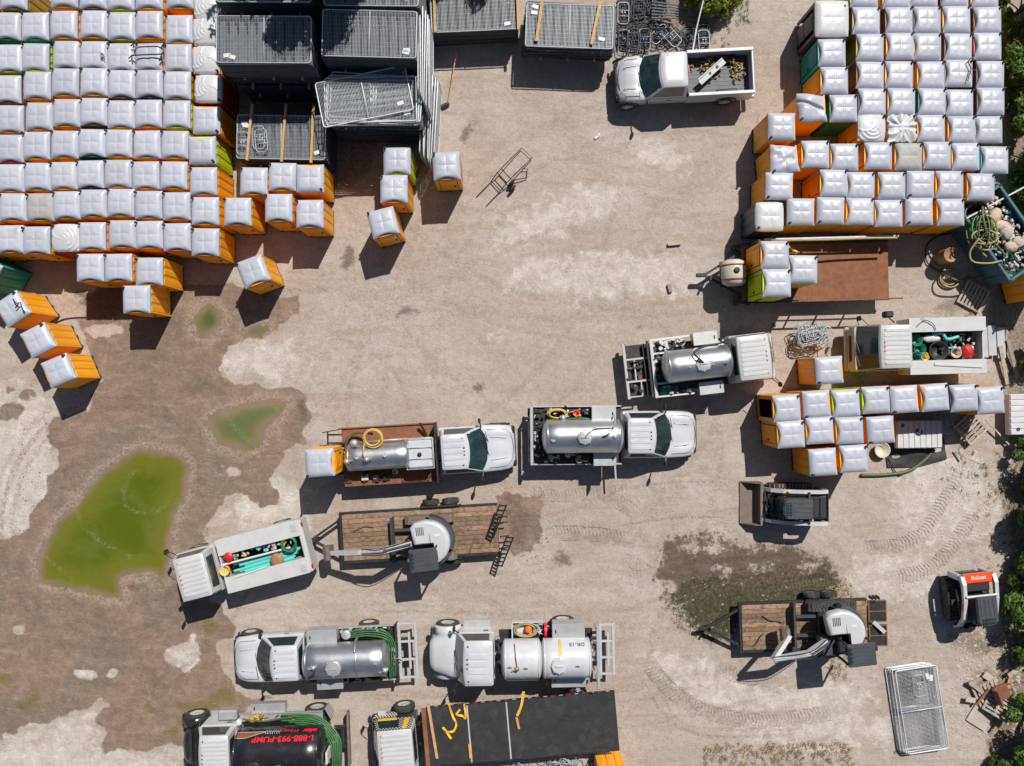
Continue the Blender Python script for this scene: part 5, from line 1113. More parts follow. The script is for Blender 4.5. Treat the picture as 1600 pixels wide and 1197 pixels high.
MB().box((5.9, -1.10, 1.02), (.34, .2, .05), bev=.01).build('cab_step', M['ribbed_grey'], v.root)
for dx, yy, yw in ((3.55, -1.0, .22), (2.95, -1.05, -.05)):
    pass
def strap(label, pts, w_=.09):
    q = MB(); pts = bez(pts, 5); a = []
    for i, p in enumerate(pts):
        d = (pts[min(i + 1, len(pts) - 1)] - pts[max(i - 1, 0)]); d.z = 0; d = d.normalized() if d.length > 1e-5 else Vector((1, 0, 0)); nrm = Vector((-d.y, d.x, 0)) * w_ / 2
        tw = .02 * math.sin(i * .9)
        a.append([p + nrm + Vector((0, 0, tw)), p - nrm - Vector((0, 0, tw)), p - nrm - Vector((0, 0, tw - .012)), p + nrm + Vector((0, 0, tw + .012))])
    o = q.loft(a).build('ratchet_strap', M['strap_yellow'], None, v.o, (0, 0, v.a)); tag(o, label, 'strap', 'yellow straps on the black deck')
def vl(*pp): return [v.l(x, y, 1.30 + dz) for x, y, dz in pp]
strap('long yellow strap curling over the front of the black deck', vl((701, 1099, 0), (708, 1120, .02), (713, 1131, .03), (708, 1142, .02), (698, 1142, 0), (692, 1136, .02), (697, 1142, .03), (705, 1154, 0)))
strap('short bunched yellow strap at the top edge of the black deck', vl((725, 1099, 0), (727, 1110, .03), (727, 1122, .04), (722, 1118, .06), (713, 1116, .05), (719, 1108, .08)))
strap('yellow strap hanging over the middle of the black deck edge', vl((818, 1080, 0), (815, 1100, .02), (808, 1118, .03)), .11)
for lab, a, b, w_ in (('long timber beam laid across the front of the black deck', (669, 1100), (683, 1184), .11), ('short timber block near the first joint of the black deck', (734, 1162), (736, 1184), .12), ('timber offcut below the hanging yellow strap on the black deck', (807, 1120), (811, 1138), .10)):
    o = MB().bar(P(*a, 1.31), P(*b, 1.31), w_, .09).build('timber_batten', M['timber'], None); tag(o, lab, 'timber')
# ------------------------------------------------------------------ trailers
def planks(root, x0, x1, w_, z, n, m_='deckwood', cuts=(0,)):
    pw = 2 * w_ / n; me_ = {}
    xs = [x0] + list(cuts) + [x1]
    for i in range(n):
        off = random.uniform(-.25, .25) if len(xs) > 2 else 0
        for k in range(len(xs) - 1):
            a = xs[k] + (off if k else 0); b = xs[k + 1] + (off if k + 1 < len(xs) - 1 else 0); L_ = b - a - .008
            o = MB().box((0, 0, 0), (L_, pw - .014, .045), bev=.006).build('plank', M[m_], root, ((a + b) / 2, -w_ + pw * (i + .5), z + random.uniform(-.006, .006)))
def trailer(label, px, py, z, yaw, L_, w_, zd, axles, tongue=1.4, wood=True, ramps=None, r=.36):
    v = V('equipment_trailer', label, 'trailer', px, py, z, yaw, 'equipment trailers')
    fr = MB()
    for s in (-1, 1): fr.box((0, s * (w_ + .05), zd - .04), (L_, .10, .18), bev=.01)
    for x in np.linspace(-L_ / 2 + .05, L_ / 2 - .05, 8): fr.box((x, 0, zd - .11), (.08, 2 * w_, .1))
    fr.box((L_ / 2 + .05, 0, zd - .04), (.10, 2 * w_ + .2, .18), bev=.01); fr.build('frame', M['dark_steel'], v.root)
    tg = MB()
    for s in (-1, 1): tg.bar((L_ / 2 + .05, s * w_ * .8, zd - .1), (L_ / 2 + tongue, 0, zd - .08), .10, .12)
    tg.box((L_ / 2 + tongue + .1, 0, zd - .05), (.35, .14, .14), bev=.03); tg.cyl((L_ / 2 + tongue - .2, .0, .1), (L_ / 2 + tongue - .2, .0, zd + .35), .05); tg.build('tongue', M['dark_steel'], v.root)
    if wood: planks(v.root, -L_ / 2 + .02, L_ / 2 - .02, w_ - .01, zd + .02, 10, 'deckwood', (0.,))
    for x in axles:
        for s in (-1, 1): wheel(v.root, x, s * (w_ + .28), r, .22, 'rim_dark', s)
    MB().box((np.mean(axles), 0, r), (.08, 2 * w_ + .3, .08)).build('axle', M['dark_steel'], v.root)
    for s in (-1, 1):
        fd = [[(x, s * (w_ + .10), z_), (x, s * (w_ + .17), z_), (x, s * (w_ + .17), z_ - .02), (x, s * (w_ + .10), z_ - .02)] for x, z_ in ((max(axles) + .45, .5), (max(axles) + .38, .78), (min(axles) - .38, .78), (min(axles) - .45, .5))]
        MB().loft(fd).build('fender', M['dark_steel'], v.root)
    return v
tr1 = trailer('wood decked trailer with ladder ramps carrying a mini excavator, centre of the yard', 657, 833, .62, 183.5, 6.7, 1.0, .60, (-1.35, -.50), 1.35)
for (a_, b_) in (((760, 840), (781, 788)), ((774, 884), (792, 838))):   # two ladder ramps leaning at the tail
    q = MB(); A, B = tr1.l(*a_, .75), tr1.l(*b_, 1.35); off = tr1.l(a_[0] + 10, a_[1] + 1, .95) - tr1.l(*a_, .75)
    q.bar(A, B, .06).bar(A + off, B + off, .06)
    for k in range(8): q.bar(A.lerp(B, (k + .2) / 7.4), A.lerp(B, (k + .2) / 7.4) + off, .05)
    q.build('loading_ramp', M['dark_steel'], tr1.root)
for y in (-.75, -.5, -.25, .35, .6, .85): MB().bar((-3.38, y, .6), (-3.78, y, .56), .05).build('hinge_peg', M['dark_steel'], tr1.root)
tr2 = trailer('wood decked trailer with rusty tail ramps carrying the excavator on the moss patch', 1257, 977, .62, 182, 5.4, .98, .60, (-.42, -1.15), 1.55)
for s in (-1, 1):
    pt = MB().box((-3.12, s * .52, .62), (.78, .92, .06)).build('ramp_plate', M['dark_steel'], tr2.root); q = MB()
    for x in (-2.75, -3.49): q.box((x, s * .52, .665), (.05, .92, .04))
    for y in (.08, .52, .96): q.box((-3.12, s * y, .668), (.74, .04, .04))
    q.build('ramp_edging', M['rust'], tr2.root)
    for a in (-3.3, -2.95):
        for b in (.3, .74): MB().cyl((a, s * b, .652), (a, s * b, .662), .10, n=12).build('drain_hole', M['junk_dark'], tr2.root)
MB().bar((-2.9, -.1, .75), (-3.35, .35, .82), .16, .05).build('latch_plate', M['ribbed_grey'], tr2.root); MB().box((-2.72, 1.0, .8), (.5, .16, .3)).build('winch', M['dark_steel'], tr2.root)
for k in range(3): MB().box((-2.8 - .14 * k, -1.16, .82), (.07, .14, .36), bev=.02).build('tail_bracket', M['dark_steel'], tr2.root)
# ------------------------------------------------------------------ mini excavators
def track(par, x0, x1, y, w_, r, z0, m_='track_rubber', pads=True, nm='track'):
    pts = []; L_ = x1 - x0; n = 8
    for k in range(n + 1):
        t = math.pi / 2 + math.pi * k / n; pts.append((x0 + r + math.cos(t) * r, z0 + r + math.sin(t) * r))
    for k in range(n + 1):
        t = -math.pi / 2 + math.pi * k / n; pts.append((x1 - r + math.cos(t) * r, z0 + r + math.sin(t) * r))
    rings = [[(x, y - w_ / 2, z) for x, z in pts], [(x, y + w_ / 2, z) for x, z in pts]]
    o = MB().loft(rings).build(nm, M[m_], par)
    if pads:
        q = MB(); s = x0 + r
        while s < x1 - r:
            for d in (-.25, .25): q.box((s + (.0 if d < 0 else .05), y + d * w_, z0 + 2 * r + .014), (.075, w_ * .44, .03), bev=.006)
            s += .145
        for k in range(5):
            for (cx, sg) in ((x0 + r, -1), (x1 - r, 1)):
                t = math.pi / 2 - sg * math.pi * (k + .5) / 5; q.box((cx + math.cos(t) * (r + .012), y, z0 + r + math.sin(t) * (r + .012)), (.05, w_ * .95, .03), ry=-t + math.pi / 2)
        q.build('track_pads', M['mud_steel'] if m_ != 'track_rubber' else M[m_], o)
    return o
def arm_seg(par, nm, a, b, h0, h1, w_, m_='loader_white'):
    a, b = Vector(a), Vector(b); d = (b - a).normalized(); side = Vector((-d.y, d.x, 0)).normalized(); up = side.cross(d) * -1
    if up.z < 0: up = -up
    rings = []
    for t, h in ((0, h0 * .6), (.08, h0), (.5, (h0 + h1) / 2 * 1.1), (.92, h1), (1, h1 * .6)):
        c = a.lerp(b, t); rings.append([tuple(c + side * i * w_ / 2 + up * j * h / 2) for i, j in ((-1, -1), (1, -1), (1, 1), (-1, 1))])
    return MB().loft(rings).build(nm, M[m_], par)
def excavator(label, px, py, z, yaw, house_yaw, zb, cab_off, boom, track_m='mud_steel', blade=True, cx=0, cy=0):
    v = V('mini_excavator', label, 'excavator', px, py, z, yaw, 'mini excavators on trailers', zb)
    for s in (-1, 1): track(v.root, -1.05, 1.05, s * .80, .34, .27, 0, track_m)
    uc = MB().box((0, 0, .38), (1.3, 1.3, .3), bev=.05); uc.cyl((0, 0, .5), (0, 0, .66), .5, n=20); uc.build('undercarriage', M['dark_steel'], v.root)
    if blade:
        b_ = MB()
        b_.loft([[(1.55, y, .05), (1.50, y, .30), (1.58, y, .52), (1.66, y, .50), (1.58, y, .30), (1.62, y, .05)] for y in (-.95, .95)]); b_.bar((1.5, .4, .3), (.7, .4, .35), .12); b_.bar((1.5, -.4, .3), (.7, -.4, .35), .12); b_.build('dozer_blade', M['cab_grey'], v.root)
    a = R(house_yaw); c_, s_ = math.cos(a), math.sin(a); T = lambda p: (p[0] * c_ - p[1] * s_, p[0] * s_ + p[1] * c_, p[2])
    def hull(pl, z0, z1, crown=.06):
        rings = []
        for zz, sc in ((z0, .97), (z0 + .08, 1), (z1 - .1, 1), (z1 - .02, .95), (z1 + crown * .5, .8), (z1 + crown, .45)):
            rings.append([T((x * sc, y * sc, zz)) for x, y in pl])
        return rings
    # rounded tail (counterweight) and engine cover
    tail = [(-1.06 * math.cos(t), -1.06 * math.sin(t)) for t in np.linspace(-R(82), R(82), 16)]
    MB().loft([[T((x * k + dx, y * k, zz)) for x, y in tail + [(.05, .95), (.05, -.95)]] for zz, k, dx in ((.70, 1, 0), (1.05, 1.01, 0), (1.25, .99, 0))], True).build('counterweight', M['cab_grey'], v.root)
    cov = [(-.92 * math.cos(t), -.92 * math.sin(t)) for t in np.linspace(-R(80), R(80), 16)] + [(-.12, .88), (-.12, .05), (.52, .0), (.52, -.88)] if cab_off > 0 else None
    cov = [(-.92 * math.cos(t), -.92 * math.sin(t) * (1)) for t in np.linspace(-R(78), R(78), 14)]
    sgn = 1 if cab_off > 0 else -1
    poly = cov + ([(-.15, .86), (-.15, -.02), (.55, -.06), (.62, -.82), (.3, -.92)] if sgn > 0 else [(.3, .92), (.62, .82), (.55, .06), (-.15, .02), (-.15, -.86)])
    if sgn > 0: poly = [(-.92 * math.cos(t), -.92 * math.sin(t)) for t in np.linspace(R(-70), R(82), 14)]; poly = [(-.3, .88), (-.3, .06), (.58, .02), (.66, -.70), (.45, -.88), (.0, -.94)] + poly[::-1][1:]
    else: poly = [(-.92 * math.cos(t), .92 * math.sin(t)) for t in np.linspace(R(-70), R(82), 14)]; poly = ([(-.3, -.88), (-.3, -.06), (.58, -.02), (.66, .70), (.45, .88), (.0, .94)] + poly[::-1][1:])[::-1]
    rings = []
    for zz, k in ((1.22, 1), (1.50, 1), (1.575, .975), (1.62, .91), (1.635, .80)): rings.append([T(((x + .1) * k - .1, (y + sgn * .3) * k - sgn * .3, zz)) for x, y in poly])
    MB().loft(rings, True).build('engine_cover', M['loader_white'], v.root)
    gv = MB()
    for k in range(5): gv.box(T((.12 + .07 * k, -sgn * .52, 1.637)), (.035, .34, .014), rz=a)
    gv.build('vent_grille', M['cab_grey'], v.root)
    MB().tube([T((-.12, -sgn * .86, 1.60)), T((-.12, -sgn * .1, 1.645)), T((-.12, sgn * .04, 1.64))], .010, 4).build('cover_seam', M['black_plastic'], v.root)
    MB().box(T((-.42, -sgn * .3, 1.64)), (.22, .10, .012), rz=a).build('warning_label', M['label_white'], v.root)
    # canopy on four posts, seat, floor
    yc = sgn * (.52 + cy); x0, x1 = -.42 + cx, .72 + cx; zt = 2.32
    MB().box(T(((x0 + x1) / 2, yc, zt)), (x1 - x0, .92, .09), rz=a, bev=.035).build('canopy', M['cab_grey'], v.root)
    cr_ = MB()
    for k in range(5): cr_.box(T(((x0 + x1) / 2 + .05, yc + (k - 2) * .16, zt + .05)), (.8, .05, .016), rz=a)
    cr_.build('canopy_rib', M['cab_grey'], v.root); MB().box(T((x1 - .1, yc, zt + .047)), (.18, .70, .012), rz=a).build('sky_light', M['glass_dark'], v.root)
    for x in (x0 + .06, x1 - .06):
        for d in (-.4, .4): MB().bar(T((x, yc + d, 1.0)), T((x, yc + d, zt)), .07).build('canopy_post', M['black_plastic'], v.root)
    MB().box(T((.15, yc, .82)), (1.1, .86, .24), rz=a, bev=.03).build('cab_floor', M['cab_grey'], v.root)
    MB().box(T((-.05, yc, 1.18)), (.45, .48, .3), rz=a, bev=.06).box(T((-.3, yc, 1.5)), (.14, .46, .5), rz=a, bev=.05).build('seat', M['black_plastic'], v.root)
    # boom, arm, bucket given in house coordinates
    pts = [Vector(T(p)) for p in boom]
    MB().box(T((.72, boom[0][1], .95)), (.3, .3, .5), rz=a, bev=.04).build('swing_post', M['cab_grey'], v.root)
    bm = arm_seg(v.root, 'boom', pts[0], pts[1], .26, .30, .2); arm_seg(v.root, 'boom_tip', pts[1], pts[2], .30, .2, .2)
    ar = arm_seg(v.root, 'arm', pts[2], pts[3], .26, .16, .17)
    MB().cyl(pts[0] + Vector((0, 0, .25)), pts[1] + Vector((0, 0, .22)), .05).build('hydraulic_ram', M['cab_grey'], v.root); MB().cyl(pts[1] + Vector((0, 0, .22)), pts[2] + Vector((0, 0, .2)), .045).build('hydraulic_ram', M['aluminium'], v.root)
    dm = (pts[1] - pts[0]).normalized(); sd_ = Vector((-dm.y, dm.x, 0)).normalized()
    for k in (-.13, .13): MB().tube(bez([pts[0] + sd_ * k + Vector((0, 0, .16)), pts[1] + sd_ * k + Vector((0, 0, .2)), pts[2] + sd_ * k + Vector((0, 0, .1))]), .018, 5).build('hydraulic_hose', M['black_plastic'], v.root)
    MB().box(pts[0].lerp(pts[1], .5) + Vector((0, 0, .16)), (.34, .05, .004), rz=math.atan2(dm.y, dm.x)).build('boom_stripe', M['decal_red'], bm)
    e = pts[3]; d = Vector((c_, s_, 0)); sd = Vector((-s_, c_, 0)); bk = MB(); prof = [(0, .1), (.18, .12), (.38, -.05), (.42, -.35), (.25, -.52), (-.1, -.55)]
    bk.loft([[e + d * x * .8 + sd * y * .28 + Vector((0, 0, z * .8)) for x, z in prof] for y in (-1, 1)]); bk.build('bucket', M['mud_steel'], v.root)
    return v
# house coordinates: +x forward, +y left of the operator; both face left in the picture
ex1 = excavator('mini excavator facing left, boom stretched towards the angled utility truck', 672, 841, 1.2, 183.5, 3, .66, 1, [(.72, -.02, 1.25), (1.7, -.02, 2.15), (2.6, -.02, 1.95), (4.15, .05, 1.0)])
ex2 = excavator('mini excavator with boom folded down on the trailer by the moss patch', 1303, 978, 1.2, 182, 4, .66, 1, [(.62, .35, 1.25), (1.6, .52, 1.95), (3.0, .72, 1.65), (2.05, .0, 1.1)], 'track_rubber', cx=-.50, cy=.14)
# ------------------------------------------------------------------ compact track loaders
def loader(label, px, py, z, yaw, kind):
    v = V('track_loader', label, 'track loader', px, py, z, yaw, 'compact track loaders'); r_ = v.root
    for s in (-1, 1): track(r_, -.95, .95, s * .70, .36, .32, 0, 'dark_steel' if kind == 0 else 'track_rubber')
    MB().box((-.1, 0, .62), (2.1, 1.02, .6), bev=.08).build('chassis', M['black_paint'], r_)
    zc = 2.02
    MB().box((.22, 0, 1.45), (1.15, .86, .9), bev=.08).build('cab', M['black_plastic'], r_)
    top = [(-.42, -.42), (.62, -.42), (.76, -.28), (.80, 0), (.76, .28), (.62, .42), (-.42, .42)]
    rf = MB().loft([[(x, y, 1.92) for x, y in top], [(x, y, zc) for x, y in top], [(x * .94 + .01, y * .92, zc + .05) for x, y in top]]); rf.build('cab_roof', M['cab_grey'], r_)
    for k in range(4): MB().box((.02, (k - 1.5) * .18, zc + .055), (.72, .09, .022), bev=.008).build('roof_rib', M['cab_grey'], r_)
    MB().box((.585, 0, zc + .052), (.26, .56, .02), bev=.006).build('roof_window', M['glass_teal'], r_)
    q = MB()
    for i in range(4): q.box((.585, (i - 1.5) * .14, zc + .066), (.25, .018, .012))
    q.box((.585, 0, zc + .068), (.018, .56, .012)); q.build('window_guard', M['cab_grey'], r_)
    for s in (-1, 1): MB().box((.2, s * .436, 1.5), (.8, .02, .6), bev=.006).build('side_window', M['glass_dark'], r_)
    MB().box((.80, 0, 1.4), (.03, .7, .8)).build('front_window', M['glass_dark'], r_)
    MB().box((-.86, 0, 1.18), (.72, 1.0, .62), bev=.06).build('engine_housing', M['cab_grey' if kind == 0 else 'black_plastic'], r_)
    if kind == 1:
        MB().box((-1.10, 0, 1.52), (.44, 1.36, .12), bev=.05).build('rear_hood', M['loader_red'], r_)
        text_on(r_, 'Bobcat', .22, 'label_white', lambda x, y, z: Vector((-1.13 - (y - .08), x, 1.582 + z)), 'hood_lettering', bold=.02)
    else:
        for k in range(2): MB().box((-.72 - .3 * k, 0, 1.52), (.27, .86, .05), bev=.02).build('rear_grille', M['black_plastic'], r_)
        MB().box((-1.22, 0, 1.2), (.08, 1.3, .7), bev=.03).build('rear_door', M['black_paint'], r_)
    for s in (-1, 1):
        y = s * .66
        ring = []
        for x, z_, h in ((-1.22, 1.42, .30), (-.9, 1.62, .2), (-.2, 1.58, .16), (.6, 1.35, .18), (1.02, .95, .24), (1.18, .55, .2)):
            ring.append([(x, y - .075, z_ - h / 2), (x, y + .075, z_ - h / 2), (x, y + .075, z_ + h / 2), (x, y - .075, z_ + h / 2)])
        la = MB().loft(ring).build('lift_arm', M['loader_white'], r_)
        MB().cyl((-.55, y, .95), (.55, y, 1.1), .045).build('lift_ram', M['black_plastic'], r_)
        MB().box((-1.12, y, .95), (.26, .2, .9), bev=.04).build('rear_post', M['loader_white' if kind else 'cab_grey'], r_)
        if kind: MB().box((.1, y + s * .08, 1.5), (.34, .012, .1), ry=.2).build('arm_decal', M['decal_red'], la)
    MB().cyl((-.38, -.66, 1.70), (-.38, .66, 1.70), .055).build('cross_tube', M['loader_white' if kind else 'cab_grey'], r_)
    MB().box((1.15, 0, .5), (.12, 1.1, .5), bev=.02).build('quick_coupler', M['dark_steel'], r_)
    clutterq = MB()
    for k in range(14): clutterq.cyl((random.uniform(.85, 1.2), random.uniform(-.45, .45), random.uniform(.7, 1)), (random.uniform(.85, 1.2), random.uniform(-.45, .45), random.uniform(.5, .9)), .025, n=6)
    clutterq.build('hydraulic_lines', M['dark_steel'], r_)
    if kind == 0:
        b_ = MB(); W = .92; prof = [(1.24, .62), (1.24, .12), (1.34, .03), (2.05, .03), (2.06, .06), (1.40, .09), (1.30, .18), (1.30, .62)]
        b_.loft([[(x, y, z_) for x, z_ in prof] for y in (-W, W)])
        for s in (-1, 1): b_.loft([[(x, s * W, z_) for x, z_ in ((1.24, .62), (1.24, .05), (2.06, .04), (1.55, .6))], [(x, s * (W - .04), z_) for x, z_ in ((1.24, .62), (1.24, .05), (2.06, .04), (1.55, .6))]])
        b_.box((1.27, 0, .64), (.14, 2 * W, .05), bev=.01); b_.build('bucket', M['mud_steel'], r_)
        MB().lathe([(0, .06), (.04, .06), (.05, 0)], 'z', 12, (.42, -.66, 1.55)).build('fuel_cap', M['decal_yellow'], r_)
    return v
ld1 = loader('compact track loader with a wide brown bucket facing left', 1240, 789, .9, 180, 0)
ld2 = loader('compact track loader with a bright red orange rear hood by the trees', 1519, 937, .9, -84, 1)
# ------------------------------------------------------------------ rusty flatbed trailer with rails
v = V('flatbed_trailer', 'rusty steel deck flatbed trailer with pipe side rails carrying three toilets', 'trailer', 1274, 424, .8, 181.5, 'equipment trailers')
MB().box((0, 0, .74), (6.25, 2.42, .08), bev=.01).build('deck', M['rust'], v.root)
fr = MB()
for s in (-1, 1): fr.box((0, s * 1.24, .72), (6.3, .08, .16))
for x in np.linspace(-2.9, 2.9, 7): fr.box((x, 0, .64), (.08, 2.4, .12))
fr.build('frame', M['dark_steel'], v.root)
for s in (-1, 1):
    for x in ((-.95, .35, 1.55) if s < 0 else (-.6, .6, 1.8)): MB().bar((x - 1.2, s * 1.27, .75), (x - 1.2, s * 1.27, 1.62), .06).build('stake', M['rust'], v.root)
    MB().box((-.45, s * 1.24, 1.15), (4.2, .035, .06)).build('side_rail', M['dark_steel'], v.root)
    MB().box((-.4 if s < 0 else -1.1, s * 1.3, 1.62), (5.6 if s < 0 else 4.4, .06, .07)).build('top_rail', M['galvanised'] if s < 0 else M['rust'], v.root)
fg = MB()
for y in (-1.2, 0, 1.2): fg.bar((2.72, y, .75), (2.72, y, 2.0), .07)
fg.bar((2.72, -1.22, 2.0), (2.72, 1.25, 2.0), .07); fg.bar((2.72, -1.22, 1.4), (2.72, 1.25, 1.4), .05); fg.build('front_gate', M['dark_steel'], v.root)
tg = MB()
for s in (-1, 1): tg.bar((3.15, s * .9, .66), (4.7, 0, .6), .10, .12)
tg.box((4.85, 0, .62), (.4, .16, .16), bev=.03); tg.cyl((4.5, .1, .1), (4.5, .1, 1.0), .05); tg.build('tongue', M['dark_steel'], v.root)
for x in (-1.3, -.4): 
    for s in (-1, 1): wheel(v.root, x, s * 1.0, .34, .22, 'rim_dark', s)
MB().box((3.05, .9, .35), (.1, .1, .7)).build('landing_leg', M['dark_steel'], v.root)
for s in (-1, 1): wheel(v.root, 3.05, s * 1.18, .36, .22, 'rim', s)
wt = thing('water_tank', 'small round ended white water tank on the tongue of the rusty trailer', 'water tank', v.w(3.62, .02, .74), v.a)
MB().lathe([(-.55, 0), (-.54, .3), (-.46, .45), (-.3, .52), (.3, .52), (.46, .45), (.54, .3), (.55, 0)], 'y', 26, (0, 0, .54)).build('shell', M['ivory'], wt); MB().lathe([(0, .12), (.06, .12), (.07, .08), (.07, 0)], 'z', 18, (0, -.05, 1.05)).build('filler_cap', M['black_plastic'], wt)
for y in (-.3, .3): MB().lathe([(y - .03, .525), (y - .03, .535), (y + .03, .535), (y + .03, .525)], 'y', 26, (0, 0, .54)).build('band', M['rust'], wt)
MB().box((.0, 0, .03), (.9, 1.1, .06)).build('cradle', M['dark_steel'], wt)
o = MB().tube(bez([P(1205, 375, 1.9), P(1290, 374, 1.95), P(1345, 372, 1.9), P(1402, 371, 1.85)]), .05, 7).build('hose', M['hose_tan'], None); tag(o, 'pale pipe lying along the top rail of the rusty trailer', 'pipe')
o = MB().bar(P(1234, 387, 1.5), P(1246, 393, 1.5), .06, .02).bar(P(1232, 384, 1.5), P(1244, 396, 1.3), .05, .02).build('ratchet_strap', M['strap_yellow'], None); tag(o, 'yellow strap tying the toilets to the rusty trailer rail', 'strap')

# ------------------------------------------------------------------ fence panels
PL, PW = 3.62, 1.78
def panel_frame_mb(n=10, t=.022):
    q = MB(); L_, W = PL / 2, PW / 2; r = .1; c = []
    for (sx, sy, a0) in ((1, 1, 0), (-1, 1, 90), (-1, -1, 180), (1, -1, 270)):
        for k in range(4):
            a = R(a0 + 30 * k); c.append((sx * (L_ - r) + r * math.cos(a), sy * (W - r) + r * math.sin(a), 0))
    q.tube(c, t, 6, True); q.tube([(0, -W, 0), (0, W, 0)], t * .8, 6); return q
wm_ = MB()
for k in range(64): x = -PL / 2 + PL * (k + .5) / 64; wm_.bar((x, -PW / 2, 0), (x, PW / 2, 0), .010)
for k in range(11): y = -PW / 2 + PW * (k + .5) / 11; wm_.bar((-PL / 2, y, .006), (PL / 2, y, .006), .0045)
FMf = {k: panel_frame_mb().mesh('frame', M[k]) for k in ('galvanised', 'galv_dark')}; FMw = {k: wm_.mesh('wire_mesh', M[k]) for k in ('galvanised', 'galv_dark')}
FMf['galv_bright'] = panel_frame_mb(10, .026).mesh('frame', M['galv_bright']); FMw['galv_bright'] = FMw['galvanised']
FMt = MB().box((0, 0, .012), (.26, .15, .006), bev=.002).mesh('tag_plate', M['label_white'])
def panel(label, x, y, z, yaw, m_='galvanised', tags=((1.3, -.6),), group='chain fence panels', rx=0, mesh=True):
    t = thing('temporary_fence', label, 'fence panel', (x, y, z), R(yaw), group); t.rotation_euler = (rx, 0, R(yaw))
    link('frame', FMf[m_], t)
    if mesh: link('wire_mesh', FMw[m_], t)
    for a, b in tags: link('tag_plate', FMt, t, (a, b, .015), (0, 0, R(random.uniform(-20, 20))))
    return t
def bundle(label, x, y, z0, z1, yaw, m_='galv_dark', jit=.01, solid=True):
    """many identical panels strapped flat on top of each other: edges shown one by one"""
    q = MB(); n = max(2, int((z1 - z0) / .05))
    for k in range(n):
        z = z0 + (k + .5) * (z1 - z0) / n; dx, dy, a = random.gauss(0, jit), random.gauss(0, jit), random.gauss(0, jit * .25)
        ca, sa = math.cos(a), math.sin(a)
        W = lambda u, w_: (dx + u * ca - w_ * sa, dy + u * sa + w_ * ca, z)
        h = (z1 - z0) / n * .80
        for (u0, w0, u1, w1) in ((-1, -1, 1, -1), (1, -1, 1, 1), (1, 1, -1, 1), (-1, 1, -1, -1)):
            q.bar(W(u0 * PL / 2, w0 * PW / 2), W(u1 * PL / 2, w1 * PW / 2), .045, h)
        q.bar(W(0, -PW / 2), W(0, PW / 2), .04, h * .9)
        if k % 3 == 0:
            for i in range(10): q.bar(W(-PL / 2 + PL * (i + .5) / 10, -PW / 2), W(-PL / 2 + PL * (i + .5) / 10, PW / 2), .20, .006)
    o = q.build('fence_bundle', M[m_], None, (x, y, 0), (0, 0, R(yaw))); return tag(o, label, 'fence panels', 'strapped bundles of fence panels', 'stuff')
def beam(label, a, b, w_=.10, m_='timber', group='wooden beams on the fence stacks'):
    o = MB().bar(a, b, w_, .09).build('timber_batten', M[m_], None); return tag(o, label, 'timber', group)
def stack(name, px, py, ztop, yaw, layers, m_top='galvanised', m_='galv_dark', tags=((1.3, -.6),), jit=.012, gap=.11):
    p = P(px, py, ztop)
    for k, (z0, z1) in enumerate(layers):
        bundle(f'{ORD[k + 1]} bundle up in the {name}', p.x + random.gauss(0, .03), p.y + random.gauss(0, .03), z0, z1, yaw, m_, jit)
        if k:
            for d in (-1.15, .0, 1.15):
                c, s = math.cos(R(yaw)), math.sin(R(yaw)); zz = (layers[k - 1][1] + z0) / 2
                a, b = Vector((p.x + d * c + 1.05 * s, p.y + d * s - 1.05 * c, zz)), Vector((p.x + d * c - 1.0 * s, p.y + d * s + 1.0 * c, zz))
                o = MB().bar(a, b, .09, gap * .8).build('timber_batten', M['timber'], None); tag(o, f'timber spacer in the {name}', 'timber', f'spacers in the {name}')
    t = panel(f'topmost flat panel of the {name}', p.x, p.y, layers[-1][1] + .035, yaw, m_top, tags); return p, t
stack('tall dark stack beside the swirl roofed toilets', 412, 61, 4.45, -.3, [(.05, 1.0), (1.12, 2.0), (2.12, 3.05), (3.18, 4.4)], 'galvanised', tags=((-1.4, -.62), (-1.2, -.68)))
stack('dark stack at the top photo edge beside the swirl roofs', 412, -34, 4.45, -.3, [(.05, 2.0), (2.12, 3.4), (3.52, 4.4)], 'galvanised')
stack('tall pale stack right of the dark one', 577, 52, 4.3, -1.5, [(.05, 1.5), (1.62, 2.9), (3.02, 4.25)], 'galvanised', tags=((1.45, -.6), (1.42, -.68)))
stack('pale stack at the top edge, right of the dark ones', 580, -28, 4.3, -.6, [(.05, 2.0), (2.12, 4.25)], 'galvanised')
pS5, _ = stack('screened stack with wood edges at the top centre', 741, 14, 1.55, 2.6, [(.05, 1.5)], 'galvanised', tags=((1.35, -.66),))
for px, lab in ((678, 'left'), (808, 'right')):
    beam(f'tan timber along the {lab} end of the screened fence stack', P(px - (1 if px < 700 else -1) * 0, -18, 1.65), P(px + 2, 50 if px < 700 else 46, 1.65))
pS6, _ = stack('low stack with two tan beams left of the fence feet', 890, 40, 1.75, -2, [(.35, .75), (.86, 1.7)], 'galvanised', tags=((-1.45, .75), (-1.48, .5), (1.35, -.5)), jit=.05)
for a, b, lab in (((847, 3), (838, 64), 'left'), ((938, 2), (924, 69), 'right')): beam(f'long tan beam on the {lab} half of the low stack by the fence feet', P(*a, 1.83), P(*b, 1.83), .12)
beam('short dark tan beam under the right end of the low stack by the fence feet', P(947, 2, 1.5), P(946, 90, .8), .1)
beam('small tan block under the left end of the low stack by the fence feet', P(822, 70, .8), P(822, 84, .8), .14)
MBq = None
pS4, _ = stack('low dark stack with three tan beams in the shade', 439, 214, 2.1, -1, [(.05, .9), (1.0, 2.05)], 'galvanised', tags=((-1.5, .55), (-1.45, .45), (1.5, -.6)))
for a, b, lab in (((394, 163), (386, 250), 'left'), ((447, 162), (440, 252), 'middle'), ((490, 165), (486, 254), 'right')): beam(f'{lab} one of three tan beams over the low dark stack', P(*a, 2.2), P(*b, 2.2), .10)
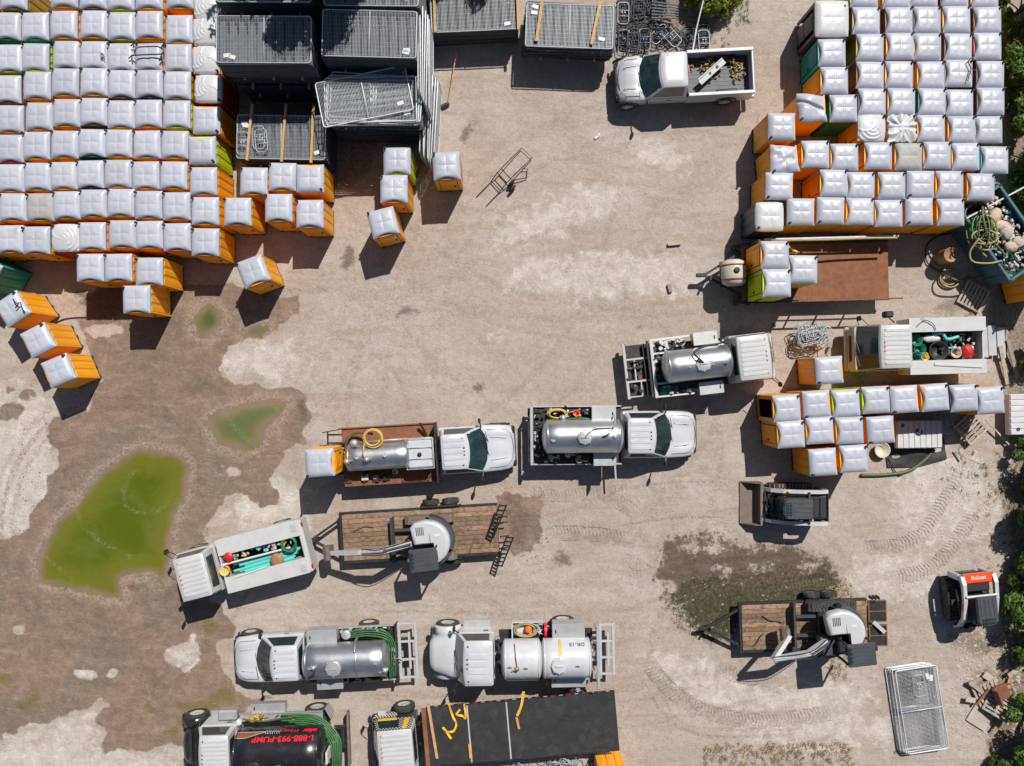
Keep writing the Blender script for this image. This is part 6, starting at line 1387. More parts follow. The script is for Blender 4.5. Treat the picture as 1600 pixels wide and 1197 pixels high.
# messy silver pile
mp_ = P(582, 150, 3.3); bundle('neat lower bundle under the messy silver pile', mp_.x, mp_.y, .1, 1.9, -1.5, 'galv_dark', .02); bundle('uneven upper bundle under the messy silver pile', mp_.x + .03, mp_.y - .05, 2.0, 3.0, -1.5, 'galv_dark', .06)
for k, (dx, dy, a, lab) in enumerate(((.06, -.10, -1, 'lowest loose panel of the messy silver pile, nearly square to it'), (-.05, -.2, 1.5, 'second loose panel from the bottom of the messy pile'), (.12, .02, -2.5, 'third loose panel from the bottom of the messy silver pile'), (.02, -.06, 0, 'fourth loose panel in the messy silver pile, tag on its right'), (-.08, -.12, 2.5, 'fifth loose panel in the messy pile, just under the skewed one'), (-.32, -.02, 12.5, 'skewed silver panel lying crooked on top of the messy pile'))):
    panel(lab, mp_.x + dx, mp_.y + dy, 3.06 + .055 * k, a - 1.0, 'galv_bright', ((1.35, -.55),) if k in (3, 5) else (), 'loose silver fence panels', mesh=(k in (0, 3, 5)))
for k in range(7):                                              # panels standing on edge along the right side of the pile
    x = P(660 + 2.6 * k, 0, 1.3).x; y0 = P(0, 196, 1.2).y
    t = thing('temporary_fence', f'{ORD[k + 1]} panel from the left leaning upright beside the messy silver pile', 'fence panel', (x + .03 * k, P(0, 176, 1.2).y - .10 * k, .95), 0, 'fence panels leaning against the pile')
    t.rotation_euler = (R(90), 0, R(88 + random.uniform(-2, 2))); t.rotation_euler[1] = 0
    link('frame', FMf['galv_bright'], t); link('wire_mesh', FMw['galvanised'], t)
    t.location.z = .93
for k in range(6):                                              # upright panels along the right side of the pale stack
    t = thing('temporary_fence', f'{ORD[k + 1]} panel from the left standing upright along the pale stack', 'fence panel', (P(656, 0, 3.2).x + .07 * k, P(0, 78, 3.2).y - .1 * k, 3.0 - .16 * k), 0, 'fence panels standing by the pale stack')
    t.rotation_euler = (R(90), 0, R(90 + random.uniform(-1.5, 1.5))); link('frame', FMf['galv_bright'], t); link('wire_mesh', FMw['galvanised'], t)
# lone stack bottom right
pz = P(1440, 1108, .4)
for k in range(8):
    panel(['flat panel at the very bottom of the lone silver stack', 'second panel up in the lone silver stack', 'third panel up in the lone silver stack', 'fourth panel up in the lone silver stack', 'fifth panel up in the lone silver stack', 'sixth panel up in the lone silver stack', 'second panel down in the lone silver stack', 'top panel of the lone silver stack with tags and a fence foot'][k],
          pz.x - .035 * (7 - k) + random.uniform(-.05, .05), pz.y + random.uniform(-.04, .04), .06 + .052 * k, 98 + random.uniform(-1.2, 1.2), 'galv_bright', ((1.4, -.45), (1.3, -.6)) if k == 7 else (), 'panels of the lone silver stack', mesh=(k in (2, 7)))
for x, y in ((1386, 1062), (1389, 1112), (1396, 1168)): pass
# fence feet: rounded loops with two cross bars and two sockets
def foot_mb(r=.018):
    q = MB(); L_, W, rr = .46, .24, .14; c = []
    for (sx, sy, a0) in ((1, 1, 0), (-1, 1, 90), (-1, -1, 180), (1, -1, 270)):
        for k in range(4): a = R(a0 + 30 * k); c.append((sx * (W - rr) + rr * math.cos(a), sy * (L_ - rr) + rr * math.sin(a), 0))
    q.tube(c, r, 6, True)
    for y in (-.12, .12): q.tube([(-W, y, 0), (W, y, 0)], r, 6)
    for x in (-.06, .06): q.cyl((x, 0, -.01), (x, 0, .09), .018, n=6)
    q.tube([(-.06, -.12, 0), (-.06, .12, 0)], r, 5).tube([(.06, -.12, 0), (.06, .12, 0)], r, 5); return q
FT = {k: foot_mb().mesh('fence_stand', M[k]) for k in ('galv_dark', 'galvanised')}
def foot(label, p, yaw, m_, group, tilt=(0, 0)):
    o = link('fence_stand', FT[m_], None, p, (tilt[0], tilt[1], R(yaw))); return tag(o, label, 'fence foot', group)
for cx, cy, n, st in ((975, 18, 7, .9), (996, 12, 9, 1), (1010, 10, 9, 1), (1030, 8, 8, 1), (973, 62, 6, 1), (988, 60, 9, 1), (1007, 58, 9, 1), (1027, 55, 7, .3), (1046, 58, 7, .3), (1073, 62, 6, .5), (1098, 60, 7, 1)):
    for k in range(n):
        p = P(cx + random.gauss(0, 1.2), cy + (k - n / 2) * 3.2 * (1 if st >= .9 else .5) + random.gauss(0, 1.5), 0); p.z = .03 + .055 * k
        foot('dark tubular fence foot in the heap above the white pickup', p, random.gauss(0, 4) if st >= .9 else random.uniform(0, 180), 'galvanised' if k > n - 3 and random.random() < .35 else 'galv_dark', 'fence feet heaped above the white pickup', (random.gauss(0, .08), random.gauss(0, .1)))
for k in range(26):
    p = P(1266 + random.gauss(0, 11), 526 + random.gauss(0, 4), 0); p.z = .05 + .032 * k
    foot('silver tubular fence foot in the bundle left of the flat nosed truck', p, random.choice((0, 90)) + random.gauss(0, 14), 'galvanised', 'fence feet bundled beside the flat nosed truck', (random.gauss(0, .1), random.gauss(0, .1)))
for px, py, z, yw, lab in ((404, 214, 2.22, 2, 'silver fence foot lying on the low dark stack, right one'), (379, 223, 2.22, 0, 'silver fence foot lying on the low dark stack, left one'), (408, 219, 2.27, 4, 'silver fence foot half over another on the low dark stack'), (1436, 1071, .52, 8, 'silver fence foot lying on the lone silver stack')):
    foot(lab, P(px, py, z), yw, 'galvanised', 'fence feet lying on fence stacks')
for k in range(12):
    p = P(870 + random.gauss(0, 25), 1192 + random.gauss(0, 4), 0); p.z = .04 + .05 * k
    foot('silver fence foot in the heap below the black flatbed at the bottom edge', p, random.uniform(0, 180), 'galvanised', 'fence feet at the bottom edge', (random.gauss(0, .15), random.gauss(0, .15)))
o = MB().bar(P(1099, 0, 1.2), P(1088, 45, 1.0), .05).bar(P(1088, 45, 1.0), P(1082, 82, .9), .05).build('steel_pole', M['galvanised'], None); tag(o, 'long steel pole leaning over the fence feet heap', 'pole')
for k in range(6):
    o = MB().bar(P(1018, 2 + 5 * k, .5 + .05 * k), P(1060, 8 + 4 * k, .6 + .05 * k), .05).build('steel_pole', M['galv_dark'], None); tag(o, 'dark steel bar lying flat in the heap above the pickup', 'pole', 'dark bars in the fence feet heap')
# ------------------------------------------------------------------ loose things on the yard
# two wheeled toilet dolly
v = V('hand_truck', 'black toilet moving dolly lying on the open sand', 'hand truck', 785, 278, .2, 47)
q = MB(); r = .022
q.tube([(-.05, .30, .35), (1.55, .30, .12), (1.55, -.32, .12), (.35, -.30, .3)], r); q.tube([(.0, .30, .35), (-.05, -.30, .35)], r); q.tube([(-.4, .28, .12), (.0, .30, .35), (.35, .3, .3)], r); q.tube([(.0, -.3, .35), (.55, -.3, .32)], r)
q.tube([(-.45, -.3, .12), (0, -.30, .35)], r).tube([(.25, .3, .33), (.2, -.3, .33)], r).tube([(-.4, .28, .12), (-.45, -.3, .12)], r); q.tube([(.2, -.33, .2), (.75, -.75, .1), (1.05, -.5, .1), (.9, -.35, .14)], r); q.build('frame', M['dark_steel'], v.root)
for y in (.28, -.3): MB().tube([(-.4, y, .1), (-1.35, y + .02, .03)], .018).build('fork', M['dark_steel'], v.root)
for y in (-.42, -.62): wheel(v.root, .12 + (y + .42) * .8, y, .19, .09, 'rim_dark', 1)
# push broom, litter, netting, sticks, stones
t = thing('push_broom', 'push broom with a yellow handle lying below the fence stacks', 'broom', P(702, 130, .1))
MB().cyl(P(713, 82, .35) - t.location, P(700, 162, .12) - t.location, .028).build('handle', M['timber'], t); MB().box(P(693, 165, .1) - t.location, (.55, .16, .12), rz=R(25), bev=.04).build('head', M['junk_dark'], t)
def item(nm, label, cat, mb, m_, loc=(0, 0, 0), rot=(0, 0, 0), group=None): return tag(mb.build(nm, M[m_], None, loc, rot), label, cat, group)
item('paper_litter', 'crumpled white paper on the open sand below the pickup', 'litter', MB().box((0, 0, .02), (.22, .12, .03), rz=.6, bev=.01).box((.1, .1, .03), (.14, .12, .03), rz=1.1, bev=.01), 'bag_white', P(932, 214, 0))
item('paper_litter', 'tan scrap of paper in the shadow of the white pickup', 'litter', MB().box((0, 0, .02), (.2, .12, .02), rz=-1, bev=.008), 'bag_tan', P(1080, 186, 0))
item('plastic_bottle', 'pale crushed bottle in the shadow beside the angled utility truck', 'litter', MB().box((0, 0, .03), (.24, .12, .05), rz=.1, bev=.02), 'bag_tan', P(377, 925, 0))
nq = MB()
for k in range(26):
    p = Vector((random.gauss(0, .12), random.gauss(0, .32), .03)); a = random.uniform(0, 6.3)
    nq.tube(bez([p, p + Vector((math.cos(a) * .2, math.sin(a) * .2, .12)), p + Vector((math.cos(a + 1) * .35, math.sin(a + 1) * .35, .04))], 4), .012, 4)
item('safety_netting', 'heap of orange safety netting beside the fence panels', 'netting', nq, 'signal_orange', P(666, 250, 0))
for (x, y, l_, w_, a, lab) in ((1053, 381, .58, .13, .08, 'short brown timber block lying on the open sand'), (1046, 450, .36, .16, -1.3, 'dark square timber stub near the white water tank')):
    item('timber_block', lab, 'timber', MB().box((0, 0, .07), (l_, w_, .13), bev=.01), 'greywood', P(x, y, 0), (0, 0, a))
# barrel, pallets, boards
t = thing('barrel', 'brown drum standing on the sand below the right toilet block', 'barrel', P(1468, 403, 0))
MB().lathe([(0, .0), (0, .30), (.05, .31), (.30, .30), (.33, .315), (.36, .30), (.60, .30), (.63, .315), (.66, .30), (.93, .31), (.96, .32), (.98, .30), (.95, .28), (.95, 0)], 'z', 26).build('shell', M['barrel_brown'], t); MB().cyl((.16, .1, .95), (.16, .1, .97), .03).cyl((-.14, -.12, .95), (-.14, -.12, .965), .02).build('bung', M['mud_steel'], t)
def pallet(label, px, py, yaw, z=0, m_='greywood', tilt=(0, 0), n=7):
    t = thing('wooden_pallet', label, 'pallet', P(px, py, z), R(yaw), 'wooden pallets'); t.rotation_euler = (tilt[0], tilt[1], R(yaw))
    for k in range(n): MB().box((0, 0, 0), (1.1, .10, .022), bev=.004).build('slat', M[m_], t, (0, -.5 + k / (n - 1), .125))
    for x in (-.5, 0, .5): MB().box((x, 0, .07), (.09, 1.08, .09)).build('runner', M[m_], t)
    for y in (-.48, 0, .48): MB().box((0, 0, 0), (1.1, .1, .02)).build('slat', M[m_], t, (0, y, .012))
    return t
pallet('worn wooden pallet below the teal dumpster', 1519, 463, 62, 0); pallet('shadowed wooden pallet in the debris beside the big bushes', 1542, 1084, 115, .02); pallet('broken pallet leaning over debris under the rusty bucket', 1560, 1100, 150, .2, tilt=(.2, .25)); pallet('grey weathered pallet behind the flat nosed utility truck', 1552, 530, 88, .0)
pallet('tan wooden pallet beside the cluster of white ribbed panels', 1515, 668, 40, .1, tilt=(0, .12))
item('plywood_sheet', 'pale square board lying on the ground by the broken pallets', 'board', MB().box((0, 0, .05), (.95, 1.1, .03), bev=.004), 'concrete', P(1533, 1116, 0), (0, 0, R(-32)))
t = thing('excavator_bucket', 'loose rusty orange digger bucket on the debris pile', 'digger bucket', P(1563, 1083, .3), R(20))
MB().loft([[(x, y, z) for x, z in ((-.3, .5), (-.35, .1), (-.1, -.12), (.35, -.1), (.4, 0), (-.05, 0), (-.25, .15), (-.22, .5))] for y in (-.32, .32)]).build('shell', M['rust'], t)
for y in (-.25, 0, .25): MB().bar((.36, y, -.05), (.55, y, .02), .06, .03).build('tooth', M['rust'], t)
for k, (a, b, lab) in enumerate((((1575, 1055), (1600, 1040), 'dark board sticking out of the bushes by the debris'), ((1515, 1065), (1545, 1090), 'dark timber along the edge of the shadowed pallet'), ((1540, 655), (1596, 715), 'long dark pole leaning down from the cluster of toilets'), ((1498, 700), (1503, 718), 'short dark stake standing below the ribbed panels'), ((1500, 346), (1600, 292), 'long white pole lying over the corner of the teal dumpster'), ((1575, 530), (1590, 590), 'grey weathered plank behind the flat nosed truck'), ((1563, 540), (1574, 600), 'second weathered plank behind the flat nosed truck'))):
    item('pole' if k in (2, 3, 4) else 'plank', lab, 'pole' if k in (2, 3, 4) else 'plank', MB().bar(P(*a, 1.75 if k == 4 else .3), P(*b, 1.5 if k == 4 else .12), .06 if k in (2, 3, 4) else .16, .05), 'ribbed_white' if k == 4 else 'greywood')
for k, (x, y) in enumerate(((1525, 515), (1538, 512), (1552, 516))): item('weathered_sheet', f'grey corrugated sheet {["left", "middle", "right"][k]} of three behind the flat nosed truck', 'sheet', MB().box((0, 0, .2), (.34, 1.3, .03)), 'ribbed_grey', P(x + 8, y + 20, 0), (0, 0, R(3)))
for k, (x, y, l_, w_, yw, m_) in enumerate(((1522, 1062, .9, .12, 20, 'greywood'), (1545, 1058, .7, .3, -35, 'concrete'), (1572, 1068, .8, .14, 70, 'wood'), (1580, 1098, 1.0, .16, 15, 'greywood'), (1552, 1132, .5, .1, 55, 'wood'), (1512, 1090, .45, .22, -10, 'concrete'), (1530, 1085, .9, .1, 48, 'rust'))):
    item('debris_board', f'{["long grey board", "pale broken slab", "brown board", "grey plank", "brown offcut", "small pale slab", "rusty bar"][k]} lying among the debris by the loose digger bucket', 'board', MB().box((0, 0, .08 + .03 * k), (l_, w_, .05), ry=.08, bev=.006), m_, P(x, y, 0), (0, 0, R(yw)))
for k, (tr, x, y, a, l_) in enumerate(((tr1, 1.2, .5, .3, 1.1), (tr1, -2.2, .6, 1.2, .8), (tr1, 2.4, -.4, .1, .9), (tr2, 2.0, .5, .8, .7), (tr2, 1.4, -.3, -.4, .9))):
    z = .70; pts = [tr.w(x + l_ * (t - .5) * math.cos(a), y + l_ * (t - .5) * math.sin(a) + .05 * math.sin(6 * t + k), z) for t in np.linspace(0, 1, 8)]
    item('tie_down_chain', f'{["rusty chain near the tongue end", "rusty chain by the ladder ramps", "rusty chain beside the raised arm", "dark chain under the folded arm", "dark chain beside the dozer blade"][k]} on the wood deck of the {"centre" if k < 3 else "moss side"} trailer', 'chain', MB().tube(bez(pts, 4), .020, 5), 'rust' if k < 3 else 'dark_steel')
for tr, nm in ((tr1, 'centre'), (tr2, 'moss side')):
    q = MB()
    for k in range(90):
        p = tr.w(random.uniform(-2.6, 2.6), random.uniform(-.95, .95), .655); q.box(p, (random.uniform(.03, .14), random.uniform(.03, .10), .025), rz=random.uniform(0, 3))
    tag(q.build('dirt', M['mud_steel'], None), f'clods of dried mud on the wood deck of the {nm} trailer', None, None, 'stuff')
# ribbed white waste tanks lying by the cluster
def ribbed_tank(label, px, py, z, yaw, L_, W, h, n, m_='ribbed_white', cap=True):
    t = thing('waste_tank', label, 'waste tank', P(px, py, 0), R(yaw)); t.location.z = z
    MB().box((0, 0, h / 2), (L_, W, h), bev=.03).build('shell', M[m_], t)
    for k in range(n): MB().box((-L_ / 2 + L_ * (k + .5) / n, 0, h + .012), (L_ / n - .045, W - .05, .035), bev=.014).build('rib', M[m_], t)
    if cap: MB().lathe([(0, .15), (.04, .15), (.05, .13), (.05, 0)], 'z', 18, (-.05, .1, h + .02)).build('cap', M['cab_grey'], t); MB().bar((-.15, .05, h + .08), (.06, .16, h + .08), .03).build('cap_handle', M['junk_dark'], t)
    MB().lathe([(0, .07), (.03, .07), (.03, .04), (0, .04)], 'z', 14, (-L_ / 2 + .25, W * .33, h + .03)).build('inlet', M['junk_dark'], t); return t
ribbed_tank('flat ribbed white tank with a round grey cap beside the cluster of toilets', 1427, 677, .25, 1, 1.95, 1.20, .3, 8)
ribbed_tank('flat ribbed white tank at the right edge beside the last toilet', 1597, 646, .3, 91, 1.75, 1.9, .4, 7, cap=False)
ribbed_tank('narrow ribbed white tank between toilets above the navy blue toilet', 1262, 287, 1.0, 90, 1.2, .52, .9, 5)
item('basin', 'white oval basin tucked right of the lowest toilets in the cluster', 'basin', MB().lathe([(0, 0), (0, .15), (.3, .30), (.32, .34), (.30, .34), (.28, .29), (.06, .16), (.06, 0)], 'z', 24), 'ivory', P(1374, 702, 0))
item('black_tarp', 'crumpled black plastic tarp below the ribbed white tank', 'tarp', MB().grid(lambda a, b: ((a - .5) * 2.6, (b - .5) * 1.3 * (1 - .5 * abs(a - .5)), .06 + .1 * math.sin(9 * a) * math.cos(7 * b) * (4 * b * (1 - b))), 16, 10), 'tarp_black', P(1430, 706, 0), (0, 0, R(8)))
foot('dark tubular fence foot right of the ribbed white tank with the grey cap', P(1480, 660, .3), 15, 'galvanised', 'fence feet lying on fence stacks')
def hose(label, pts, r, m_, z=.06): return item('hose', label, 'hose', MB().tube(bez([P(x, y, z + random.uniform(0, .03)) for x, y in pts], 7), r, 7), m_)
hose('thick dark green hose lying on the sand below the cluster', ((1345, 742), (1385, 741), (1420, 735), (1445, 718), (1460, 702)), .07, 'hose_olive')
hose('thin black hose crossing the thick green one below the cluster', ((1388, 716), (1395, 730), (1405, 742), (1415, 738)), .025, 'black_plastic')
hose('thin yellow hose below the tan pallet at the cluster end', ((1500, 690), (1520, 688), (1530, 676), (1542, 668)), .03, 'hose_yellow')
hose('black looped hose around the foot of the brown drum', ((1470, 424), (1449, 410), (1448, 384), (1466, 368), (1500, 362)), .03, 'black_plastic')
# dumpster heaped with hoses and rubbish
dc = P(1553, 367, .9); da = R(-52)
v = V('dumpster', 'teal open top dumpster heaped with hoses and rubbish', 'dumpster', 1553, 369, .9, 125)
L_, W, Hh = 3.5, 1.9, 1.55; VD = v
def dumpster_pt(x, y): p = VD.w(-x if P(1580, 400, 1).x > VD.w(-1, 0, 0).x - 9e9 and VD.w(-1, 0, 0).y < VD.w(1, 0, 0).y else x, y, 1.42 + random.random() * .2); return p
for s in (-1, 1):
    q = MB().box((0, s * W / 2, Hh / 2 + .1), (L_, .06, Hh), bev=.01); 
    for k in range(6): q.box((-L_ / 2 + L_ * (k + .5) / 6, s * (W / 2 + .05), Hh / 2 + .1), (.12, .06, Hh - .1), bev=.01)
    q.box((0, s * W / 2, Hh + .12), (L_ + .1, .12, .1), bev=.02); q.build('side', M['bin_teal'], v.root)
    e = MB().box((s * L_ / 2, 0, Hh / 2 + .1), (.06, W, Hh), bev=.01); e.box((s * L_ / 2, 0, Hh + .12), (.12, W + .1, .1), bev=.02); e.build('end', M['bin_teal'], v.root)
MB().box((0, 0, .12), (L_, W, .08)).build('floor', M['bin_teal'], v.root)
MB().grid(lambda a, b: ((a - .5) * (L_ - .1), (b - .5) * (W - .1), 1.25 + .18 * math.sin(5 * a + 1) * math.cos(4 * b) + random.uniform(-.06, .06)), 20, 12, False).build('fill', M['junk_dark'], v.root)
for k in range(5): item('rubbish_bag', f'{["tan", "topmost tan", "greyish tan", "lower tan", "rightmost pale"][k]} rubbish bag in the teal dumpster', 'rubbish bag', MB().ball((0, 0, 0), (.40 - .04 * k, .22 + .03 * (k % 3), .16), 18, 12, .13), ['bag_tan', 'bag_tan', 'concrete', 'bag_tan', 'concrete'][k], P(*((1562, 352), (1553, 337), (1572, 362), (1580, 385), (1590, 378))[k], 1.6), (0, 0, k))
for k in range(15):
    pts = []; cx, cy = 1538 + random.gauss(0, 7), 360 + random.gauss(0, 11); rx, ry = random.uniform(7, 22), random.uniform(10, 28); a0 = random.uniform(0, 6)
    for t_ in np.linspace(0, random.uniform(4, 7), 12): pts.append(P(cx + rx * math.cos(a0 + t_), cy + ry * math.sin(a0 + t_), 1.50 + .035 * k + .05 * math.sin(2 * t_)))
    item('hose', 'tangled hose loop in the left half of the teal dumpster', 'hose', MB().tube(bez(pts, 4), .035, 6), ('hose_green', 'hose_tan', 'hose_olive', 'hose_green', 'hose_olive', 'hose_tan')[k % 6], group='hoses tangled in the dumpster')
item('hose', 'dark hose running the length of the teal dumpster over the rubbish', 'hose', MB().tube(bez([P(1535, 322, 1.85), P(1537, 345, 2.0), P(1545, 370, 1.95), P(1560, 386, 1.8), P(1572, 400, 1.75)]), .05, 7), 'hose_olive')
item('hose', 'tan hose looping over the near rim of the teal dumpster', 'hose', MB().tube(bez([P(1530, 372, 2.0), P(1516, 392, 1.85), P(1520, 408, 1.8), P(1545, 411, 1.8), P(1565, 407, 1.8)]), .04, 7), 'hose_tan')
hose('green and tan hose run from the dumpster to the coil on the sand', ((1542, 428), (1520, 434), (1495, 437), (1475, 428)), .05, 'hose_olive', .25)
coil('coiled_hose', 'tan hose coil lying on the sand below the brown drum', P(1482, 434, .02), .42, .38, 'hose_tan', .035, 3, .03)
for mname, n in (('bag_white', 70), ('blue', 16), ('pale_pink', 14), ('hose_green', 16), ('ribbed_grey', 60), ('bag_tan', 44), ('junk_dark', 50)):
    q = MB()
    for k in range(n):
        p = dumpster_pt(random.uniform(-1.4, 1.6), random.uniform(-.8, .8)); q.box(p, (random.uniform(.05, .26), random.uniform(.03, .12), random.uniform(.02, .10)), rz=random.uniform(0, 3), rx=random.uniform(-.7, .7), ry=random.uniform(-.7, .7))
    o = q.build('loose_rubbish', M[mname], None); tag(o, {'bag_white': 'loose white scraps', 'blue': 'loose blue packets', 'pale_pink': 'loose pinkish scraps', 'hose_green': 'loose green scraps', 'ribbed_grey': 'loose grey scraps', 'bag_tan': 'loose tan scraps', 'junk_dark': 'loose dark scraps'}[mname] + ' heaped in the teal dumpster', 'rubbish', None, 'stuff')
# black cable over the tilted toilets
item('cable', 'black cable trailing over the topmost tilted toilet at the left edge', 'cable', MB().tube(bez([P(14, 452, 1.6), P(22, 470, 2.4), P(28, 475, 2.45), P(24, 481, 2.45), P(31, 472, 2.5), P(36, 484, 2.42), P(46, 493, 1.6), P(56, 503, .8), P(72, 512, .1), P(100, 498, .03), P(135, 495, .03)]), .022, 6), 'black_plastic')
for px, py, lab in ((232, 66, 'upper'), (229, 85, 'lower')):
    z = 2.38
    q = MB(); q.tube([P(px - 23, py + 8, z), P(px - 23, py + 1, z + .05), P(px + 24, py - 1, z + .05), P(px + 24, py + 8, z)], .03, 6); q.tube([P(px - 23, py + 1, z + .05), P(px - 28, py + 6, z)], .025, 5); q.tube([P(px + 24, py - 1, z + .05), P(px + 20, py + 10, z)], .025, 5)
    item('bracket', f'{lab} dark metal bracket lying across roofs in the left toilet block', 'bracket', q, 'dark_steel')
item('fallen_branch', 'thin bare branch lying on a roof of the right toilet block', 'branch', MB().tube(bez([P(1523, 87, 2.36), P(1513, 95, 2.4), P(1517, 106, 2.4), P(1514, 118, 2.4), P(1512, 126, 2.36)]), .022, 5).tube(bez([P(1517, 106, 2.4), P(1525, 110, 2.38)]), .015, 5), 'bark')
item('fallen_branch', 'thin bare branch lying on the upper locker of the flat nosed truck', 'branch', MB().tube(bez([P(1432, 510, 1.82), P(1445, 500, 1.86), P(1458, 506, 1.86), P(1462, 515, 1.82)]), .018, 5).tube(bez([P(1445, 500, 1.86), P(1440, 496, 1.84)]), .012, 5), 'bark')
text_src = None
text_on(None, '357', .22, 'decal_dark', lambda x, y, z: P(163, 88, 2.31) + Vector((y * -1 + .0, x, z)), 'roof_number', bold=.02)
o = bpy.context.scene.objects['roof_number'] if 'roof_number' in bpy.context.scene.objects else None
if o: tag(o, 'dark handwritten number on a white toilet roof in the left block', 'marking')
# ------------------------------------------------------------------ contents of the utility trucks
def vitem(v, nm, label, cat, mb, m_, px, py, z, rz=0, group=None):
    return tag(mb.build(nm, M[m_], None, P(px, py, z), (0, 0, v.a + rz)), label, cat, group)
for k in range(6):
    o = MB().cyl((-1.62 + .05 * k, 0, 0), (1.25 - .25 * (k % 3), 0, .04), .058, n=10); vitem(T6, 'plastic_pipe', f'{ORD[6 - k]} aqua plastic pipe down in the bed of the angled utility truck', 'pipe', o, 'pipe_aqua', 411, 877 + (k - 2.5) * 2.9, 1.22 + .05 * (k % 2), random.uniform(-.04, .04), 'aqua pipes in the angled utility truck')
vitem(T6, 'plastic_pipe', 'white pipe dividing the bed of the angled utility truck', 'pipe', MB().cyl((-1.4, 0, 0), (1.6, 0, 0), .045), 'label_white', 403, 868, 1.5)
vitem(T6, 'pole', 'white pole along the lower locker edge of the angled utility truck', 'pole', MB().cyl((-.9, 0, 0), (.5, 0, 0), .035), 'bag_white', 385, 896, 1.66, .08)
vitem(T6, 'bucket', 'red bucket lid at the front of the angled utility truck bed', 'bucket', MB().lathe([(0, .19), (.1, .2), (.13, .18), (.13, 0)], 'z', 18), 'signal_red', 358, 869, 1.55)
vitem(T6, 'bucket', 'yellow tub at the front of the angled utility truck bed', 'tub', MB().lathe([(0, .19), (.2, .22), (.22, .2), (.05, .16), (.05, 0)], 'z', 16), 'strap_yellow', 353, 890, 1.4)
vitem(T6, 'bowl_lid', 'brown round lid resting on the aqua pipes', 'lid', MB().lathe([(0, .30), (.03, .30), (.05, .1), (.05, 0)], 'z', 20), 'barrel_brown', 433, 875, 1.5)
coil('coiled_hose', 'green hose coil at the tail of the angled utility truck', P(452, 849, 1.5), .30, .28, 'hose_green', .035, 3, .03)
coil('coiled_hose', 'olive hose ring round the red bucket in the angled utility truck', P(358, 868, 1.42), .30, .28, 'hose_olive', .022, 2, .02)
for m_, n in (('signal_orange', 5), ('pipe_aqua', 6), ('decal_yellow', 4), ('label_white', 12), ('junk_dark', 14), ('ribbed_grey', 14)):
    q = MB()
    for k in range(n):
        a = random.random(); x, y = 345 + a * 112, 873 - a * 26 + random.gauss(0, 5)
        s = random.uniform(.7, 1.6); q.box(P(x, y, 1.30 + random.random() * .16), (random.uniform(.06, .18) * s, random.uniform(.05, .12) * s, random.uniform(.04, .12)), rz=random.uniform(0, 3), ry=random.uniform(-.5, .5), bev=.02)
    tag(q.build('loose_parts', M[m_], None), {'signal_orange': 'loose orange fittings', 'pipe_aqua': 'loose aqua fittings', 'decal_yellow': 'loose yellow fittings', 'label_white': 'loose white fittings', 'junk_dark': 'loose dark fittings', 'ribbed_grey': 'loose grey fittings'}[m_] + ' jumbled in the angled utility truck', 'spare parts', None, 'stuff')
def pot(px, py, r, m_, label, h=.3, z=1.15, fill='junk_dark'): return vitem(T11, 'plastic_pot', label, 'pot', MB().lathe([(0, 0), (0, r * .75), (h, r), (h + .02, r * 1.05), (h + .02, r * .92), (.05, r * .7), (.05, 0)], 'z', 20), m_, px, py, z)
pot(1427, 532, .24, 'green', 'green round lid at the upper left of the flat nosed truck bin'); pot(1432, 546, .25, 'green', 'green pot beside the big black one in the flat nosed truck'); pot(1427, 557, .22, 'green', 'green pot in the lower left corner of the flat nosed truck bin'); pot(1440, 557, .17, 'strap_yellow', 'yellow ring shaped tub in the flat nosed truck bin'); pot(1460, 548, .40, 'black_plastic', 'big black pot in the middle of the flat nosed truck bin', .35); pot(1488, 551, .22, 'bag_tan', 'cream tub right of the big black pot')
vitem(T11, 'red_bag', 'bright red bag at the right of the flat nosed truck bin', 'bag', MB().ball((0, 0, .1), (.26, .30, .2), 12, 8, .12), 'signal_red', 1509, 548, 1.3)
vitem(T11, 'plastic_pipe', 'aqua bent pipe at the top of the flat nosed truck bin', 'pipe', MB().tube(bez([(-.6, 0, 0), (-.1, .1, .05), (.1, -.15, .05), (.5, -.1, 0)]), .07, 8), 'pipe_aqua', 1475, 526, 1.5)
vitem(T11, 'plastic_bag', 'white plastic bag at the upper left of the flat nosed truck bin', 'bag', MB().ball((0, 0, .1), (.42, .16, .14), 10, 6, .2), 'bag_white', 1452, 529, 1.3)
for m_, n in (('bag_tan', 12), ('junk_dark', 16), ('label_white', 8), ('pipe_aqua', 4), ('brown', 8)):
    q = MB()
    for k in range(n): q.box(P(random.uniform(1470, 1522), random.uniform(522, 560), 1.15 + random.random() * .25), (random.uniform(.08, .3), random.uniform(.05, .14), random.uniform(.04, .12)), rz=random.uniform(0, 3), ry=random.uniform(-.5, .5), bev=.02)
    tag(q.build('loose_parts', M[m_], None), {'bag_tan': 'loose tan scraps', 'junk_dark': 'loose dark scraps', 'label_white': 'loose white scraps', 'pipe_aqua': 'loose aqua scraps', 'brown': 'loose brown scraps'}[m_] + ' in the flat nosed truck bin', 'spare parts', None, 'stuff')
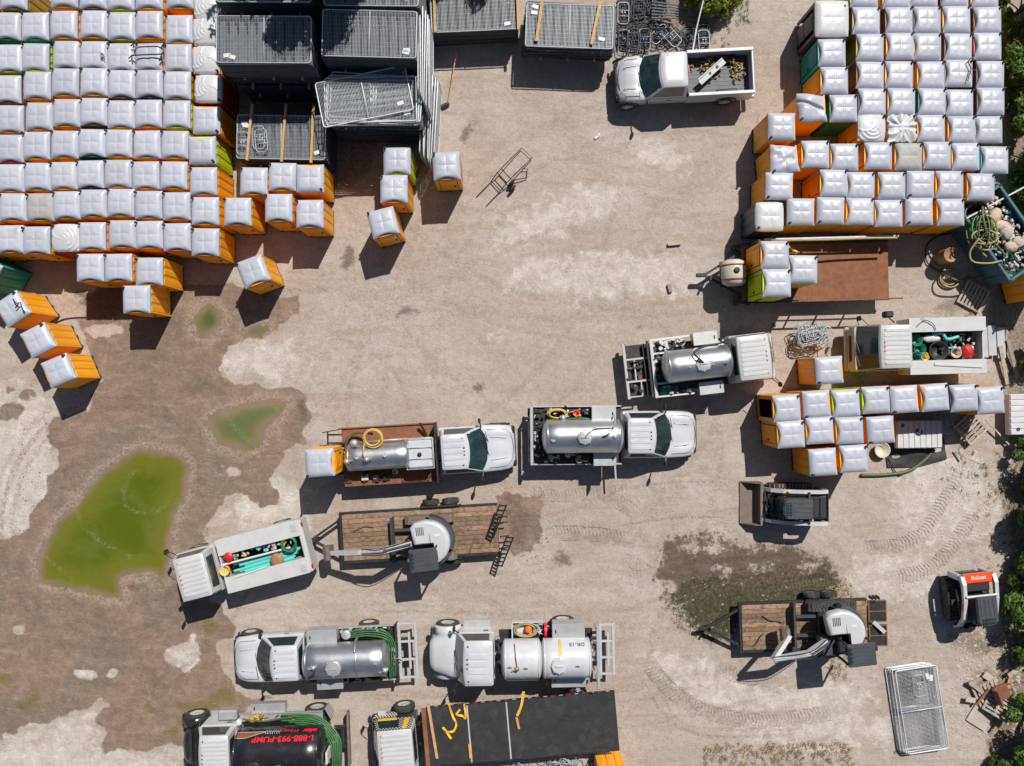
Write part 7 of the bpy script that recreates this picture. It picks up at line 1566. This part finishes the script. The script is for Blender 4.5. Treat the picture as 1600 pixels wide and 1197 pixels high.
# ------------------------------------------------------------------ trees and shrubs
def crown_mb(R_, Hc, nleaf, seed, clumps=14, leaf=.12):
    r = random.Random(seed); q = MB(); cl = []
    for k in range(clumps):
        a = r.uniform(0, 6.28); d = R_ * math.sqrt(r.random()) * .85; z = Hc * (.35 + .55 * r.random()) * (1 - .35 * d / R_)
        cl.append((d * math.cos(a), d * math.sin(a), z, R_ * r.uniform(.2, .42)))
    for k in range(nleaf):
        cx, cy, cz, cr = cl[k % clumps]
        d = Vector((r.gauss(0, 1), r.gauss(0, 1), r.gauss(0, 1) * .75)).normalized() * cr * (r.random() ** .35)
        c = Vector((cx, cy, cz)) + d; L_ = leaf * r.uniform(.6, 1.4)
        u = Vector((r.gauss(0, 1), r.gauss(0, 1), r.gauss(0, .5))).normalized(); n_ = (d.normalized() + Vector((r.gauss(0, .6), r.gauss(0, .6), .5 + r.gauss(0, .5)))).normalized()
        s = u.cross(n_).normalized(); u = n_.cross(s)
        q.add([c - u * L_, c + s * L_ * .42, c + u * L_, c - s * L_ * .42], [(0, 1, 2, 3)])
    return q, cl
TR = []
for sd, (R_, Hc, nl, lf) in enumerate(((1.5, 3.2, 5200, .13), (1.2, 2.4, 4200, .115), (2.2, 4.5, 8000, .15))):
    cq, cl = crown_mb(R_, Hc, nl, 40 + sd, 16 + 4 * sd, lf)
    tk_ = MB()
    for i, (x, y, z, c_) in enumerate(cl[:9]):
        tk_.tube(bez([(0, 0, 0), (x * .15, y * .15, z * .4), (x * .6, y * .6, z * .75), (x, y, z)], 3), .035, 5)
    tk_.tube([(0, 0, -.1), (0, 0, Hc * .35)], .09, 7)
    TR.append((cq.mesh('crown', M['leaf']), cq.mesh('crown', M['leaf_yellow']), tk_.mesh('trunk', M['bark'])))
def tree(label, px, py, k, sc, yaw, ylw=False, zs=1, name='shrub', z=0, cat='shrub'):
    t = thing(name, label, cat, P(px, py, z), yaw, 'shrubs and trees round the yard'); t.scale = (sc, sc, sc * zs)
    link('crown', TR[k][1 if ylw else 0], t); link('trunk', TR[k][2], t); return t
for i, (px, py, k, sc, yl, lab) in enumerate((
    (1588, 20, 0, .95, 0, 'leafy green tree at the top right corner beside the toilet block'), (1582, 80, 1, .9, 0, 'leafy green shrub beside the second row of the right toilet block'), (1590, 130, 0, .8, 0, 'bright green tree beside the third row of the right toilet block'), (1585, 180, 1, .85, 0, 'leafy shrub beside the row with the star shaped roof'), (1612, 240, 2, .7, 0, 'darker tree behind the teal toilet at the right edge'), (1590, 290, 1, .75, 0, 'low shrub right of the lowest rows of the right toilet block'), (1600, 335, 1, .6, 0, 'small shrub behind the teal dumpster'),
    (1592, 945, 0, .75, 0, 'leafy shrub touching the red and white track loader'), (1600, 900, 1, .8, 0, 'shrub just above the red and white track loader'), (1600, 1120, 0, .9, 0, 'green shrub below the broken pallets at the right edge'), (1590, 1190, 2, .55, 0, 'large green shrub in the bottom right corner'), (1560, 1200, 1, .6, 0, 'small green shrub left of the corner shrub at the bottom'), (1604, 1010, 1, .7, 0, 'shrub above the debris pile at the right edge'), (1615, 800, 2, .6, 0, 'dark shrub at the right edge level with the tyre tracks'), (1606, 715, 0, .75, 0, 'dark shrub at the right edge just below the ribbed tank'), (1610, 862, 1, .75, 0, 'shrub at the right edge above the red and white loader'), (1618, 765, 1, .8, 0, 'shrub at the right edge beside the swirling tyre marks'), (1615, 560, 1, .7, 0, 'shrub at the right edge behind the flat nosed truck'),
    (1092, 2, 1, .62, 1, 'yellow green sapling over the heap of fence feet'), (1122, 8, 1, .62, 1, 'yellow green sapling just right of the leaning steel pole'), (1108, -8, 0, .6, 1, 'yellow green sapling cut by the top edge above the pickup'))):
    tree(lab, px, py, k, sc, i * 1.3, bool(yl))
for k, (x, y, sc, zs, m_, lift) in enumerate(((-7.0, 18.7, 1.5, 1.0, 2, 4.6), (-.7, 18.0, .62, 1.7, 2, 0), (-3.2, 19.0, .9, 1.7, 2, 0))):
    t = tree(['tall tree beyond the top edge shading the dark fence stacks', 'slim tree beyond the top edge above the screened fence stack', 'tree beyond the top edge behind the pale stack'][k], 800, 598, m_, sc, k * 2.1, False, zs, 'tree', 0, 'tree'); t.location = (x, y, lift)
    if lift: MB().tube([(0, 0, -lift / sc - .1), (.05, .03, -lift / sc * .5), (0, 0, .3)], .12, 8).build('trunk', M['bark'], t)
# ------------------------------------------------------------------ ground cover: pebbles, clods, dry tufts, weeds
def place_pts(n, box, dens=None):
    out = []
    while len(out) < n:
        x, y = random.uniform(box[0], box[2]), random.uniform(box[1], box[3])
        if dens is None or random.random() < dens(x, y): out.append(P(x, y, 0))
    return out
def pebbles(nm, label, n, box, m_, smin, smax, dens=None):
    q = MB()
    for p in place_pts(n, box, dens):
        s = random.uniform(smin, smax) * random.uniform(.5, 1); z = zg(p.x, p.y); sx, sy, sz = s * random.uniform(.7, 1.3), s * random.uniform(.7, 1.3), s * random.uniform(.4, .8); a = random.uniform(0, 3); ca, sa = math.cos(a), math.sin(a)
        vs = [(p.x + ca * x * sx - sa * y * sy, p.y + sa * x * sx + ca * y * sy, z + zz * sz) for x, y, zz in ((1, .2, 0), (.2, 1, .1), (-1, .1, 0), (-.1, -1, .1), (.3, .2, .8), (-.3, -.1, .7), (0, 0, -.6))]
        q.add(vs, [(0, 1, 4), (1, 2, 5), (1, 5, 4), (2, 3, 5), (3, 0, 4), (3, 4, 5), (0, 3, 6), (3, 2, 6), (2, 1, 6), (1, 0, 6)])
    return tag(q.build(nm, M[m_], None), label, None, None, 'stuff')
pebbles('gravel', 'pale pebbles scattered over the yard', 2600, (0, 0, 1600, 1197), 'rock', .012, .035)
edge = lambda x, y: min(1, max(.06, (x - 1350) / 220)) if x > 1300 else (.25 if y > 900 and x > 960 else .02)
pebbles('gravel', 'stones and clods along the rough right edge', 2200, (960, 500, 1600, 1197), 'rock', .02, .07, edge)
pebbles('gravel', 'clods of mud round the green puddle', 700, (30, 660, 330, 960), 'mud_steel', .015, .05)
pebbles('gravel', 'pale stones in the debris below the red loader', 420, (1485, 985, 1595, 1150), 'concrete', .03, .11)
pebbles('dirt', 'dark clods by the tail of the wood decked trailer', 260, (780, 760, 860, 880), 'mud_steel', .015, .05)
def tufts(nm, label, pts, m_, h, n, spread):
    q = MB()
    for p in pts:
        z = zg(p.x, p.y)
        for k in range(n):
            a = random.uniform(0, 6.28); d = random.random() * spread; hh = h * random.uniform(.4, 1.2); b = Vector((p.x + d * math.cos(a * 3), p.y + d * math.sin(a * 3), z)); s = Vector((-math.sin(a), math.cos(a), 0)) * .008
            m = b + Vector((math.cos(a) * hh * .4, math.sin(a) * hh * .4, hh * .7)); e = b + Vector((math.cos(a) * hh * .9, math.sin(a) * hh * .9, hh * .8))
            q.add([b - s, b + s, m + s, m - s, e], [(0, 1, 2, 3), (3, 2, 4)])
    return tag(q.build(nm, M[m_], None), label, None, None, 'stuff')
gp = g2([(1030, 842), (1080, 832), (1150, 846), (1180, 852), (1235, 850), (1290, 868), (1312, 900), (1305, 935), (1230, 950), (1160, 965), (1148, 1005), (1110, 1002), (1085, 975), (1050, 950), (1028, 925)])
tufts('grass', 'low mossy weeds on the damp patch under the trailer tongue', place_pts(620, (1050, 880, 1180, 1005), lambda x, y: 1 if (x - 1110) ** 2 / 4200 + (y - 950) ** 2 / 2500 < 1 and random.random() < .9 else 0) + place_pts(140, (1180, 880, 1310, 935)), 'greengrass', .045, 6, .09)
tufts('dry_grass', 'dry tan grass tufts by the trailer and the right edge', place_pts(36, (1300, 905, 1332, 945)) + place_pts(30, (1285, 1020, 1325, 1060)) + place_pts(220, (1100, 1160, 1330, 1197)) + place_pts(120, (1540, 700, 1600, 1197)) + place_pts(30, (1500, 430, 1560, 500)) + place_pts(40, (1100, 20, 1140, 80)), 'drygrass', .11, 10, .12)
tufts('weeds', 'small green weeds along the right edge and under the saplings', place_pts(14, (1100, 1165, 1400, 1197)) + place_pts(160, (1560, 660, 1600, 1197)) + place_pts(30, (1150, 0, 1172, 40)) + place_pts(24, (1470, 690, 1540, 770)), 'leaf', .10, 8, .09)
